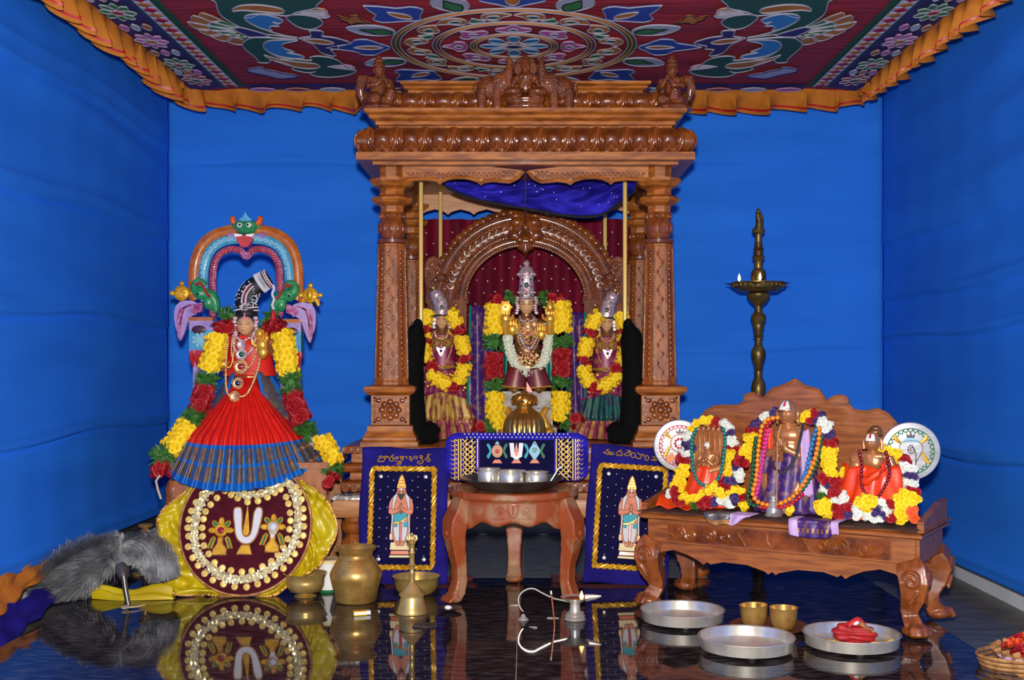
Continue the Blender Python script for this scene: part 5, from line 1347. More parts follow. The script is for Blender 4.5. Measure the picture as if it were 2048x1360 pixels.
# garland of the goddess: two long strands
def PY(lst): return [W(x_, y_, yy) for x_, y_, yy in lst]
garland('flower_garland', 'long flower garland on the left of the goddess, trailing over the table end', [
    ('g', PY([(478, 636, 5.4), (462, 634, 5.4), (448, 638, 5.38)]), .036, .065), ('r', PY([(468, 655, 5.36), (446, 660, 5.34), (432, 664, 5.32)]), .036, .045),
    ('y', PY([(434, 676, 5.28), (430, 700, 5.27), (423, 725, 5.26), (420, 735, 5.26)]), .044, .046), ('g', PY([(416, 752, 5.25), (413, 764, 5.25)]), .042, .065), ('r', PY([(409, 780, 5.24), (404, 800, 5.23), (398, 818, 5.22)]), .04, .046),
    ('g', PY([(388, 830, 5.21), (394, 842, 5.2)]), .042, .065), ('y', PY([(376, 852, 5.19), (362, 872, 5.17), (348, 890, 5.15), (340, 898, 5.14)]), .045, .046), ('g', PY([(328, 908, 5.12), (320, 918, 5.11)]), .042, .065), ('r', PY([(320, 932, 5.1), (322, 945, 5.1)]), .034, .045)], 'garlands of the goddess')
garland('flower_garland', 'long flower garland on the right of the goddess, trailing past the silver vessel', [
    ('g', PY([(530, 642, 5.4), (544, 644, 5.4), (552, 646, 5.38)]), .034, .06), ('r', PY([(540, 660, 5.36), (556, 656, 5.34), (566, 660, 5.32)]), .034, .045),
    ('y', PY([(566, 672, 5.28), (570, 695, 5.27), (573, 720, 5.26), (576, 740, 5.26)]), .044, .046), ('g', PY([(580, 756, 5.25), (583, 775, 5.25)]), .042, .065), ('r', PY([(586, 794, 5.24), (594, 815, 5.24), (602, 834, 5.24)]), .04, .046),
    ('g', PY([(609, 850, 5.26), (614, 865, 5.28)]), .042, .065), ('y', PY([(645, 880, 5.22), (658, 898, 5.2), (666, 915, 5.18), (668, 926, 5.17)]), .036, .045), ('g', PY([(664, 936, 5.16), (664, 948, 5.15)]), .034, .06), ('r', PY([(658, 960, 5.14), (664, 966, 5.14)]), .034, .045)], 'garlands of the goddess')
o = obj('jute_string', MB().tube(PY([(320, 950, 5.06), (312, 962, 5.06), (316, 980, 5.06), (322, 998, 5.06)]), .005, 7), M['jute']); tag(o, 'frayed jute string end hanging below the left garland of the goddess', 'string')
# silver tiered vessel on the table
p = W(625, 905, 5.33); p.z = TZ + .001; sv = 5.33 / F; hv = 56 * sv
t = thing('silver_vessel', 'small tiered silver bell-shaped vessel on the right of the goddess table', 'vessel', p)
obj('tiered_body', MB().lathe([(.058, 0), (.06, .004), (.056, .008), (.044, .016), (.045, .026), (.041, .034), (.036, .042), (.038, .05), (.034, .058), (.028, .064), (.03, .074), (.024, .084)], 28), M['silver'], t)
obj('cap', MB().lathe([(.022, .084), (.028, .088), (.03, .096), (.024, .106), (.012, .114), (.008, .12), (.002, .126)], 24), M['silver'], t)
b = MB()
for i in range(22): b.ell((.043 * cos(i * .2856), .043 * sin(i * .2856), .021), .005, 6, 4); b.ell((.036 * cos(i * .2856), .036 * sin(i * .2856), .046), .0045, 6, 4)
obj('chased_beads', b, M['silver'], t)

# ------------------------------------------------------------------ round ruffled fan leaning on the table
Yf = 5.0; sf = Yf / F; f0 = W(486, 1190, Yf - .02); f0.z = .004
fan = thing('ruffled_fan', 'large round maroon velvet fan with gold coins and yellow satin ruffle', 'ceremonial fan', (f0.x, 4.95, .004), (-radians(16), 0, 0)); fan.scale = (1, 1, 1.035)
E = lambda px, py: ((px - 486) * sf, (1190 - py) * sf)
RC = E(486, 1057); Rm = 131 * sf
def em(lst, n=4, closed=True): return [E(280 + x_ / 4.533, 920 + y_ / 4.533) for x_, y_ in (cr(lst, n, closed) if n else lst)]
o = obj('velvet_face', MB().lathe([(Rm, -.008), (Rm, .004), (Rm - .004, .01)], 72, T(RC[0], 0, RC[1]) @ RX(pi / 2)), M['velvet_maroon'], fan)
obj('gold_piping', MB().tube([(RC[0] + (Rm + .002) * cos(2 * pi * i / 72), -.006, RC[1] + (Rm + .002) * sin(2 * pi * i / 72)) for i in range(72)], .0065, 7, closed=True), M['zari_gold'], fan)
# satin ruffle, broad at the sides and thin at the foot
ro = [(400, 962), (372, 972), (346, 990), (326, 1014), (313, 1039), (303, 1072), (304, 1107), (322, 1143), (340, 1176), (372, 1186), (420, 1188), (480, 1189), (540, 1186), (575, 1172), (606, 1152), (634, 1132), (653, 1107), (664, 1074), (666, 1046), (656, 1015), (626, 990), (592, 962)]
RO, _ = along([(lambda q: (q[0], 0, q[1]))(E(x_, y_)) for x_, y_ in cr(ro, 6)], 300)
def rf(u, v):
    i = min(299, int(u * 300)); p_ = RO[i].lerp(RO[i + 1], u * 300 - i); d_ = Vector((p_.x - RC[0], 0, p_.z - RC[1])); ln = d_.length; d_ = d_ / ln
    c_ = Vector((RC[0], 0, RC[1])) + d_ * min(Rm - .004, ln - .002); q = c_.lerp(p_ + d_ * .006 * sin(u * 55), v); wd = (p_ - c_).length
    f_ = min(1, wd / .05)
    q.y = .012 + f_ * (.012 * sin(u * 62 + 3 * sin(u * 23 + v * 2) + 4 * v + 2 * sin(v * 5 + u * 31)) + .006 * sin(u * 120 - v * 9 + 2 * sin(u * 41)) * v + .010 * sin(u * 75 + 2.2 * sin(u * 17) + 1.5 * v) * sin(pi * min(1, v * .9 + .1)) + .012 * sin(u * 34 + v * 5 + 1) * v + .007 * sin(v * 11 + u * 40) * sin(pi * v))
    q.z = max(.002, q.z); return q
o = obj('satin_ruffle', MB().grid(rf, 420, 26), M['satin_yellow'], fan, ang=180); o.modifiers.new('t', 'SOLIDIFY').thickness = .002
obj('gold_edging', MB().tube([Vector(rf(i / 220, 1)) for i in range(221)], .0055, 6), M['zari_gold'], fan)
b = MB(); r = random.Random(9)
for i in range(110): p_ = Vector(rf(r.random(), 1)); b.add([(p_.x + q, p_.y - .007, p_.z + w_) for q, w_ in ((-.006, 0), (0, -.005), (.006, 0), (0, .005))], [(0, 1, 2, 3)], None)
obj('edge_sequins', b, M['gold'], fan)['kind'] = 'stuff'
# sequin band
band = [(930, 345), (1010, 340), (1100, 315), (1180, 265), (1260, 225), (1330, 260), (1370, 340), (1400, 440), (1415, 560), (1405, 680), (1370, 790), (1300, 890), (1200, 980), (1080, 1050), (940, 1080), (800, 1070), (680, 1010), (580, 920), (510, 830), (480, 720), (475, 600), (490, 480), (540, 370), (620, 290), (700, 235), (770, 255), (850, 310)]
BP, BL_ = along([(x_, 0, z_) for x_, z_ in em(band)] + [(lambda q: (q[0], 0, q[1]))(em(band)[0])], 240)
b = MB(); r = random.Random(10)
b.tube([p_ + Vector((0, -.006, 0)) for p_ in BP[:-1]], .015, 6, closed=True, flat=.35)
for p_ in BP:
    for k in range(9):
        c = p_ + Vector((r.uniform(-.016, .016), -.012 - r.uniform(0, .004), r.uniform(-.016, .016))); nx, nz = r.uniform(-.5, .5), r.uniform(-.5, .5); q = .0046
        b.add([c + Vector((q * cos(a_), q * (nx * cos(a_) + nz * sin(a_)), q * sin(a_))) for a_ in (0, 1.05, 2.1, 3.14, 4.2, 5.24)], [(0, 1, 2, 3, 4, 5)])
obj('sequin_band', b, M['sequin'], fan, ang=20)['kind'] = 'stuff'
cm = MB().lathe([(.0145, 0), (.0145, .003), (.012, .0045), (.0105, .0035), (.004, .0045)], 16, RX(pi / 2)); cme = mesh('gold_coin', cm, M['coin'])
inn_ = [(940, 405), (1035, 395), (1120, 362), (1185, 322), (1235, 290), (1290, 360), (1315, 420), (1335, 500), (1343, 570), (1338, 645), (1325, 730), (1290, 800), (1245, 870), (1190, 925), (1112, 970), (1018, 1008), (930, 1016), (832, 1004), (752, 982), (678, 936), (620, 860), (570, 788), (552, 706), (543, 632), (549, 555), (563, 490), (604, 427), (658, 367), (725, 305), (785, 340), (848, 370)]
out_ = [(648, 205), (578, 260), (520, 333), (468, 408), (432, 484), (415, 560), (410, 632), (424, 706), (428, 798), (478, 893), (532, 960), (596, 1030), (674, 1085), (772, 1120), (874, 1143), (982, 1145), (1080, 1120), (1162, 1085), (1230, 1042), (1303, 985), (1355, 918), (1398, 860), (1440, 780), (1465, 700), (1468, 620), (1460, 543), (1453, 466), (1433, 380), (1408, 320), (1375, 272)]
for x_, z_ in em(inn_, 0) + em(out_, 0): link('gold_coin', cme, fan, loc=(x_, -.009, z_), rot=(RND.uniform(-.15, .15), 0, RND.uniform(-.15, .15)))
# embroidered emblems
def embroider(name, pts, m, y=-.014, edge='gold_paint', er=.003, n=4, parent=None):
    P_ = em(pts, n); o_ = obj(name, MB().prism(P_, y, -.004), M[m], parent or fan, smooth=False)
    if edge: obj('gold_outline', MB().tube([(x_, y, z_) for x_, z_ in P_], er, 6, closed=True), M[edge], o_)
    return o_
embroider('white_forked_mark', [(820, 480), (850, 452), (885, 460), (900, 520), (905, 620), (920, 690), (950, 710), (985, 690), (998, 620), (1005, 520), (1025, 462), (1060, 452), (1085, 490), (1070, 600), (1045, 700), (1000, 760), (950, 775), (895, 755), (855, 700), (835, 600)], 'white_cloth', edge='zari_gold')
embroider('gold_flame_mark', [(945, 440), (958, 520), (970, 620), (972, 680), (948, 700), (922, 680), (922, 620), (934, 520)], 'gold_paint', edge=None)
embroider('mark_stand', [(910, 785), (985, 785), (1010, 865), (870, 865)], 'gold_paint', n=0, edge='zari_gold')
for cx_, cy_, st, lo_ in ((717, 655, 'gold_paint', 870), (1190, 625, 'silver', 845)):
    bo = embroider('emblem_disc', [(cx_ + 52 * cos(k * pi / 5), cy_ + 52 * sin(k * pi / 5)) for k in range(10)], st)
    for k in range(5):
        a_ = pi + k * pi / 4; embroider('emblem_petal', [(cx_ + 55 * cos(a_ - .3), cy_ + 55 * sin(a_ - .3)), (cx_ + 95 * cos(a_ - .2), cy_ + 95 * sin(a_ - .2)), (cx_ + 112 * cos(a_), cy_ + 112 * sin(a_)), (cx_ + 95 * cos(a_ + .2), cy_ + 95 * sin(a_ + .2)), (cx_ + 55 * cos(a_ + .3), cy_ + 55 * sin(a_ + .3))], ['gold_paint', 'green', 'gold_paint', 'green', 'gold_paint'][k], n=2, parent=bo, er=.0025)
    for q in (-1, 1): embroider('emblem_ribbon', [(cx_ + q * 58, cy_ + 55), (cx_ + q * 82, cy_ + 75), (cx_ + q * 112, cy_ + 158), (cx_ + q * 78, cy_ + 158), (cx_ + q * 46, cy_ + 70)], 'green', n=0, parent=bo, er=.004)
    embroider('emblem_stand', [(cx_ - 20, cy_ + 60), (cx_ + 20, cy_ + 60), (cx_ + 24, cy_ + 120), (cx_ + 60, cy_ + 165), (cx_ + 62, lo_), (cx_ - 62, lo_), (cx_ - 60, cy_ + 165), (cx_ - 24, cy_ + 120)], 'gold_paint', n=0, parent=bo, edge='zari_gold')
    x_, z_ = em([(cx_, cy_)], 0)[0]; obj('red_stones', MB().ell((x_, -.018, z_), (.014, .004, .014), 12, 6), M['ruby' if st != 'silver' else 'white_cloth'], bo)
    if st == 'silver':
        P_ = em([(cx_ - 35, cy_ + 45), (cx_ + 40, cy_ + 40), (cx_ + 10, cy_ + 95), (cx_ - 15, cy_ + 95)], 0); obj('conch_tip', MB().prism(P_, -.016, -.005), M['white_cloth'], bo, smooth=False)
# ------------------------------------------------------------------ carved bench, turned towards the middle of the room
BA = -radians(32); B0 = Vector((1.052, 4.67, 0)); BU = Vector((cos(BA), sin(BA))); BN = Vector((-sin(BA), cos(BA)))
def BL(px, py, yl):
    """bench-local point seen at a photo pixel on the upright plane y = yl"""
    dx, dz = (px - CX) / F, (HY - py) / F
    lam = (yl + BN.x * B0.x + BN.y * B0.y) / (BN.x * dx + BN.y)
    return Vector(((lam * dx - B0.x) * BU.x + (lam - B0.y) * BU.y, yl, CH + lam * dz))
BM = T(B0) @ RZ(BA)
bench = thing('carved_bench', 'carved rosewood bench with scalloped backrest and paw feet holding three small statues', 'bench', B0, (0, 0, BA))
SZ = .388
obj('seat_board', MB().rect_lathe([(.545, -.195, .21, SZ - .034), (.56, -.205, .22, SZ - .028), (.56, -.205, .22, SZ - .018), (.55, -.198, .214, SZ - .014), (.568, -.212, .226, SZ - .006), (.568, -.212, .226, SZ)]), M['wood_bench'], bench, ang=20)
fa = obj('front_apron', MB().box(-.53, .53, -.185, -.16, .262, SZ - .034), M['wood_bench'], bench, smooth=False)
obj('back_apron', MB().box(-.53, .53, .175, .2, .262, SZ - .034), M['wood_bench'], bench, smooth=False)
for s in (-1, 1): obj('side_apron', MB().box(s * .53 - .0125, s * .53 + .0125, -.17, .19, .262, SZ - .034), M['wood_bench'], bench, smooth=False)
# carved panel of the apron: frame, scrolls, central marks
b = MB()
for (x0, x1, z0, z1) in ((-.44, .44, .338, .344), (-.44, .44, .27, .276), (-.446, -.44, .27, .344), (.44, .446, .27, .344)): b.box(x0, x1, -.19, -.184, z0, z1)
for s in (-1, 1):
    def sp(cx_, cz_, r0, turns, dirn, r1=.0095):
        b.tube([(s * cx_ + s * r0 * (1 - .85 * k / 24) * cos(dirn * k / 24 * turns * 2 * pi), -.187, cz_ + r0 * (1 - .85 * k / 24) * sin(dirn * k / 24 * turns * 2 * pi)) for k in range(25)], r1, 6)
    sp(.262, .306, .029, 1.5, 1); sp(.345, .3, .024, 1.4, -1); sp(.195, .306, .022, 1.2, -1)
    b.tube([(s * .41, -.187, .29), (s * .37, -.187, .284), (s * .33, -.187, .29), (s * .29, -.187, .282)], [.004, .006, .006, .004], 6)
    b.tube([(s * .42, -.187, .33), (s * .395, -.187, .316), (s * .38, -.187, .3)], [.003, .009, .004], 6); b.tube([(s * .385, -.187, .334), (s * .375, -.187, .318), (s * .365, -.187, .3)], [.003, .008, .003], 6)
    for k in range(6): b.ell((s * .2 + .016 * cos(k * pi / 3), -.186, .306 + .016 * sin(k * pi / 3)), .008, 7, 5)
    b.tube([(s * .13 - .02, -.187, .33), (s * .13, -.187, .3), (s * .13 - .01, -.187, .276)], [.006, .01, .006], 6); b.tube([(s * .13 + .02, -.187, .33), (s * .13, -.187, .306), (s * .13 + .014, -.187, .276)], [.006, .008, .006], 6)
    b.tube([(s * .03, -.187, .336), (s * .026, -.187, .3), (s * .012, -.187, .28), (0, -.187, .277)], .005, 6)
b.tube([(0, -.187, .334), (0, -.187, .286)], .004, 6)
obj('panel_ground', MB().box(-.44, .44, -.1865, -.184, .274, .34), M['wood_matt'], bench, smooth=False)
for s in (-1, 1):
    for k in range(7):
        x_ = .16 + .042 * k; b.tube([(s * x_, -.189, .286 + .034 * (k % 2)), (s * (x_ + .016), -.191, .3 + .012 * (k % 2)), (s * (x_ + .03), -.189, .29 + .03 * (k % 2))], [.003, .0075, .003], 6)
obj('apron_carving', b, M['wood_carved'], bench)
# lower rail with cusped edge
def rail(y0, y1):
    h_ = [(-.5, .19), (-.465, .226), (-.41, .238), (-.35, .224), (-.3, .202), (-.283, .19), (-.268, .203), (-.252, .194), (-.2, .208), (-.1, .206), (-.03, .188), (-.014, .178)]
    lo = h_ + [(0, .19)] + [(-x, z) for x, z in h_[::-1]]
    return MB().prism([(-.545, .264), (-.545, .2)] + lo + [(.545, .2), (.545, .264)], y0, y1)
obj('front_rail', rail(-.206, -.16), M['wood_bench'], bench, smooth=False); obj('back_rail', rail(.18, .215), M['wood_bench'], bench, smooth=False)
for s in (-1, 1): obj('side_rail', MB().prism([(-.15, .264), (-.15, .21), (-.08, .236), (.08, .236), (.16, .21), (.16, .264)], 0, .03, T(s * .53 - .015, 0, 0) @ RZ(pi / 2)), M['wood_bench'], bench, smooth=False)
def bench_leg():
    b = MB()
    b.tube([(0, 0, .262), (-.012, -.012, .235), (-.02, -.02, .2), (-.012, -.012, .15), (.004, .004, .105), (.004, .004, .07), (-.012, -.012, .04), (-.022, -.022, .02)], [.062, .072, .072, .058, .046, .042, .046, .04], 4, ph=pi / 4 + pi / 4 * 0)
    b.ell((-.02, -.02, .024), (.05, .05, .024))
    for i in range(4):
        a = -pi * .75 + (i - 1.5) * .42; p = Vector((-.018 + .046 * cos(a), -.018 + .046 * sin(a), .018)); b.tube([(-.01, -.01, .05), p + Vector((0, 0, .012)), p + Vector((.012 * cos(a), .012 * sin(a), -.006))], [.018, .017, .012], 8)
    for k in range(9):
        q = k / 8; a = q * 8; rr_ = .03 * (1 - .8 * q)
        if k == 0:
            for ax_ in (0, 1):
                P_ = [(-.02 + .03 * (1 - .8 * j / 24) * cos(j * .4), -.071, .212 + .036 * (1 - .8 * j / 24) * sin(j * .4)) for j in range(25)] + []
                if ax_: P_ = [(y_, x_, z_) for x_, y_, z_ in P_]
                b.tube(P_, .006, 6)
                P_ = [(-.04 + .008 * j, -.066 + .002 * j, .17 - .012 * j) for j in range(5)]
                b.tube([(y_, x_, z_) for x_, y_, z_ in P_] if ax_ else P_, .006, 6)
    return b
lg = blob(obj('leg', bench_leg(), M['wood_bench_v'], bench, loc=(-.51, -.165, 0)), .004, 2)
for x, y, a in ((.51, -.165, pi / 2), (.51, .165, pi), (-.51, .165, -pi / 2)):
    o = lg.copy(); COL.objects.link(o); o.location = (x, y, 0); o.rotation_euler = (0, 0, a)
# backrest
bp = [(410, 310), (440, 270), (500, 240), (570, 236), (650, 238), (692, 210), (700, 165), (750, 150), (790, 170), (812, 192), (835, 172), (880, 125), (960, 100), (1028, 62), (1090, 105), (1180, 130), (1232, 205), (1290, 175), (1340, 168), (1370, 188), (1380, 230), (1420, 268), (1500, 276), (1570, 258), (1640, 290), (1692, 350)]
P = [(lambda p: (p.x, p.z))(BL(1280 + x / 3.303, 740 + y / 3.303, .185)) for x, y in bp]
P = [(P[0][0] - .02, .36), (P[0][0] - .015, P[0][1] - .04)] + P + [(P[-1][0] + .015, P[-1][1] - .05), (P[-1][0] + .02, .36)]
br = obj('backrest', MB().prism(P, .178, .204), M['wood_bench'], bench, smooth=False)
obj('backrest_edge', MB().tube([(x, .178, z) for x, z in P[1:-1]], .006, 7), M['wood_bench'], br)
for s in (-1, 1): obj('side_panel', MB().prism([(-.19, SZ), (.18, SZ), (.18, SZ + .08), (.08, SZ + .075), (-.12, SZ + .04), (-.19, SZ + .03)], -.012, .012, T(s * .55, 0, 0) @ RZ(pi / 2)), M['wood_bench'], bench, smooth=False)
# seat cloth
def g(u, v): return (-.545 + 1.09 * u, -.222 + .37 * v, SZ + .003 + .003 * sin(u * 40) * (1 - v)) if v > .06 else (-.545 + 1.09 * u, -.222, SZ + .003 - (.06 - v) * .12 + .003 * sin(u * 30))
sc_ = obj('seat_mat', MB().grid(g, 80, 30), M['cloth_mat'], None, ang=180, M=BM); sc_.modifiers.new('t', 'SOLIDIFY').thickness = .005
tag(sc_, 'dark brown mat spread on the carved bench', 'mat')

# ------------------------------------------------------------------ the three small statues on the bench
MT = SZ + .0075
def bthing(name, lb, cat, px, yl, group=None):
    p = BL(px, 950, yl); w = BM @ Vector((p.x, yl, MT)); t = thing(name, lb, cat, w, (0, 0, BA), group); t['_x'] = p.x; t['_y'] = yl; return t
def loc(t): return lambda px, py, dy=0: (lambda p: Vector((p.x - t['_x'], dy, p.z - MT)))(BL(px, py, t['_y'] + dy))
def beads(t, fn, cols, crop, r, group=None):
    (ox, oy, sc), pts, dy = crop; P = [fn(ox + x / sc, oy + y / sc, dy(i / (len(pts) - 1)) if callable(dy) else dy) for i, (x, y) in enumerate(pts)]
    P = cr([tuple(p) for p in P], 6); L = along(P, 2)[1]; P, L = along(P, max(3, round(L / (r * 1.95))))
    me = [mesh('bead', MB().ell((0, 0, 0), r, 10, 7), c) for c in cols]
    obj('bead_string', MB().tube(P, r * .2, 5), M['jute'], t)
    for i, p in enumerate(P): link('bead', me[i % len(me)], t, loc=p)
def bead_mat(n, c): return mat('bead_' + n, c, .22, coat=.8)
BMm = {n: bead_mat(n, c) for n, c in dict(teal=(8, 124, 116), orange=(238, 138, 18), green=(8, 84, 48), pink=(226, 40, 140), red=(190, 18, 30), blue=(24, 118, 186), maroon=(124, 8, 22)).items()}
def small_body(t, D, py_sh, py_hip, sh, m, arms, hip=None):
    pass
# teacher image in the middle
t = bthing('teacher_image', 'bronze teacher statue with folded hands and many bead strings at the bench centre', 'statue', 1577, -.03)
D = loc(t); z = lambda py: D(1577, py).z
b = MB(); e = b.ell
e((0, 0, z(870)), (.07, .045, .045)); e((0, .0, z(895)), (.06, .045, .06)); e((0, 0, z(925)), (.07, .055, .05)); b.seg((0, 0, z(862)), (0, -.004, z(845)), .03, .026)
for s in (-1, 1):
    b.tube([(s * .068, 0, z(868)), (s * .085, -.01, z(895)), (s * .06, -.055, z(908)), (s * .015, -.075, z(895)), (s * .008, -.08, z(880))], [.026, .024, .019, .015, .012], 10)
    for q in range(4): b.tube([(s * .006, -.082 - .004 * q, z(890) ), (s * .005, -.084 - .004 * q, z(876) + .002 * q)], [.006, .004], 6)
    b.tube([(s * .018, -.075, z(890)), (s * .02, -.088, z(882))], [.005, .004], 6)
    b.tube([(s * .03, 0, z(940)), (s * .08, -.04, z(958)), (s * .045, -.06, z(985))], [.045, .04, .03], 10)
b.seg((0, 0, z(930)), (0, 0, .006), .07, .09)
bo = blob(obj('body', b, M['bronze'], t), .0045, 2)
face_lines(obj('head', head_mb(MB(), (.001, -.012, z(826)), .04, .052), M['bronze'], t, ang=180), (.001, -.012, z(826)), .04, .052)
for s in (-1, 1): obj('ear', MB().ell((s * .042, -.004, z(828)), (.007, .012, .02)).ell((s * .043, -.006, z(842)), (.006, .008, .014)), M['bronze'], t)
b = MB().grid(lambda u, v: (lambda a, p: (.0415 * cos(p) * sin(a), -.012 - .0455 * cos(p) * cos(a), z(826) + .0525 * sin(p)))((u - .5) * 1.15, .28 + .95 * v), 14, 10)
fm_ = obj('white_forehead_mark', b, M['white'], t, ang=180)
obj('red_forehead_line', MB().grid(lambda u, v: (lambda a, p: (.042 * cos(p) * sin(a), -.0125 - .0465 * cos(p) * cos(a), z(826) + .0532 * sin(p)))((u - .5) * .26, .55 + .7 * v), 4, 8), M['p_red'], fm_, ang=180)
def lapc(u, v):
    a = -1.7 + 3.4 * u; R_ = .078 + .03 * v; return (R_ * 1.3 * sin(a), -.01 - R_ * .82 * cos(a) + .006 * sin(u * 40 + v * 3), z(908) * (1 - v) + .008)
o = obj('silk_wrap', MB().grid(lapc, 60, 14), M['silk_purple'], t, ang=180); o.modifiers.new('t', 'SOLIDIFY').thickness = .004
for s in (-1, 1):
    o = obj('lilac_scarf', MB().grid(lambda u, v, s=s: (s * (.062 + .028 * u + .03 * v), -.05 + .03 * u - .04 * v, z(858) + (z(985) - z(858)) * v + .004 * sin(u * 9)), 8, 18), M['lilac'], t, ang=180); o.modifiers.new('t', 'SOLIDIFY').thickness = .003
o = obj('purple_drape', MB().grid(lambda u, v: (.1 + .06 * u - .012 * v, .03 + .02 * u, z(866) - .1 * v - .012 * u + .008 * sin(u * 6)), 8, 8), M['silk_purple'], t, ang=180); o.modifiers.new('t', 'SOLIDIFY').thickness = .004
o = obj('orange_scarf', MB().grid(lambda u, v: (-.075 + .025 * u, -.045 - .01 * sin(pi * u), z(856) - .08 * v), 6, 10), M['satin_orange'], t, ang=180)
obj('staff', MB().tube([(-.004, -.125, .006), (-.006, -.11, z(880))], .0042, 8), M['wood_bench'], t)
lk = obj('locket', MB().box(-.022, .022, -.006, 0, -.02, .018), M['copper'], t, smooth=False, loc=D(1556, 912, -.1)); obj('locket_relief', MB().ell((0, -.006, 0), (.009, .004, .011)), M['bronze_dark'], lk)
chain(t, 'neck_cord', [D(1562, 850, -.05), D(1556, 875, -.085), D(1556, 902, -.1)], .0026, 'gold')
obj('cord', MB().tube([D(1606, 850, -.04), D(1600, 880, -.09), D(1592, 915, -.11), D(1578, 935, -.12), D(1566, 948, -.12), D(1548, 935, -.11), D(1540, 920, -.1)], .006, 7), M['steel_dark'], t)
beads(t, D, [BMm['orange']], ((1470, 780, 4.535), [(385, 250), (300, 265), (245, 330), (225, 430), (210, 560), (200, 700), (185, 830), (160, 930), (190, 1000), (260, 1035), (340, 1045), (430, 1020), (520, 970), (600, 880), (680, 740), (730, 600), (760, 450), (765, 350)], -.115), .0098)
beads(t, D, [BMm['green']], ((1470, 780, 4.535), [(190, 440), (172, 560), (165, 700), (145, 860), (118, 960), (130, 1030), (210, 1055)], -.105), .009)
beads(t, D, [BMm['green']], ((1470, 780, 4.535), [(788, 430), (762, 560), (730, 690), (680, 800), (615, 900)], -.105), .009)
beads(t, D, [BMm['pink']], ((1470, 780, 4.535), [(300, 370), (275, 480), (258, 600), (235, 720), (215, 850), (190, 970)], -.11), .0085)
beads(t, D, [BMm['red']], ((1470, 780, 4.535), [(340, 270), (285, 340), (262, 440), (250, 520)], -.1), .0085)
beads(t, D, [BMm['red']], ((1470, 780, 4.535), [(230, 1062), (310, 1068), (400, 1066), (470, 1050), (540, 1010), (610, 945)], -.125), .0085)
beads(t, D, [BMm['blue']], ((1470, 780, 4.535), [(735, 360), (705, 470), (675, 600), (650, 720), (608, 830)], -.11), .0095)
# hooded image on the left
t = bthing('hooded_image', 'small bronze figure seated under a five-headed serpent hood, with turquoise beads', 'statue', 1419, -.02)
D = loc(t); z = lambda py: D(1419, py).z
hd = [(1389, 935), (1391, 900), (1388, 880), (1393, 866), (1400, 860), (1420, 858), (1438, 860), (1446, 866), (1448, 885), (1444, 905), (1440, 930)]
P = [(p.x, p.z) for p in (D(x, y, .03) for x, y in cr(hd, 3))]
ho = obj('serpent_hood', MB().prism(P, .025, .04), M['bronze'], t)
b = MB()
for i in range(5):
    p = D(1400 + 10 * i, 864 - 2 * (1 - abs(i - 2) / 2), .02); b.tube([p + Vector((0, .004, -.1)), p + Vector((0, -.004, -.03)), p + Vector((0, -.008, .0)), p + Vector((0, -.02, .006))], [.006, .009, .01, .006], 8); b.ell(p + Vector((0, -.016, .012)), (.008, .008, .01)); b.seg(p + Vector((0, -.008, .018)), p + Vector((0, -.006, .03)), .005, .001, 6)
obj('serpent_heads', b, M['bronze'], t)
b = MB(); e = b.ell
e((0, -.01, z(918)), (.026, .02, .03)); e((0, -.008, z(910)), (.034, .018, .014)); b.seg((0, -.01, z(908)), (0, -.012, z(900)), .011, .01); b.seg((0, 0, z(930)), (0, 0, .005), .03, .05)
for s in (-1, 1): b.tube([(s * .033, -.008, z(910)), (s * .042, -.014, z(922)), (s * .025, -.034, z(928)), (s * .006, -.04, z(918))], [.011, .01, .008, .006], 8); b.tube([(s * .02, 0, z(935)), (s * .055, -.03, z(936)), (s * .02, -.05, z(940))], [.02, .02, .014], 8)
blob(obj('body', b, M['bronze'], t), .0035, 1)
face_lines(obj('head', head_mb(MB(), (0, -.014, z(894)), .019, .023), M['bronze'], t, ang=180), (0, -.014, z(894)), .019, .023)
obj('white_forehead_mark', MB().grid(lambda u, v: (lambda a, p: (.02 * cos(p) * sin(a), -.014 - .0222 * cos(p) * cos(a), z(894) + .0238 * sin(p)))((u - .5) * 1.5, .2 + 1.0 * v), 8, 8), M['white'], t, ang=180)
def wrap(u, v): a = -1.75 + 3.5 * u; R_ = .058 + .05 * v + .004 * sin(u * 37 + v * 5); return (R_ * 1.1 * sin(a), .0 - R_ * .85 * cos(a), z(934) * (1 - v) + .006)
o = obj('orange_robe', MB().grid(wrap, 60, 12), M['satin_orange'], t, ang=180); o.modifiers.new('t', 'SOLIDIFY').thickness = .003
beads(t, D, [BMm['teal']], ((1290, 820, 5.668), [(580, 220), (540, 300), (530, 380), (530, 480), (540, 600), (560, 720), (610, 820), (680, 855), (740, 850), (800, 810), (850, 730), (880, 620), (890, 520), (905, 420), (905, 320), (890, 220)], -.105), .0082)
# robed image on the right
t = bthing('robed_image', 'bronze figure with topknot in bright orange satin robe and maroon beads', 'statue', 1746, -.02)
D = loc(t); z = lambda py: D(1746, py).z
b = MB(); e = b.ell
e((0, 0, z(925)), (.045, .03, .045)); e((0, 0, z(912)), (.062, .028, .02)); b.seg((0, 0, z(908)), (0, -.004, z(896)), .017, .016); b.seg((0, 0, z(940)), (0, 0, .005), .045, .06)
for s in (-1, 1): b.tube([(s * .06, 0, z(912)), (s * .078, -.005, z(938)), (s * .07, -.04, z(940)), (s * .07, -.055, z(932))], [.018, .017, .013, .01], 9); b.tube([(s * .03, 0, z(955)), (s * .07, -.03, z(962)), (s * .03, -.05, z(970))], [.03, .028, .022], 9)
blob(obj('body', b, M['bronze'], t), .0042, 2)
face_lines(obj('head', head_mb(MB(), (0, -.01, z(884)), .03, .04), M['bronze'], t, ang=180), (0, -.01, z(884)), .03, .04)
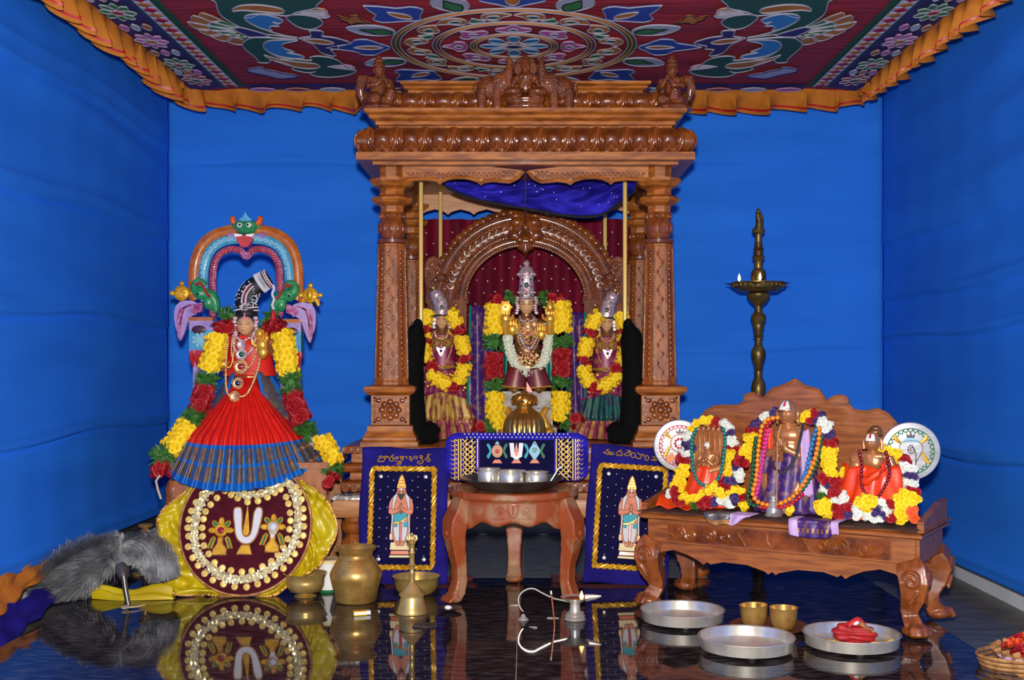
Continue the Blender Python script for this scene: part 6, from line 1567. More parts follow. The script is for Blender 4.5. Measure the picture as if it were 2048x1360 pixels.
obj('topknot', MB().ell((.006, .006, z(864)), (.03, .026, .016)).ell((.008, .008, z(857)), (.022, .02, .012)), M['bronze_dark'], t)
for s in (-1, 1): obj('ear', MB().tube([(s * .031, -.004, z(878)), (s * .035, -.006, z(888)), (s * .033, -.006, z(898))], [.006, .006, .007], 8), M['bronze'], t)
mk = obj('white_forehead_mark', MB().grid(lambda u, v: (lambda a, p: (.031 * cos(p) * sin(a), -.0105 - .0345 * cos(p) * cos(a), z(884) + .041 * sin(p)))((u - .5) * 1.3, .15 + .75 * v), 10, 8), M['white'], t, ang=180)
obj('red_forehead_line', MB().grid(lambda u, v: (lambda a, p: (.0318 * cos(p) * sin(a), -.0105 - .0356 * cos(p) * cos(a), z(884) + .0418 * sin(p)))((u - .5) * .3, .4 + .5 * v), 4, 6), M['p_red'], mk, ang=180)
b = MB(); lotus_hand(b, D(1712, 932, -.06), 1.1, 1); obj('blessing_hand', b, M['bronze'], t)
def wrap(u, v): a = -1.75 + 3.5 * u; R_ = .09 + .045 * v + .008 * sin(u * 23 + v * 6) + .004 * sin(u * 47); return (R_ * 1.12 * sin(a), .0 - R_ * .85 * cos(a), z(934) * (1 - v) + .006 + .006 * sin(u * 17) * (1 - v))
o = obj('orange_robe', MB().grid(wrap, 70, 14), M['satin_orange'], t, ang=180); o.modifiers.new('t', 'SOLIDIFY').thickness = .003
def sash(u, v): p = cr([tuple(D(1772, 928, -.06)), tuple(D(1764, 938, -.085)), tuple(D(1750, 952, -.1)), tuple(D(1730, 962, -.1)), tuple(D(1712, 958, -.08))], 5); i = min(len(p) - 1, int(u * (len(p) - 1))); q = Vector(p[i]); return q + Vector((.004 * sin(u * 20), -.008 * sin(pi * v), (.5 - v) * .035))
o = obj('orange_sash', MB().grid(sash, 20, 6), M['satin_orange'], t, ang=180); o.modifiers.new('t', 'SOLIDIFY').thickness = .004
beads(t, D, [BMm['maroon']], ((1640, 820, 5.665), [(445, 470), (458, 540), (475, 620), (470, 700), (468, 790), (480, 880), (520, 950), (590, 980), (655, 985), (700, 925), (740, 850), (772, 780), (790, 700), (785, 620), (770, 550), (748, 480)], -.1), .0078)
# silver miniature crown-vessel before the teacher
p = BL(1547, 1003, -.145); t = thing('silver_vessel', 'tiny tiered silver vessel at the foot of the middle bench statue', 'vessel', BM @ Vector((p.x, -.145, MT)), (0, 0, BA))
obj('tiered_body', MB().lathe([(.034, 0), (.035, .004), (.03, .01), (.027, .02), (.028, .026), (.023, .036), (.018, .046), (.014, .052), (.018, .058), (.016, .066)], 22), M['silver'], t)
obj('cap', MB().lathe([(.014, .066), (.018, .07), (.017, .078), (.009, .086), (.005, .09), (.001, .095)], 18), M['silver'], t)

# silver satin fans at the two ends
def sfan(px, py, rp, yl, col, lb, kind):
    p = BL(px, py, yl); w = BM @ Vector((p.x, yl, MT)); r_ = rp * w.y / F
    face = atan2(w.x, w.y)
    t = thing('satin_fan', lb, 'ceremonial fan', w, (0, 0, -face * .6), 'silver satin fans on the bench'); h = p.z - MT
    A_ = T(0, 0, h) @ RX(pi / 2)
    obj('padded_disc', MB().lathe([(r_ * .96, -.016), (r_, -.008), (r_, .008), (r_ * .97, .014), (r_ * .8, .017)], 48, A_), M['silver_satin'], t)
    obj('handle', MB().lathe([(.012, 0), (.012, h - r_ * .9)], 10), M['silver'], t)
    b = MB(); b.tube([(r_ * .78 * cos(i * pi / 36), -.018, h + r_ * .78 * sin(i * pi / 36)) for i in range(72)], .0022, 5, closed=True)
    for i in range(28):
        a = 2 * pi * i / 28; b.tube([((r_ * .76 - .012 * sin(pi * k / 6)) * cos(a + (k / 6 - .5) * .22), -.018, h + (r_ * .76 - .012 * sin(pi * k / 6)) * sin(a + (k / 6 - .5) * .22)) for k in range(7)], .0022, 5)
    obj('scalloped_embroidery', b, M[col], t)
    y0 = -.019
    if kind == 'wheel':
        em_ = obj('wheel_emblem', MB().tube([(.038 * cos(i * pi / 12), y0, h + .01 + .038 * sin(i * pi / 12)) for i in range(24)], .003, 5, closed=True), M['wood_pale'], t)
        for k in range(10): obj('wheel_petal', MB().ell((.02 * cos(k * pi / 5), y0, h + .01 + .02 * sin(k * pi / 5)), (.006, .003, .006), 7, 5), M['red'], em_)
        obj('emblem_base', MB().prism([(-.05, h - .075), (-.015, h - .055), (-.03, h - .03), (-.06, h - .045)], y0 - .002, y0 + .002), M['copper'], t)
    else:
        P = [(-.038, .0), (-.04, .022), (-.022, .038), (.02, .04), (.04, .026), (.042, .002), (.025, -.03), (.012, -.06), (-.012, -.06), (-.022, -.03)]
        em_ = obj('conch_emblem', MB().prism([(x, h + z_) for x, z_ in cr(P, 3, True)], y0 - .001, y0 + .003), M['silver_satin'], t, smooth=False)
        obj('conch_outline', MB().tube([(x, y0 - .002, h + z_) for x, z_ in cr(P, 3, True)], .0016, 5, closed=True), M['steel_dark'], em_)
        obj('conch_spiral', MB().tube([(.004 + .016 * (1 - k / 30) * cos(k * .42 + 1.5) * (1 if k else 1), y0 - .003, h + .006 + .018 * (1 - k / 30) * sin(k * .42 + 1.5)) for k in range(26)][::-1] + [(.02, y0 - .003, h - .01), (.018, y0 - .003, h - .05)], .0022, 5), M['p_plum'], em_)
        obj('conch_cap', MB().prism([(-.03, h + .034), (.03, h + .034), (.016, h + .052), (-.016, h + .052)], y0 - .002, y0 + .002), M['pale_blue'], em_)
    for q in (-1, 1):
        obj('gold_ribbon', MB().tube([(q * .036, y0, h + .03), (q * .054, y0, h + .046), (q * .06, y0, h + .062)], [.004, .008, .006], 7, flat=.4), M['gold_paint'], t); obj('gold_ribbon', MB().tube([(q * .04, y0, h + .0), (q * .056, y0, h - .03), (q * .066, y0, h - .045)], [.004, .008, .007], 7, flat=.4), M['gold_paint'], t)
    obj('emblem_crest', MB().prism([(-.014, h + .052), (-.016, h + .068), (-.006, h + .06), (0, h + .076), (.006, h + .06), (.016, h + .068), (.014, h + .052)], y0 - .002, y0 + .002), M['p_plum'], t)
sfan(1359, 891, 52, .1, 'red', 'round silver satin fan with red wheel embroidery at the left bench end', 'wheel')
sfan(1820, 902, 58, .1, 'green', 'round silver satin fan with green edged conch embroidery at the right bench end', 'conch')

# ------------------------------------------------------------------ garlands lying on the bench
def clusters(lb, crop, items, yl, group):
    ox, oy, sc = crop; pts = [(k, BM @ BL(ox + x / sc, oy + y / sc, yl + dy), q) for k, x, y, dy, q in items]
    base = min((p for _, p, _ in pts), key=lambda p: p.z).copy(); base.z = max(MT, base.z)
    t = thing('flower_garland', lb, 'garland', base, group=group); frn = BM.to_3x3() @ Vector((0, -1, .25))
    for k, p, q in pts:
        p.z = max(p.z, MT + .016); rad = .0165 * q; d = {'y': .03, 'w': .03, 'r': .032, 'p': .03, 'g': .034, 'o': .034}[k]
        obj('garland_core', MB().ell(p - base, rad * .9, 8, 6), M[CORE[k]], t)
        for i in range(7 if q >= 1 else 4):
            a = GR.uniform(0, 6.28); e_ = GR.uniform(0, 1.2); s_ = Vector((0, 0, 1)).cross(frn).normalized(); u_ = frn.cross(s_).normalized()
            n = frn.normalized() * cos(e_) + (s_ * cos(a) + u_ * sin(a)) * sin(e_)
            if p.z + n.z * rad < MT + .01: n.z = abs(n.z)
            place_flower(t, base, k, p + n * rad, n, d)
    return t
def I(s, dy=0, q=1): return [(a[0], *[float(v) for v in a[1:].split(',')], dy, q) for a in s.split()]
clusters('mixed flower garland around the serpent-hooded statue', (1290, 820, 5.668), I('y530,235 y590,165 y660,130 y730,120 r810,150 r800,205', .05) + I('w910,170 w950,200 p985,255 w1000,320 w960,370 w1010,400 r970,445 r1040,450', .04)
    + I('y975,510 y990,560 y965,620 y975,680 y955,720 w490,300 p490,385 p520,430 w455,480 w500,490 r420,560 r470,580 y430,640 y470,650 y400,710 y450,720 y380,790 y430,800 y350,860 y410,870 y400,930', -.03)
    + I('r330,930 r390,1010 r420,1050 w290,960 y430,990 y510,1010 y580,1000 y650,970 y720,920 y790,870 y850,920 y890,975 r690,1020 r720,1060 r650,1060 p800,1050 w870,1040 w940,1050 w990,1080 g580,1080 p1030,1020', -.135)
    + I('y960,960 y1020,920 y1080,940 r930,880 r880,870 p950,810 p1010,800 w1060,690 w1070,760 p1050,640 r1060,590 r1130,590 y1110,1070 y1150,1090 r1090,1000', -.1), 0, 'flower garlands on the bench')
clusters('mixed flower garland around the middle bench statue', (1470, 780, 4.535), I('w270,260 w300,240 p350,210 p230,310 p180,330 r160,370 r200,370 y640,240 y680,230 y620,270 r730,220 r690,280 p780,245 p740,290', .04) + I('y170,430 y120,450 y160,500 y110,520 y140,560 y80,590 y120,620 r50,650 r90,660', 0)
    + I('w800,300 w850,330 w820,370 w790,340 p830,420 p880,410 r820,480 r880,490 y820,540 y880,545 y830,600 y890,610 y840,670 y900,680 y860,730 y900,750 r800,790 r830,830 r900,830 r940,850 w820,900 w870,920 p850,870 g790,980 r850,1010', -.05)
    + I('y770,1060 y820,1050 y790,1110 y850,1120 w930,980 w970,1010 r920,950 r930,1070 r980,1080 p1000,1110 r960,1140 y510,1085', -.13), 0, 'flower garlands on the bench')
clusters('mixed flower garland around the orange-robed statue', (1640, 820, 5.665), I('y310,700 y350,750 y280,740 y310,800 y260,830 y280,880 y230,910 y270,940', -.02) + I('y720,450 y790,460 y840,510 y890,520 y880,570 r940,570 r970,610 r880,650', .03)
    + I('w970,640 w1040,670 w950,690 p1000,740 p1060,750 w990,810 w1050,830 w960,870 r940,920 r1000,900 r1070,930', -.02)
    + I('y960,960 y1040,980 y1080,990 y900,1020 y980,1040 y1050,1060 y880,1090 y960,1110 y900,1160 y970,1190 y930,1230 o1040,1150 o1070,1200 y460,1060 y520,1020 y590,1030 y630,1060 y540,1100 w710,1060 w760,1110 w790,1160 r820,1090 r830,1200 r800,1240 p690,1110 p640,1170 w560,1200 w620,1230 w690,1240 p730,1200 w410,1130 w440,1180 w420,1220 p350,1170 p310,1210 r210,1090 r270,1110 r200,1170 r260,1190 w190,1010 w240,1040 w260,990 r170,950 y40,1060 y100,1080 y60,1130 y110,1150 r330,1110', -.13), 0, 'flower garlands on the bench')
# orange satin spill at the left end
o = obj('satin_cloth', MB().grid(lambda u, v: (lambda p: (p.x, p.y, MT + .004 + .05 * (1 - u) ** 2 * sin(pi * v) + .006 * sin(u * 14 + v * 9)))(BL(1310 + 80 * u, 1000, -.14 + .0) + Vector((0, .16 * v, 0))), 24, 16), M['satin_orange'], None, ang=180, M=BM)
o.modifiers.new('t', 'SOLIDIFY').thickness = .003; tag(o, 'loose orange satin cloth at the left end of the bench', 'cloth')
# silk ends hanging over the front edge
def hang(lb, crop, top, bot, mats, fmx):
    ox, oy, sc = crop; yl = -.224
    A_ = [BL(ox + x / sc, oy + y / sc, yl) for x, y in cr(top, 4)]; B_ = [BL(ox + x / sc, oy + y / sc, yl) for x, y in cr(bot, 4)]
    A_, _ = along(A_, 24); B_, _ = along(B_, 24)
    base = BM @ Vector(A_[12])
    def g(u, v):
        i = min(23, int(u * 24)); f_ = u * 24 - i; a = A_[i].lerp(A_[i + 1], f_); c = B_[i].lerp(B_[i + 1], f_)
        if v < .3:
            q = Vector((a.x, -.13 + (-.224 + .13) * v / .3, SZ + .012)); q.z = SZ + .011; return q
        w = (v - .3) / .7; q = Vector(a).lerp(c, w); q.z = (SZ + .011) * (1 - w) + c.z * w; q.y = -.226 - .006 * sin(w * 3 + u * 8) - .004 * sin(u * 19); return q
    o = obj('silk_cloth', MB().grid(g, 40, 16, fmx), [M[m] for m in mats], None, ang=180, M=BM); o.modifiers.new('t', 'SOLIDIFY').thickness = .003
    return tag(o, lb, 'cloth', 'silk ends hanging over the bench edge')
hang('purple and gold silk end with lilac borders hanging over the bench front', (1280, 740, 3.303), [(985, 945), (1150, 955), (1315, 975)], [(990, 1085), (1060, 1105), (1150, 1112), (1240, 1108), (1275, 1085), (1312, 1090)], ['silk_purple', 'lilac', 'zari_gold'], lambda u, v: 1 if u < .18 or u > .86 else (2 if .62 < v < .8 and int(u * 20) % 2 else 0))
hang('small grey, gold and lilac silk end hanging over the left of the bench front', (1280, 740, 3.303), [(420, 915), (560, 915), (735, 918)], [(450, 1000), (500, 1030), (560, 1015), (610, 1028), (650, 1005), (690, 965)], ['zari', 'lilac', 'zari_gold'], lambda u, v: 1 if u > .56 else (2 if v > .7 else 0))
# ------------------------------------------------------------------ embroidered velvet panels leaning on the plinth
TEL_L = [[(400, 300), (430, 265), (475, 270), (480, 300), (440, 310), (400, 345), (380, 385), (410, 400), (450, 395), (470, 380), (490, 400), (530, 380), (545, 330), (510, 290)], [(510, 285), (550, 270), (590, 270), (585, 305), (565, 318)], [(590, 272), (630, 275), (635, 310)],
  [(765, 215), (715, 265), (665, 320), (680, 375), (720, 385), (755, 355), (745, 300), (710, 270)], [(750, 340), (790, 310), (840, 280), (870, 300), (850, 330), (820, 320)], [(790, 370), (850, 390), (930, 385), (985, 350), (1000, 300), (960, 330), (930, 310), (950, 280), (1000, 280)], [(900, 275), (1060, 270), (1090, 300), (1070, 320)], [(870, 400), (940, 410), (935, 450), (820, 455)], [(880, 410), (890, 445)],
  [(1130, 290), (1160, 265), (1190, 285), (1170, 320), (1140, 310)], [(1150, 325), (1190, 375), (1240, 310), (1270, 260), (1320, 265), (1335, 300), (1310, 320), (1280, 310)], [(1385, 270), (1420, 240), (1460, 260), (1450, 300), (1410, 280)], [(1400, 290), (1440, 330), (1480, 380), (1450, 430), (1400, 445), (1350, 430), (1345, 395), (1390, 380), (1415, 405)],
  [(1510, 340), (1545, 325), (1590, 380), (1640, 375), (1640, 330), (1590, 310), (1570, 280), (1620, 270)], [(1570, 215), (1660, 215)], [(1600, 220), (1580, 270)]]
TEL_R = [[(330, 400), (310, 375), (350, 365), (370, 400), (410, 410), (420, 340), (370, 320), (440, 285)], [(420, 410), (480, 405), (500, 340)], [(450, 330), (480, 400), (540, 415), (550, 370), (520, 360)], [(670, 310), (720, 300), (740, 280)], [(640, 340), (615, 390), (650, 430), (690, 400), (720, 430), (765, 400), (740, 340), (690, 325), (640, 340)],
  [(870, 300), (910, 290), (930, 330), (880, 350), (820, 380), (840, 410), (900, 420), (960, 370), (950, 300), (920, 290)], [(1060, 350), (1010, 340), (980, 390), (1000, 450), (1060, 450), (1080, 390), (1050, 345)], [(1080, 400), (1110, 450), (1160, 470), (1210, 460), (1220, 400), (1190, 370), (1120, 330)], [(1200, 380), (1260, 360), (1290, 385), (1260, 410)],
  [(1360, 375), (1410, 440), (1360, 505), (1312, 440), (1360, 375)], [(1460, 470), (1510, 490), (1560, 480), (1540, 440), (1590, 420), (1600, 480), (1570, 500)], [(1490, 410), (1550, 400)], [(1630, 410), (1690, 430), (1670, 450)], [(1700, 510), (1740, 500), (1720, 540), (1720, 580)], [(1760, 530), (1800, 560), (1840, 545)]]
def velvet_panel(lb, loc, rot, s, quad, border, strokes, crop, fig, skew, beard):
    """quad etc. in panel pixels: x from the panel centre, y up from its foot"""
    t = thing('embroidered_banner', lb, 'banner', loc, rot, 'embroidered velvet panels')
    px0, py0 = quad
    K = lambda x, y: ((x - px0) * s, (py0 - y) * s)
    def hull(b, pts, y0, y1): b.prism([K(*p) for p in pts], y0, y1)
    b = MB(); w, h = skew
    def g(u, v): return ((u - .5) * w * s + .004 * sin(v * 9), -.012 - .008 * sin(pi * u) * sin(pi * v) + .003 * sin(u * 17 + v * 11), v * h * s + .004 * sin(u * 8))
    o = obj('velvet_cloth', MB().grid(g, 24, 30), M['velvet_navy'], t, ang=180); md = o.modifiers.new('t', 'SOLIDIFY'); md.thickness = .02; md.offset = -1
    x0, x1, y0, y1 = border
    obj('inner_field', MB().prism([K(x0, y0), K(x1, y0), K(x1, y1), K(x0, y1)], -.026, -.016), M['velvet_dark'], t, smooth=False)
    b = MB(); loop = [K(x0, y0), K(x1, y0), K(x1, y1), K(x0, y1), K(x0, y0)]
    P, L = along([(x, -.03, z) for x, z in loop], 236)
    for off in (-1, 1):
        b.tube([p + Vector((off * .0085 * sin(i * .75), -.003 * cos(i * .75 * off), off * .0085 * sin(i * .75))) for i, p in enumerate(P[:-1])], .006, 6, closed=True)
    obj('gold_braid', b, M['gold_paint'], t)
    ox, oy, sc = crop; b = MB()
    for st in strokes: b.tube([(lambda q: (q[0], -.026, q[1]))(K(ox + x / sc, oy + y / sc)) for x, y in cr(st, 4)], .0022, 6)
    obj('stitched_lettering', b, M['gold_paint'], t)
    # sequins and little mirrors
    sp = []; cx = (x0 + x1) / 2; wd = (x1 - x0) / 2; hh = y1 - y0
    for k in range(8):
        for q in (-1, 1): sp += [(cx + q * wd * .72, y0 + hh * (.22 + .095 * k)), (cx + q * wd * .48, y0 + hh * (.08 + .105 * k))]
        if k < 3:
            for q in (-1, 1): sp.append((cx + q * wd * .3, y0 + hh * (.12 + .1 * k)))
    me = mesh('sequin', MB().ell((0, 0, 0), (.0026, .002, .0026), 7, 5), M['white_cloth'])
    for x, y in sp: link('sequin', me, t, loc=(K(x, y)[0], -.027, K(x, y)[1]))
    mm = mesh('mirror_button', MB().lathe([(.0085, 0), (.0085, .003), (.004, .004)], 14, RX(pi / 2)), M['silver'])
    for x, y in ((cx - wd * .72, y0 + hh * .08), (cx + wd * .72, y0 + hh * .08), (cx - wd * .72, y1 - hh * .08), (cx + wd * .72, y1 - hh * .08)): link('mirror_button', mm, t, loc=(K(x, y)[0], -.026, K(x, y)[1]))
    # stitched standing figure with joined hands
    fx, fy, fs = fig       # crop pixel of figure centre line, top, photo px per unit
    fg = obj('stitched_figure', MB().prism([K(fx + x * fs, fy + y * fs) for x, y in cr([(0, 0), (10, 18), (13, 40), (16, 60), (30, 76), (38, 96), (38, 122), (30, 130), (30, 160), (27, 205), (20, 205), (18, 222), (-18, 222), (-20, 205), (-30, 205), (-30, 160), (-30, 130), (-38, 122), (-38, 96), (-30, 76), (-16, 60), (-13, 40), (-10, 18)], 2, True)], -.029, -.02), M['skin'], t, smooth=False)
    def q(name, pts, m, y=-.032, n=2):
        P_ = [K(fx + x * fs, fy + yy * fs) for x, yy in (cr(pts, n, True) if n else pts)]; b_ = MB().prism(P_, y, -.022); b_.cur = 1
        b_.tube([(x, y, z_) for x, z_ in P_], .0009, 4, closed=True); return obj(name, b_, [M[m], M['face_line']], fg, smooth=False)
    q('crown', [(0, 2), (6, 14), (10, 26), (14, 44), (-14, 44), (-10, 26), (-6, 14)], 'gold_paint')
    for k in range(3): obj('crown_band', MB().tube([(K(fx + x * fs, 0)[0], -.033, K(0, fy + (20 + 9 * k) * fs)[1]) for x in (-6 - 3 * k, 0, 6 + 3 * k)], .002, 5), M['p_red'], fg)
    q('face', [(-11, 44), (11, 44), (12, 58), (6, 68), (-6, 68), (-12, 58)], 'skin', -.034)
    q('white_forehead_mark', [(-4, 44), (4, 44), (2, 54), (-2, 54)], 'white', -.036, 0)
    for w in (-1, 1): q('eye', [(w * 3, 54), (w * 8, 53), (w * 8, 56), (w * 3, 56)], 'black', -.036, 0)
    if beard: q('beard', [(-11, 60), (0, 64), (11, 60), (7, 72), (0, 82), (-7, 72)], 'black', -.037)
    for w in (-1, 1):
        q('flower_strand', [(w * 12, 62), (w * 24, 70), (w * 27, 90), (w * 29, 150), (w * 31, 190), (w * 26, 190), (w * 22, 110), (w * 17, 84)], 'white_cloth', -.034)
        q('tassel', [(w * 25, 188), (w * 33, 188), (w * 33, 206), (w * 25, 206)], 'off_white', -.036)
        q('forearm', [(w * 36, 108), (w * 38, 124), (w * 18, 126), (w * 2, 112), (w * 2, 100), (w * 16, 112)], 'skin', -.037)
        q('hand', [(w * .5, 92), (w * 4, 96), (w * 6, 110), (w * .5, 116)], 'skin', -.039)
        q('leg_cloth', [(w * 2, 152), (w * 20, 150), (w * 22, 176), (w * 16, 206), (w * 4, 212)], 'white_cloth', -.033)
        q('foot', [(w * 1, 212), (w * 10, 210), (w * 14, 220), (w * 6, 226), (w * 1, 222)], 'skin', -.037)
    q('blue_sash', [(-20, 126), (20, 120), (20, 134), (0, 150), (-20, 152)], 'teal', -.035); q('blue_flap', [(-20, 158), (-10, 158), (-10, 166), (-20, 166)], 'teal', -.035, 0); q('blue_flap', [(10, 152), (24, 152), (24, 166), (10, 166)], 'teal', -.035, 0)
    q('gold_sash_edge', [(-20, 152), (0, 148), (20, 134), (20, 138), (0, 154), (-20, 157)], 'gold_paint', -.036); q('red_pleat', [(-4, 150), (5, 150), (4, 205), (-2, 205)], 'p_red', -.036, 0)
    q('chest_pendant', [(-4, 118), (4, 118), (0, 128)], 'ruby', -.041, 0)
    q('plinth_block', [(-30, 214), (28, 214), (30, 238), (-32, 238)], 'off_white', -.03, 0); q('plinth_band', [(-28, 240), (26, 240), (28, 252), (-30, 252)], 'p_orange', -.031, 0); q('plinth_block', [(-32, 254), (30, 254), (32, 262), (-34, 262)], 'off_white', -.03, 0)
    return t
sP = 5.26 / F
velvet_panel('navy velvet panel with a bearded crowned figure, left of the round stool', ((806 - CX) * 5.25 / F, 5.215, .002), (-radians(10), radians(.5), 0), sP, (806, 1166), (741, 866, 937, 1132), TEL_L, (720, 890, 12.047), (801, 948, .63), (176, 272), True)
velvet_panel('navy velvet panel with a beardless crowned figure, half behind the bench', ((1248 - CX) * 5.25 / F, 5.215, .002), (-radians(10), radians(3.2), radians(-4)), sP, (1248, 1170), (1186, 1318, 937, 1136), TEL_R, (1166, 880, 12.047), (1252, 954, .63), (166, 275), False)

# ------------------------------------------------------------------ blue velvet bolster with emblems
Yb = 5.235; sb = Yb / F; p0 = W(1034, 966, Yb); p0.z = .46
bo = thing('velvet_bolster', 'royal blue velvet bolster with gold embroidery and three emblems behind the tray', 'cushion', p0)
K = lambda x, y: ((x - 1034) * sb, (966 - y) * sb)
hw, hh = 143 * sb, 97 * sb
def g(u, v):
    a = 2 * pi * v; x = -hw + 2 * hw * u; e_ = min(1, (1 - abs(2 * u - 1)) * 7) ** .5
    return (x, .0 + .042 * cos(a) * (.35 + .65 * e_) * (1 if cos(a) < 0 else 1) + .0, hh / 2 + (hh / 2) * (abs(sin(a)) ** .7 * (1 if sin(a) > 0 else -1)) * (.62 + .38 * e_))
b = MB().grid(g, 60, 36); n = 61
for e_ in (0, 60): b.f.append(tuple(e_ + n * j for j in range(36))); b.m.append(0)
obj('bolster_body', b, M['velvet_blue'], bo, ang=180)
yf = -.0435
obj('dark_centre', MB().prism([K(960, 882), K(1108, 882), K(1108, 958), K(960, 958)], yf - .002, -.02), M['velvet_dark'], bo, smooth=False)
wd = [mesh('white_dot', MB().ell((0, 0, 0), (.0035, .003, .0035), 7, 5), M['white'])]
for k in range(26):
    for j in range(2): link('white_dot', wd[0], bo, loc=(K(930 + 8.2 * k + 4 * j, 0)[0], yf + .016 - .008 * j, K(0, 871 + 6 * j)[1]))
for q in (-1, 1):
    X = lambda d: 1034 + q * d
    b = MB(); x0, x1 = sorted((K(X(82), 0)[0], K(X(108), 0)[0])); z0, z1 = K(0, 962)[1], K(0, 880)[1]
    pn = obj('lattice_field', MB().box(x0, x1, yf - .002, -.02, z0, z1), M['velvet_dark'], bo, smooth=False)
    for k in range(9):
        for sg in (-1, 1):
            za = z0 + (z1 - z0) * k / 8; zb = za + sg * (x1 - x0); xa, xb = x0, x1
            if zb > z1: xb = x0 + (z1 - za); zb = z1
            if zb < z0: xb = x0 + (za - z0); zb = z0
            if xb - xa > .004: b.tube([(xa, yf - .004, za), (xb, yf - .004, zb)], .0024, 5)
    obj('gold_lattice', b, M['gold_paint'], pn)
    for k in range(8):
        for j in range(2): link('white_dot', wd[0], pn, loc=(x0 + (x1 - x0) * (.28 + .46 * j), yf - .006, z0 + (z1 - z0) * (k + .5 * j + .25) / 8.3), scale=1.3)
    b = MB()
    for d_ in (78, 111, 116): b.tube([(K(X(d_), 0)[0], yf - .002, z0), (K(X(d_), 0)[0], yf - .002, z1)], .003, 5)
    for k in range(9):
        zz_ = z0 + (z1 - z0) * (k + .5) / 9; xx = K(X(122), 0)[0]
        b.tube([(xx + .006 * cos(a * .7), yf + .002, zz_ + .006 * sin(a * .7)) for a in range(8)], .0026, 5); b.seg((K(X(127), 0)[0], yf + .004, zz_ - .004), (K(X(132), 0)[0], yf + .006, zz_ + .004), .003, .001, 5)
    obj('gold_scroll_border', b, M['gold_paint'], bo)
ye = yf - .004
def be(name, pts, m, n=3, y=ye, parent=None): return obj(name, MB().prism([K(x, yy) for x, yy in (cr(pts, n, True) if n else pts)], y - .003, y + .003), M[m], parent or bo, smooth=False)
mk = be('white_forked_mark', [(1019, 888), (1028, 888), (1029, 905), (1033, 912), (1037, 905), (1038, 888), (1047, 888), (1044, 915), (1038, 918), (1037, 922), (1029, 922), (1028, 918), (1022, 915)], 'white', 0)
be('red_flame_mark', [(1033, 887), (1036, 900), (1036, 911), (1033, 914), (1030, 911), (1030, 900)], 'p_orange', 0, ye - .002, mk)
wh = be('wheel_emblem', circ(995, 904, 11, 16, 13), 'wood_pale', 0); obj('wheel_hub', MB().ell((K(995, 904)[0], ye - .004, K(0, 904)[1]), (.013, .003, .015)), M['red'], wh)
for k in range(10): obj('wheel_spoke', MB().ell((K(995, 904)[0] + .012 * cos(k * pi / 5), ye - .006, K(0, 904)[1] + .014 * sin(k * pi / 5)), (.0035, .003, .0035), 6, 5), M['off_white'], wh)
co = be('conch_emblem', [(1069, 888), (1078, 898), (1080, 906), (1074, 916), (1069, 922), (1064, 916), (1058, 906), (1060, 898)], 'pale_blue'); obj('conch_spiral', MB().tube([(K(1069 + 5 * (1 - k / 22) * cos(k * .45), 0)[0], ye - .005, K(0, 903 - 6 * (1 - k / 22) * sin(k * .45))[1]) for k in range(18)], .0018, 5), M['green'], co)
for cx_ in (995, 1033, 1069):
    be('emblem_stand', [(cx_ - 10, 928), (cx_ - 5, 921), (cx_ + 5, 921), (cx_ + 10, 928)], 'p_orange', 0)
    if cx_ != 1033:
        be('emblem_crest', [(cx_ - 5, 890), (cx_, 884), (cx_ + 5, 890)], 'pale_blue', 0)
        for q in (-1, 1): be('emblem_ribbon', [(cx_ + q * 12, 898), (cx_ + q * 17, 889), (cx_ + q * 21, 892), (cx_ + q * 15, 904), (cx_ + q * 21, 914), (cx_ + q * 17, 919), (cx_ + q * 12, 908)], 'green' if q > 0 else 'teal', 2)

# ------------------------------------------------------------------ round stool
st = thing('round_stool', 'worn round wooden stool with three curved clawed legs in front of the shrine', 'stool', (-.05, 4.99, 0))
SR = .275
obj('seat_top', MB().lathe([(SR - .03, .425), (SR - .006, .428), (SR, .436), (SR, .454), (SR - .005, .459), (SR - .03, .459), (SR - .034, .456)], 64), M['wood_stool'], st, ang=30)
def ap(u, v):
    a = 2 * pi * u; k = .5 + .5 * cos(a * 3 * 4); zl = .325 + .018 * k - .03 * (abs(cos(a * 1.5 + pi / 4)) ** 8)
    return ((SR - .03) * cos(a), (SR - .03) * sin(a), .428 * (1 - v) + zl * v)
o = obj('apron', MB().grid(ap, 144, 6, closeu=True), M['wood_stool'], st, ang=50); md = o.modifiers.new('t', 'SOLIDIFY'); md.thickness = .02; md.offset = 0
b = MB(); ra = SR - .018
def on(x, z): a = -pi / 2 + x / ra; return (ra * cos(a), ra * sin(a) - .001, z)
for x in (-.09, .09): b.tube([on(x, .358), on(x, .42)], .0025, 5)
for z_ in (.358, .42): b.tube([on(-.09 + .018 * k, z_) for k in range(11)], .0025, 5)
b.tube([on(-.022, .416), on(-.02, .39), on(-.012, .37), on(0, .364), on(.012, .37), on(.02, .39), on(.022, .416)], .005, 6); b.tube([on(0, .414), on(0, .376)], .004, 6)
b.tube([on(-.055 + .02 * (1 - k / 26) * cos(k * .5), .39 + .02 * (1 - k / 26) * sin(k * .5)) for k in range(24)], .004, 6); b.tube([on(.055 + .02 * (1 - k / 26) * cos(k * .5 + 3), .392 + .02 * (1 - k / 26) * sin(k * .5 + 3)) for k in range(20)] , .004, 6); b.tube([on(.07, .385), on(.068, .37), on(.06, .362)], .004, 6)
obj('emblem_carving', b, M['wood_stool'], st)
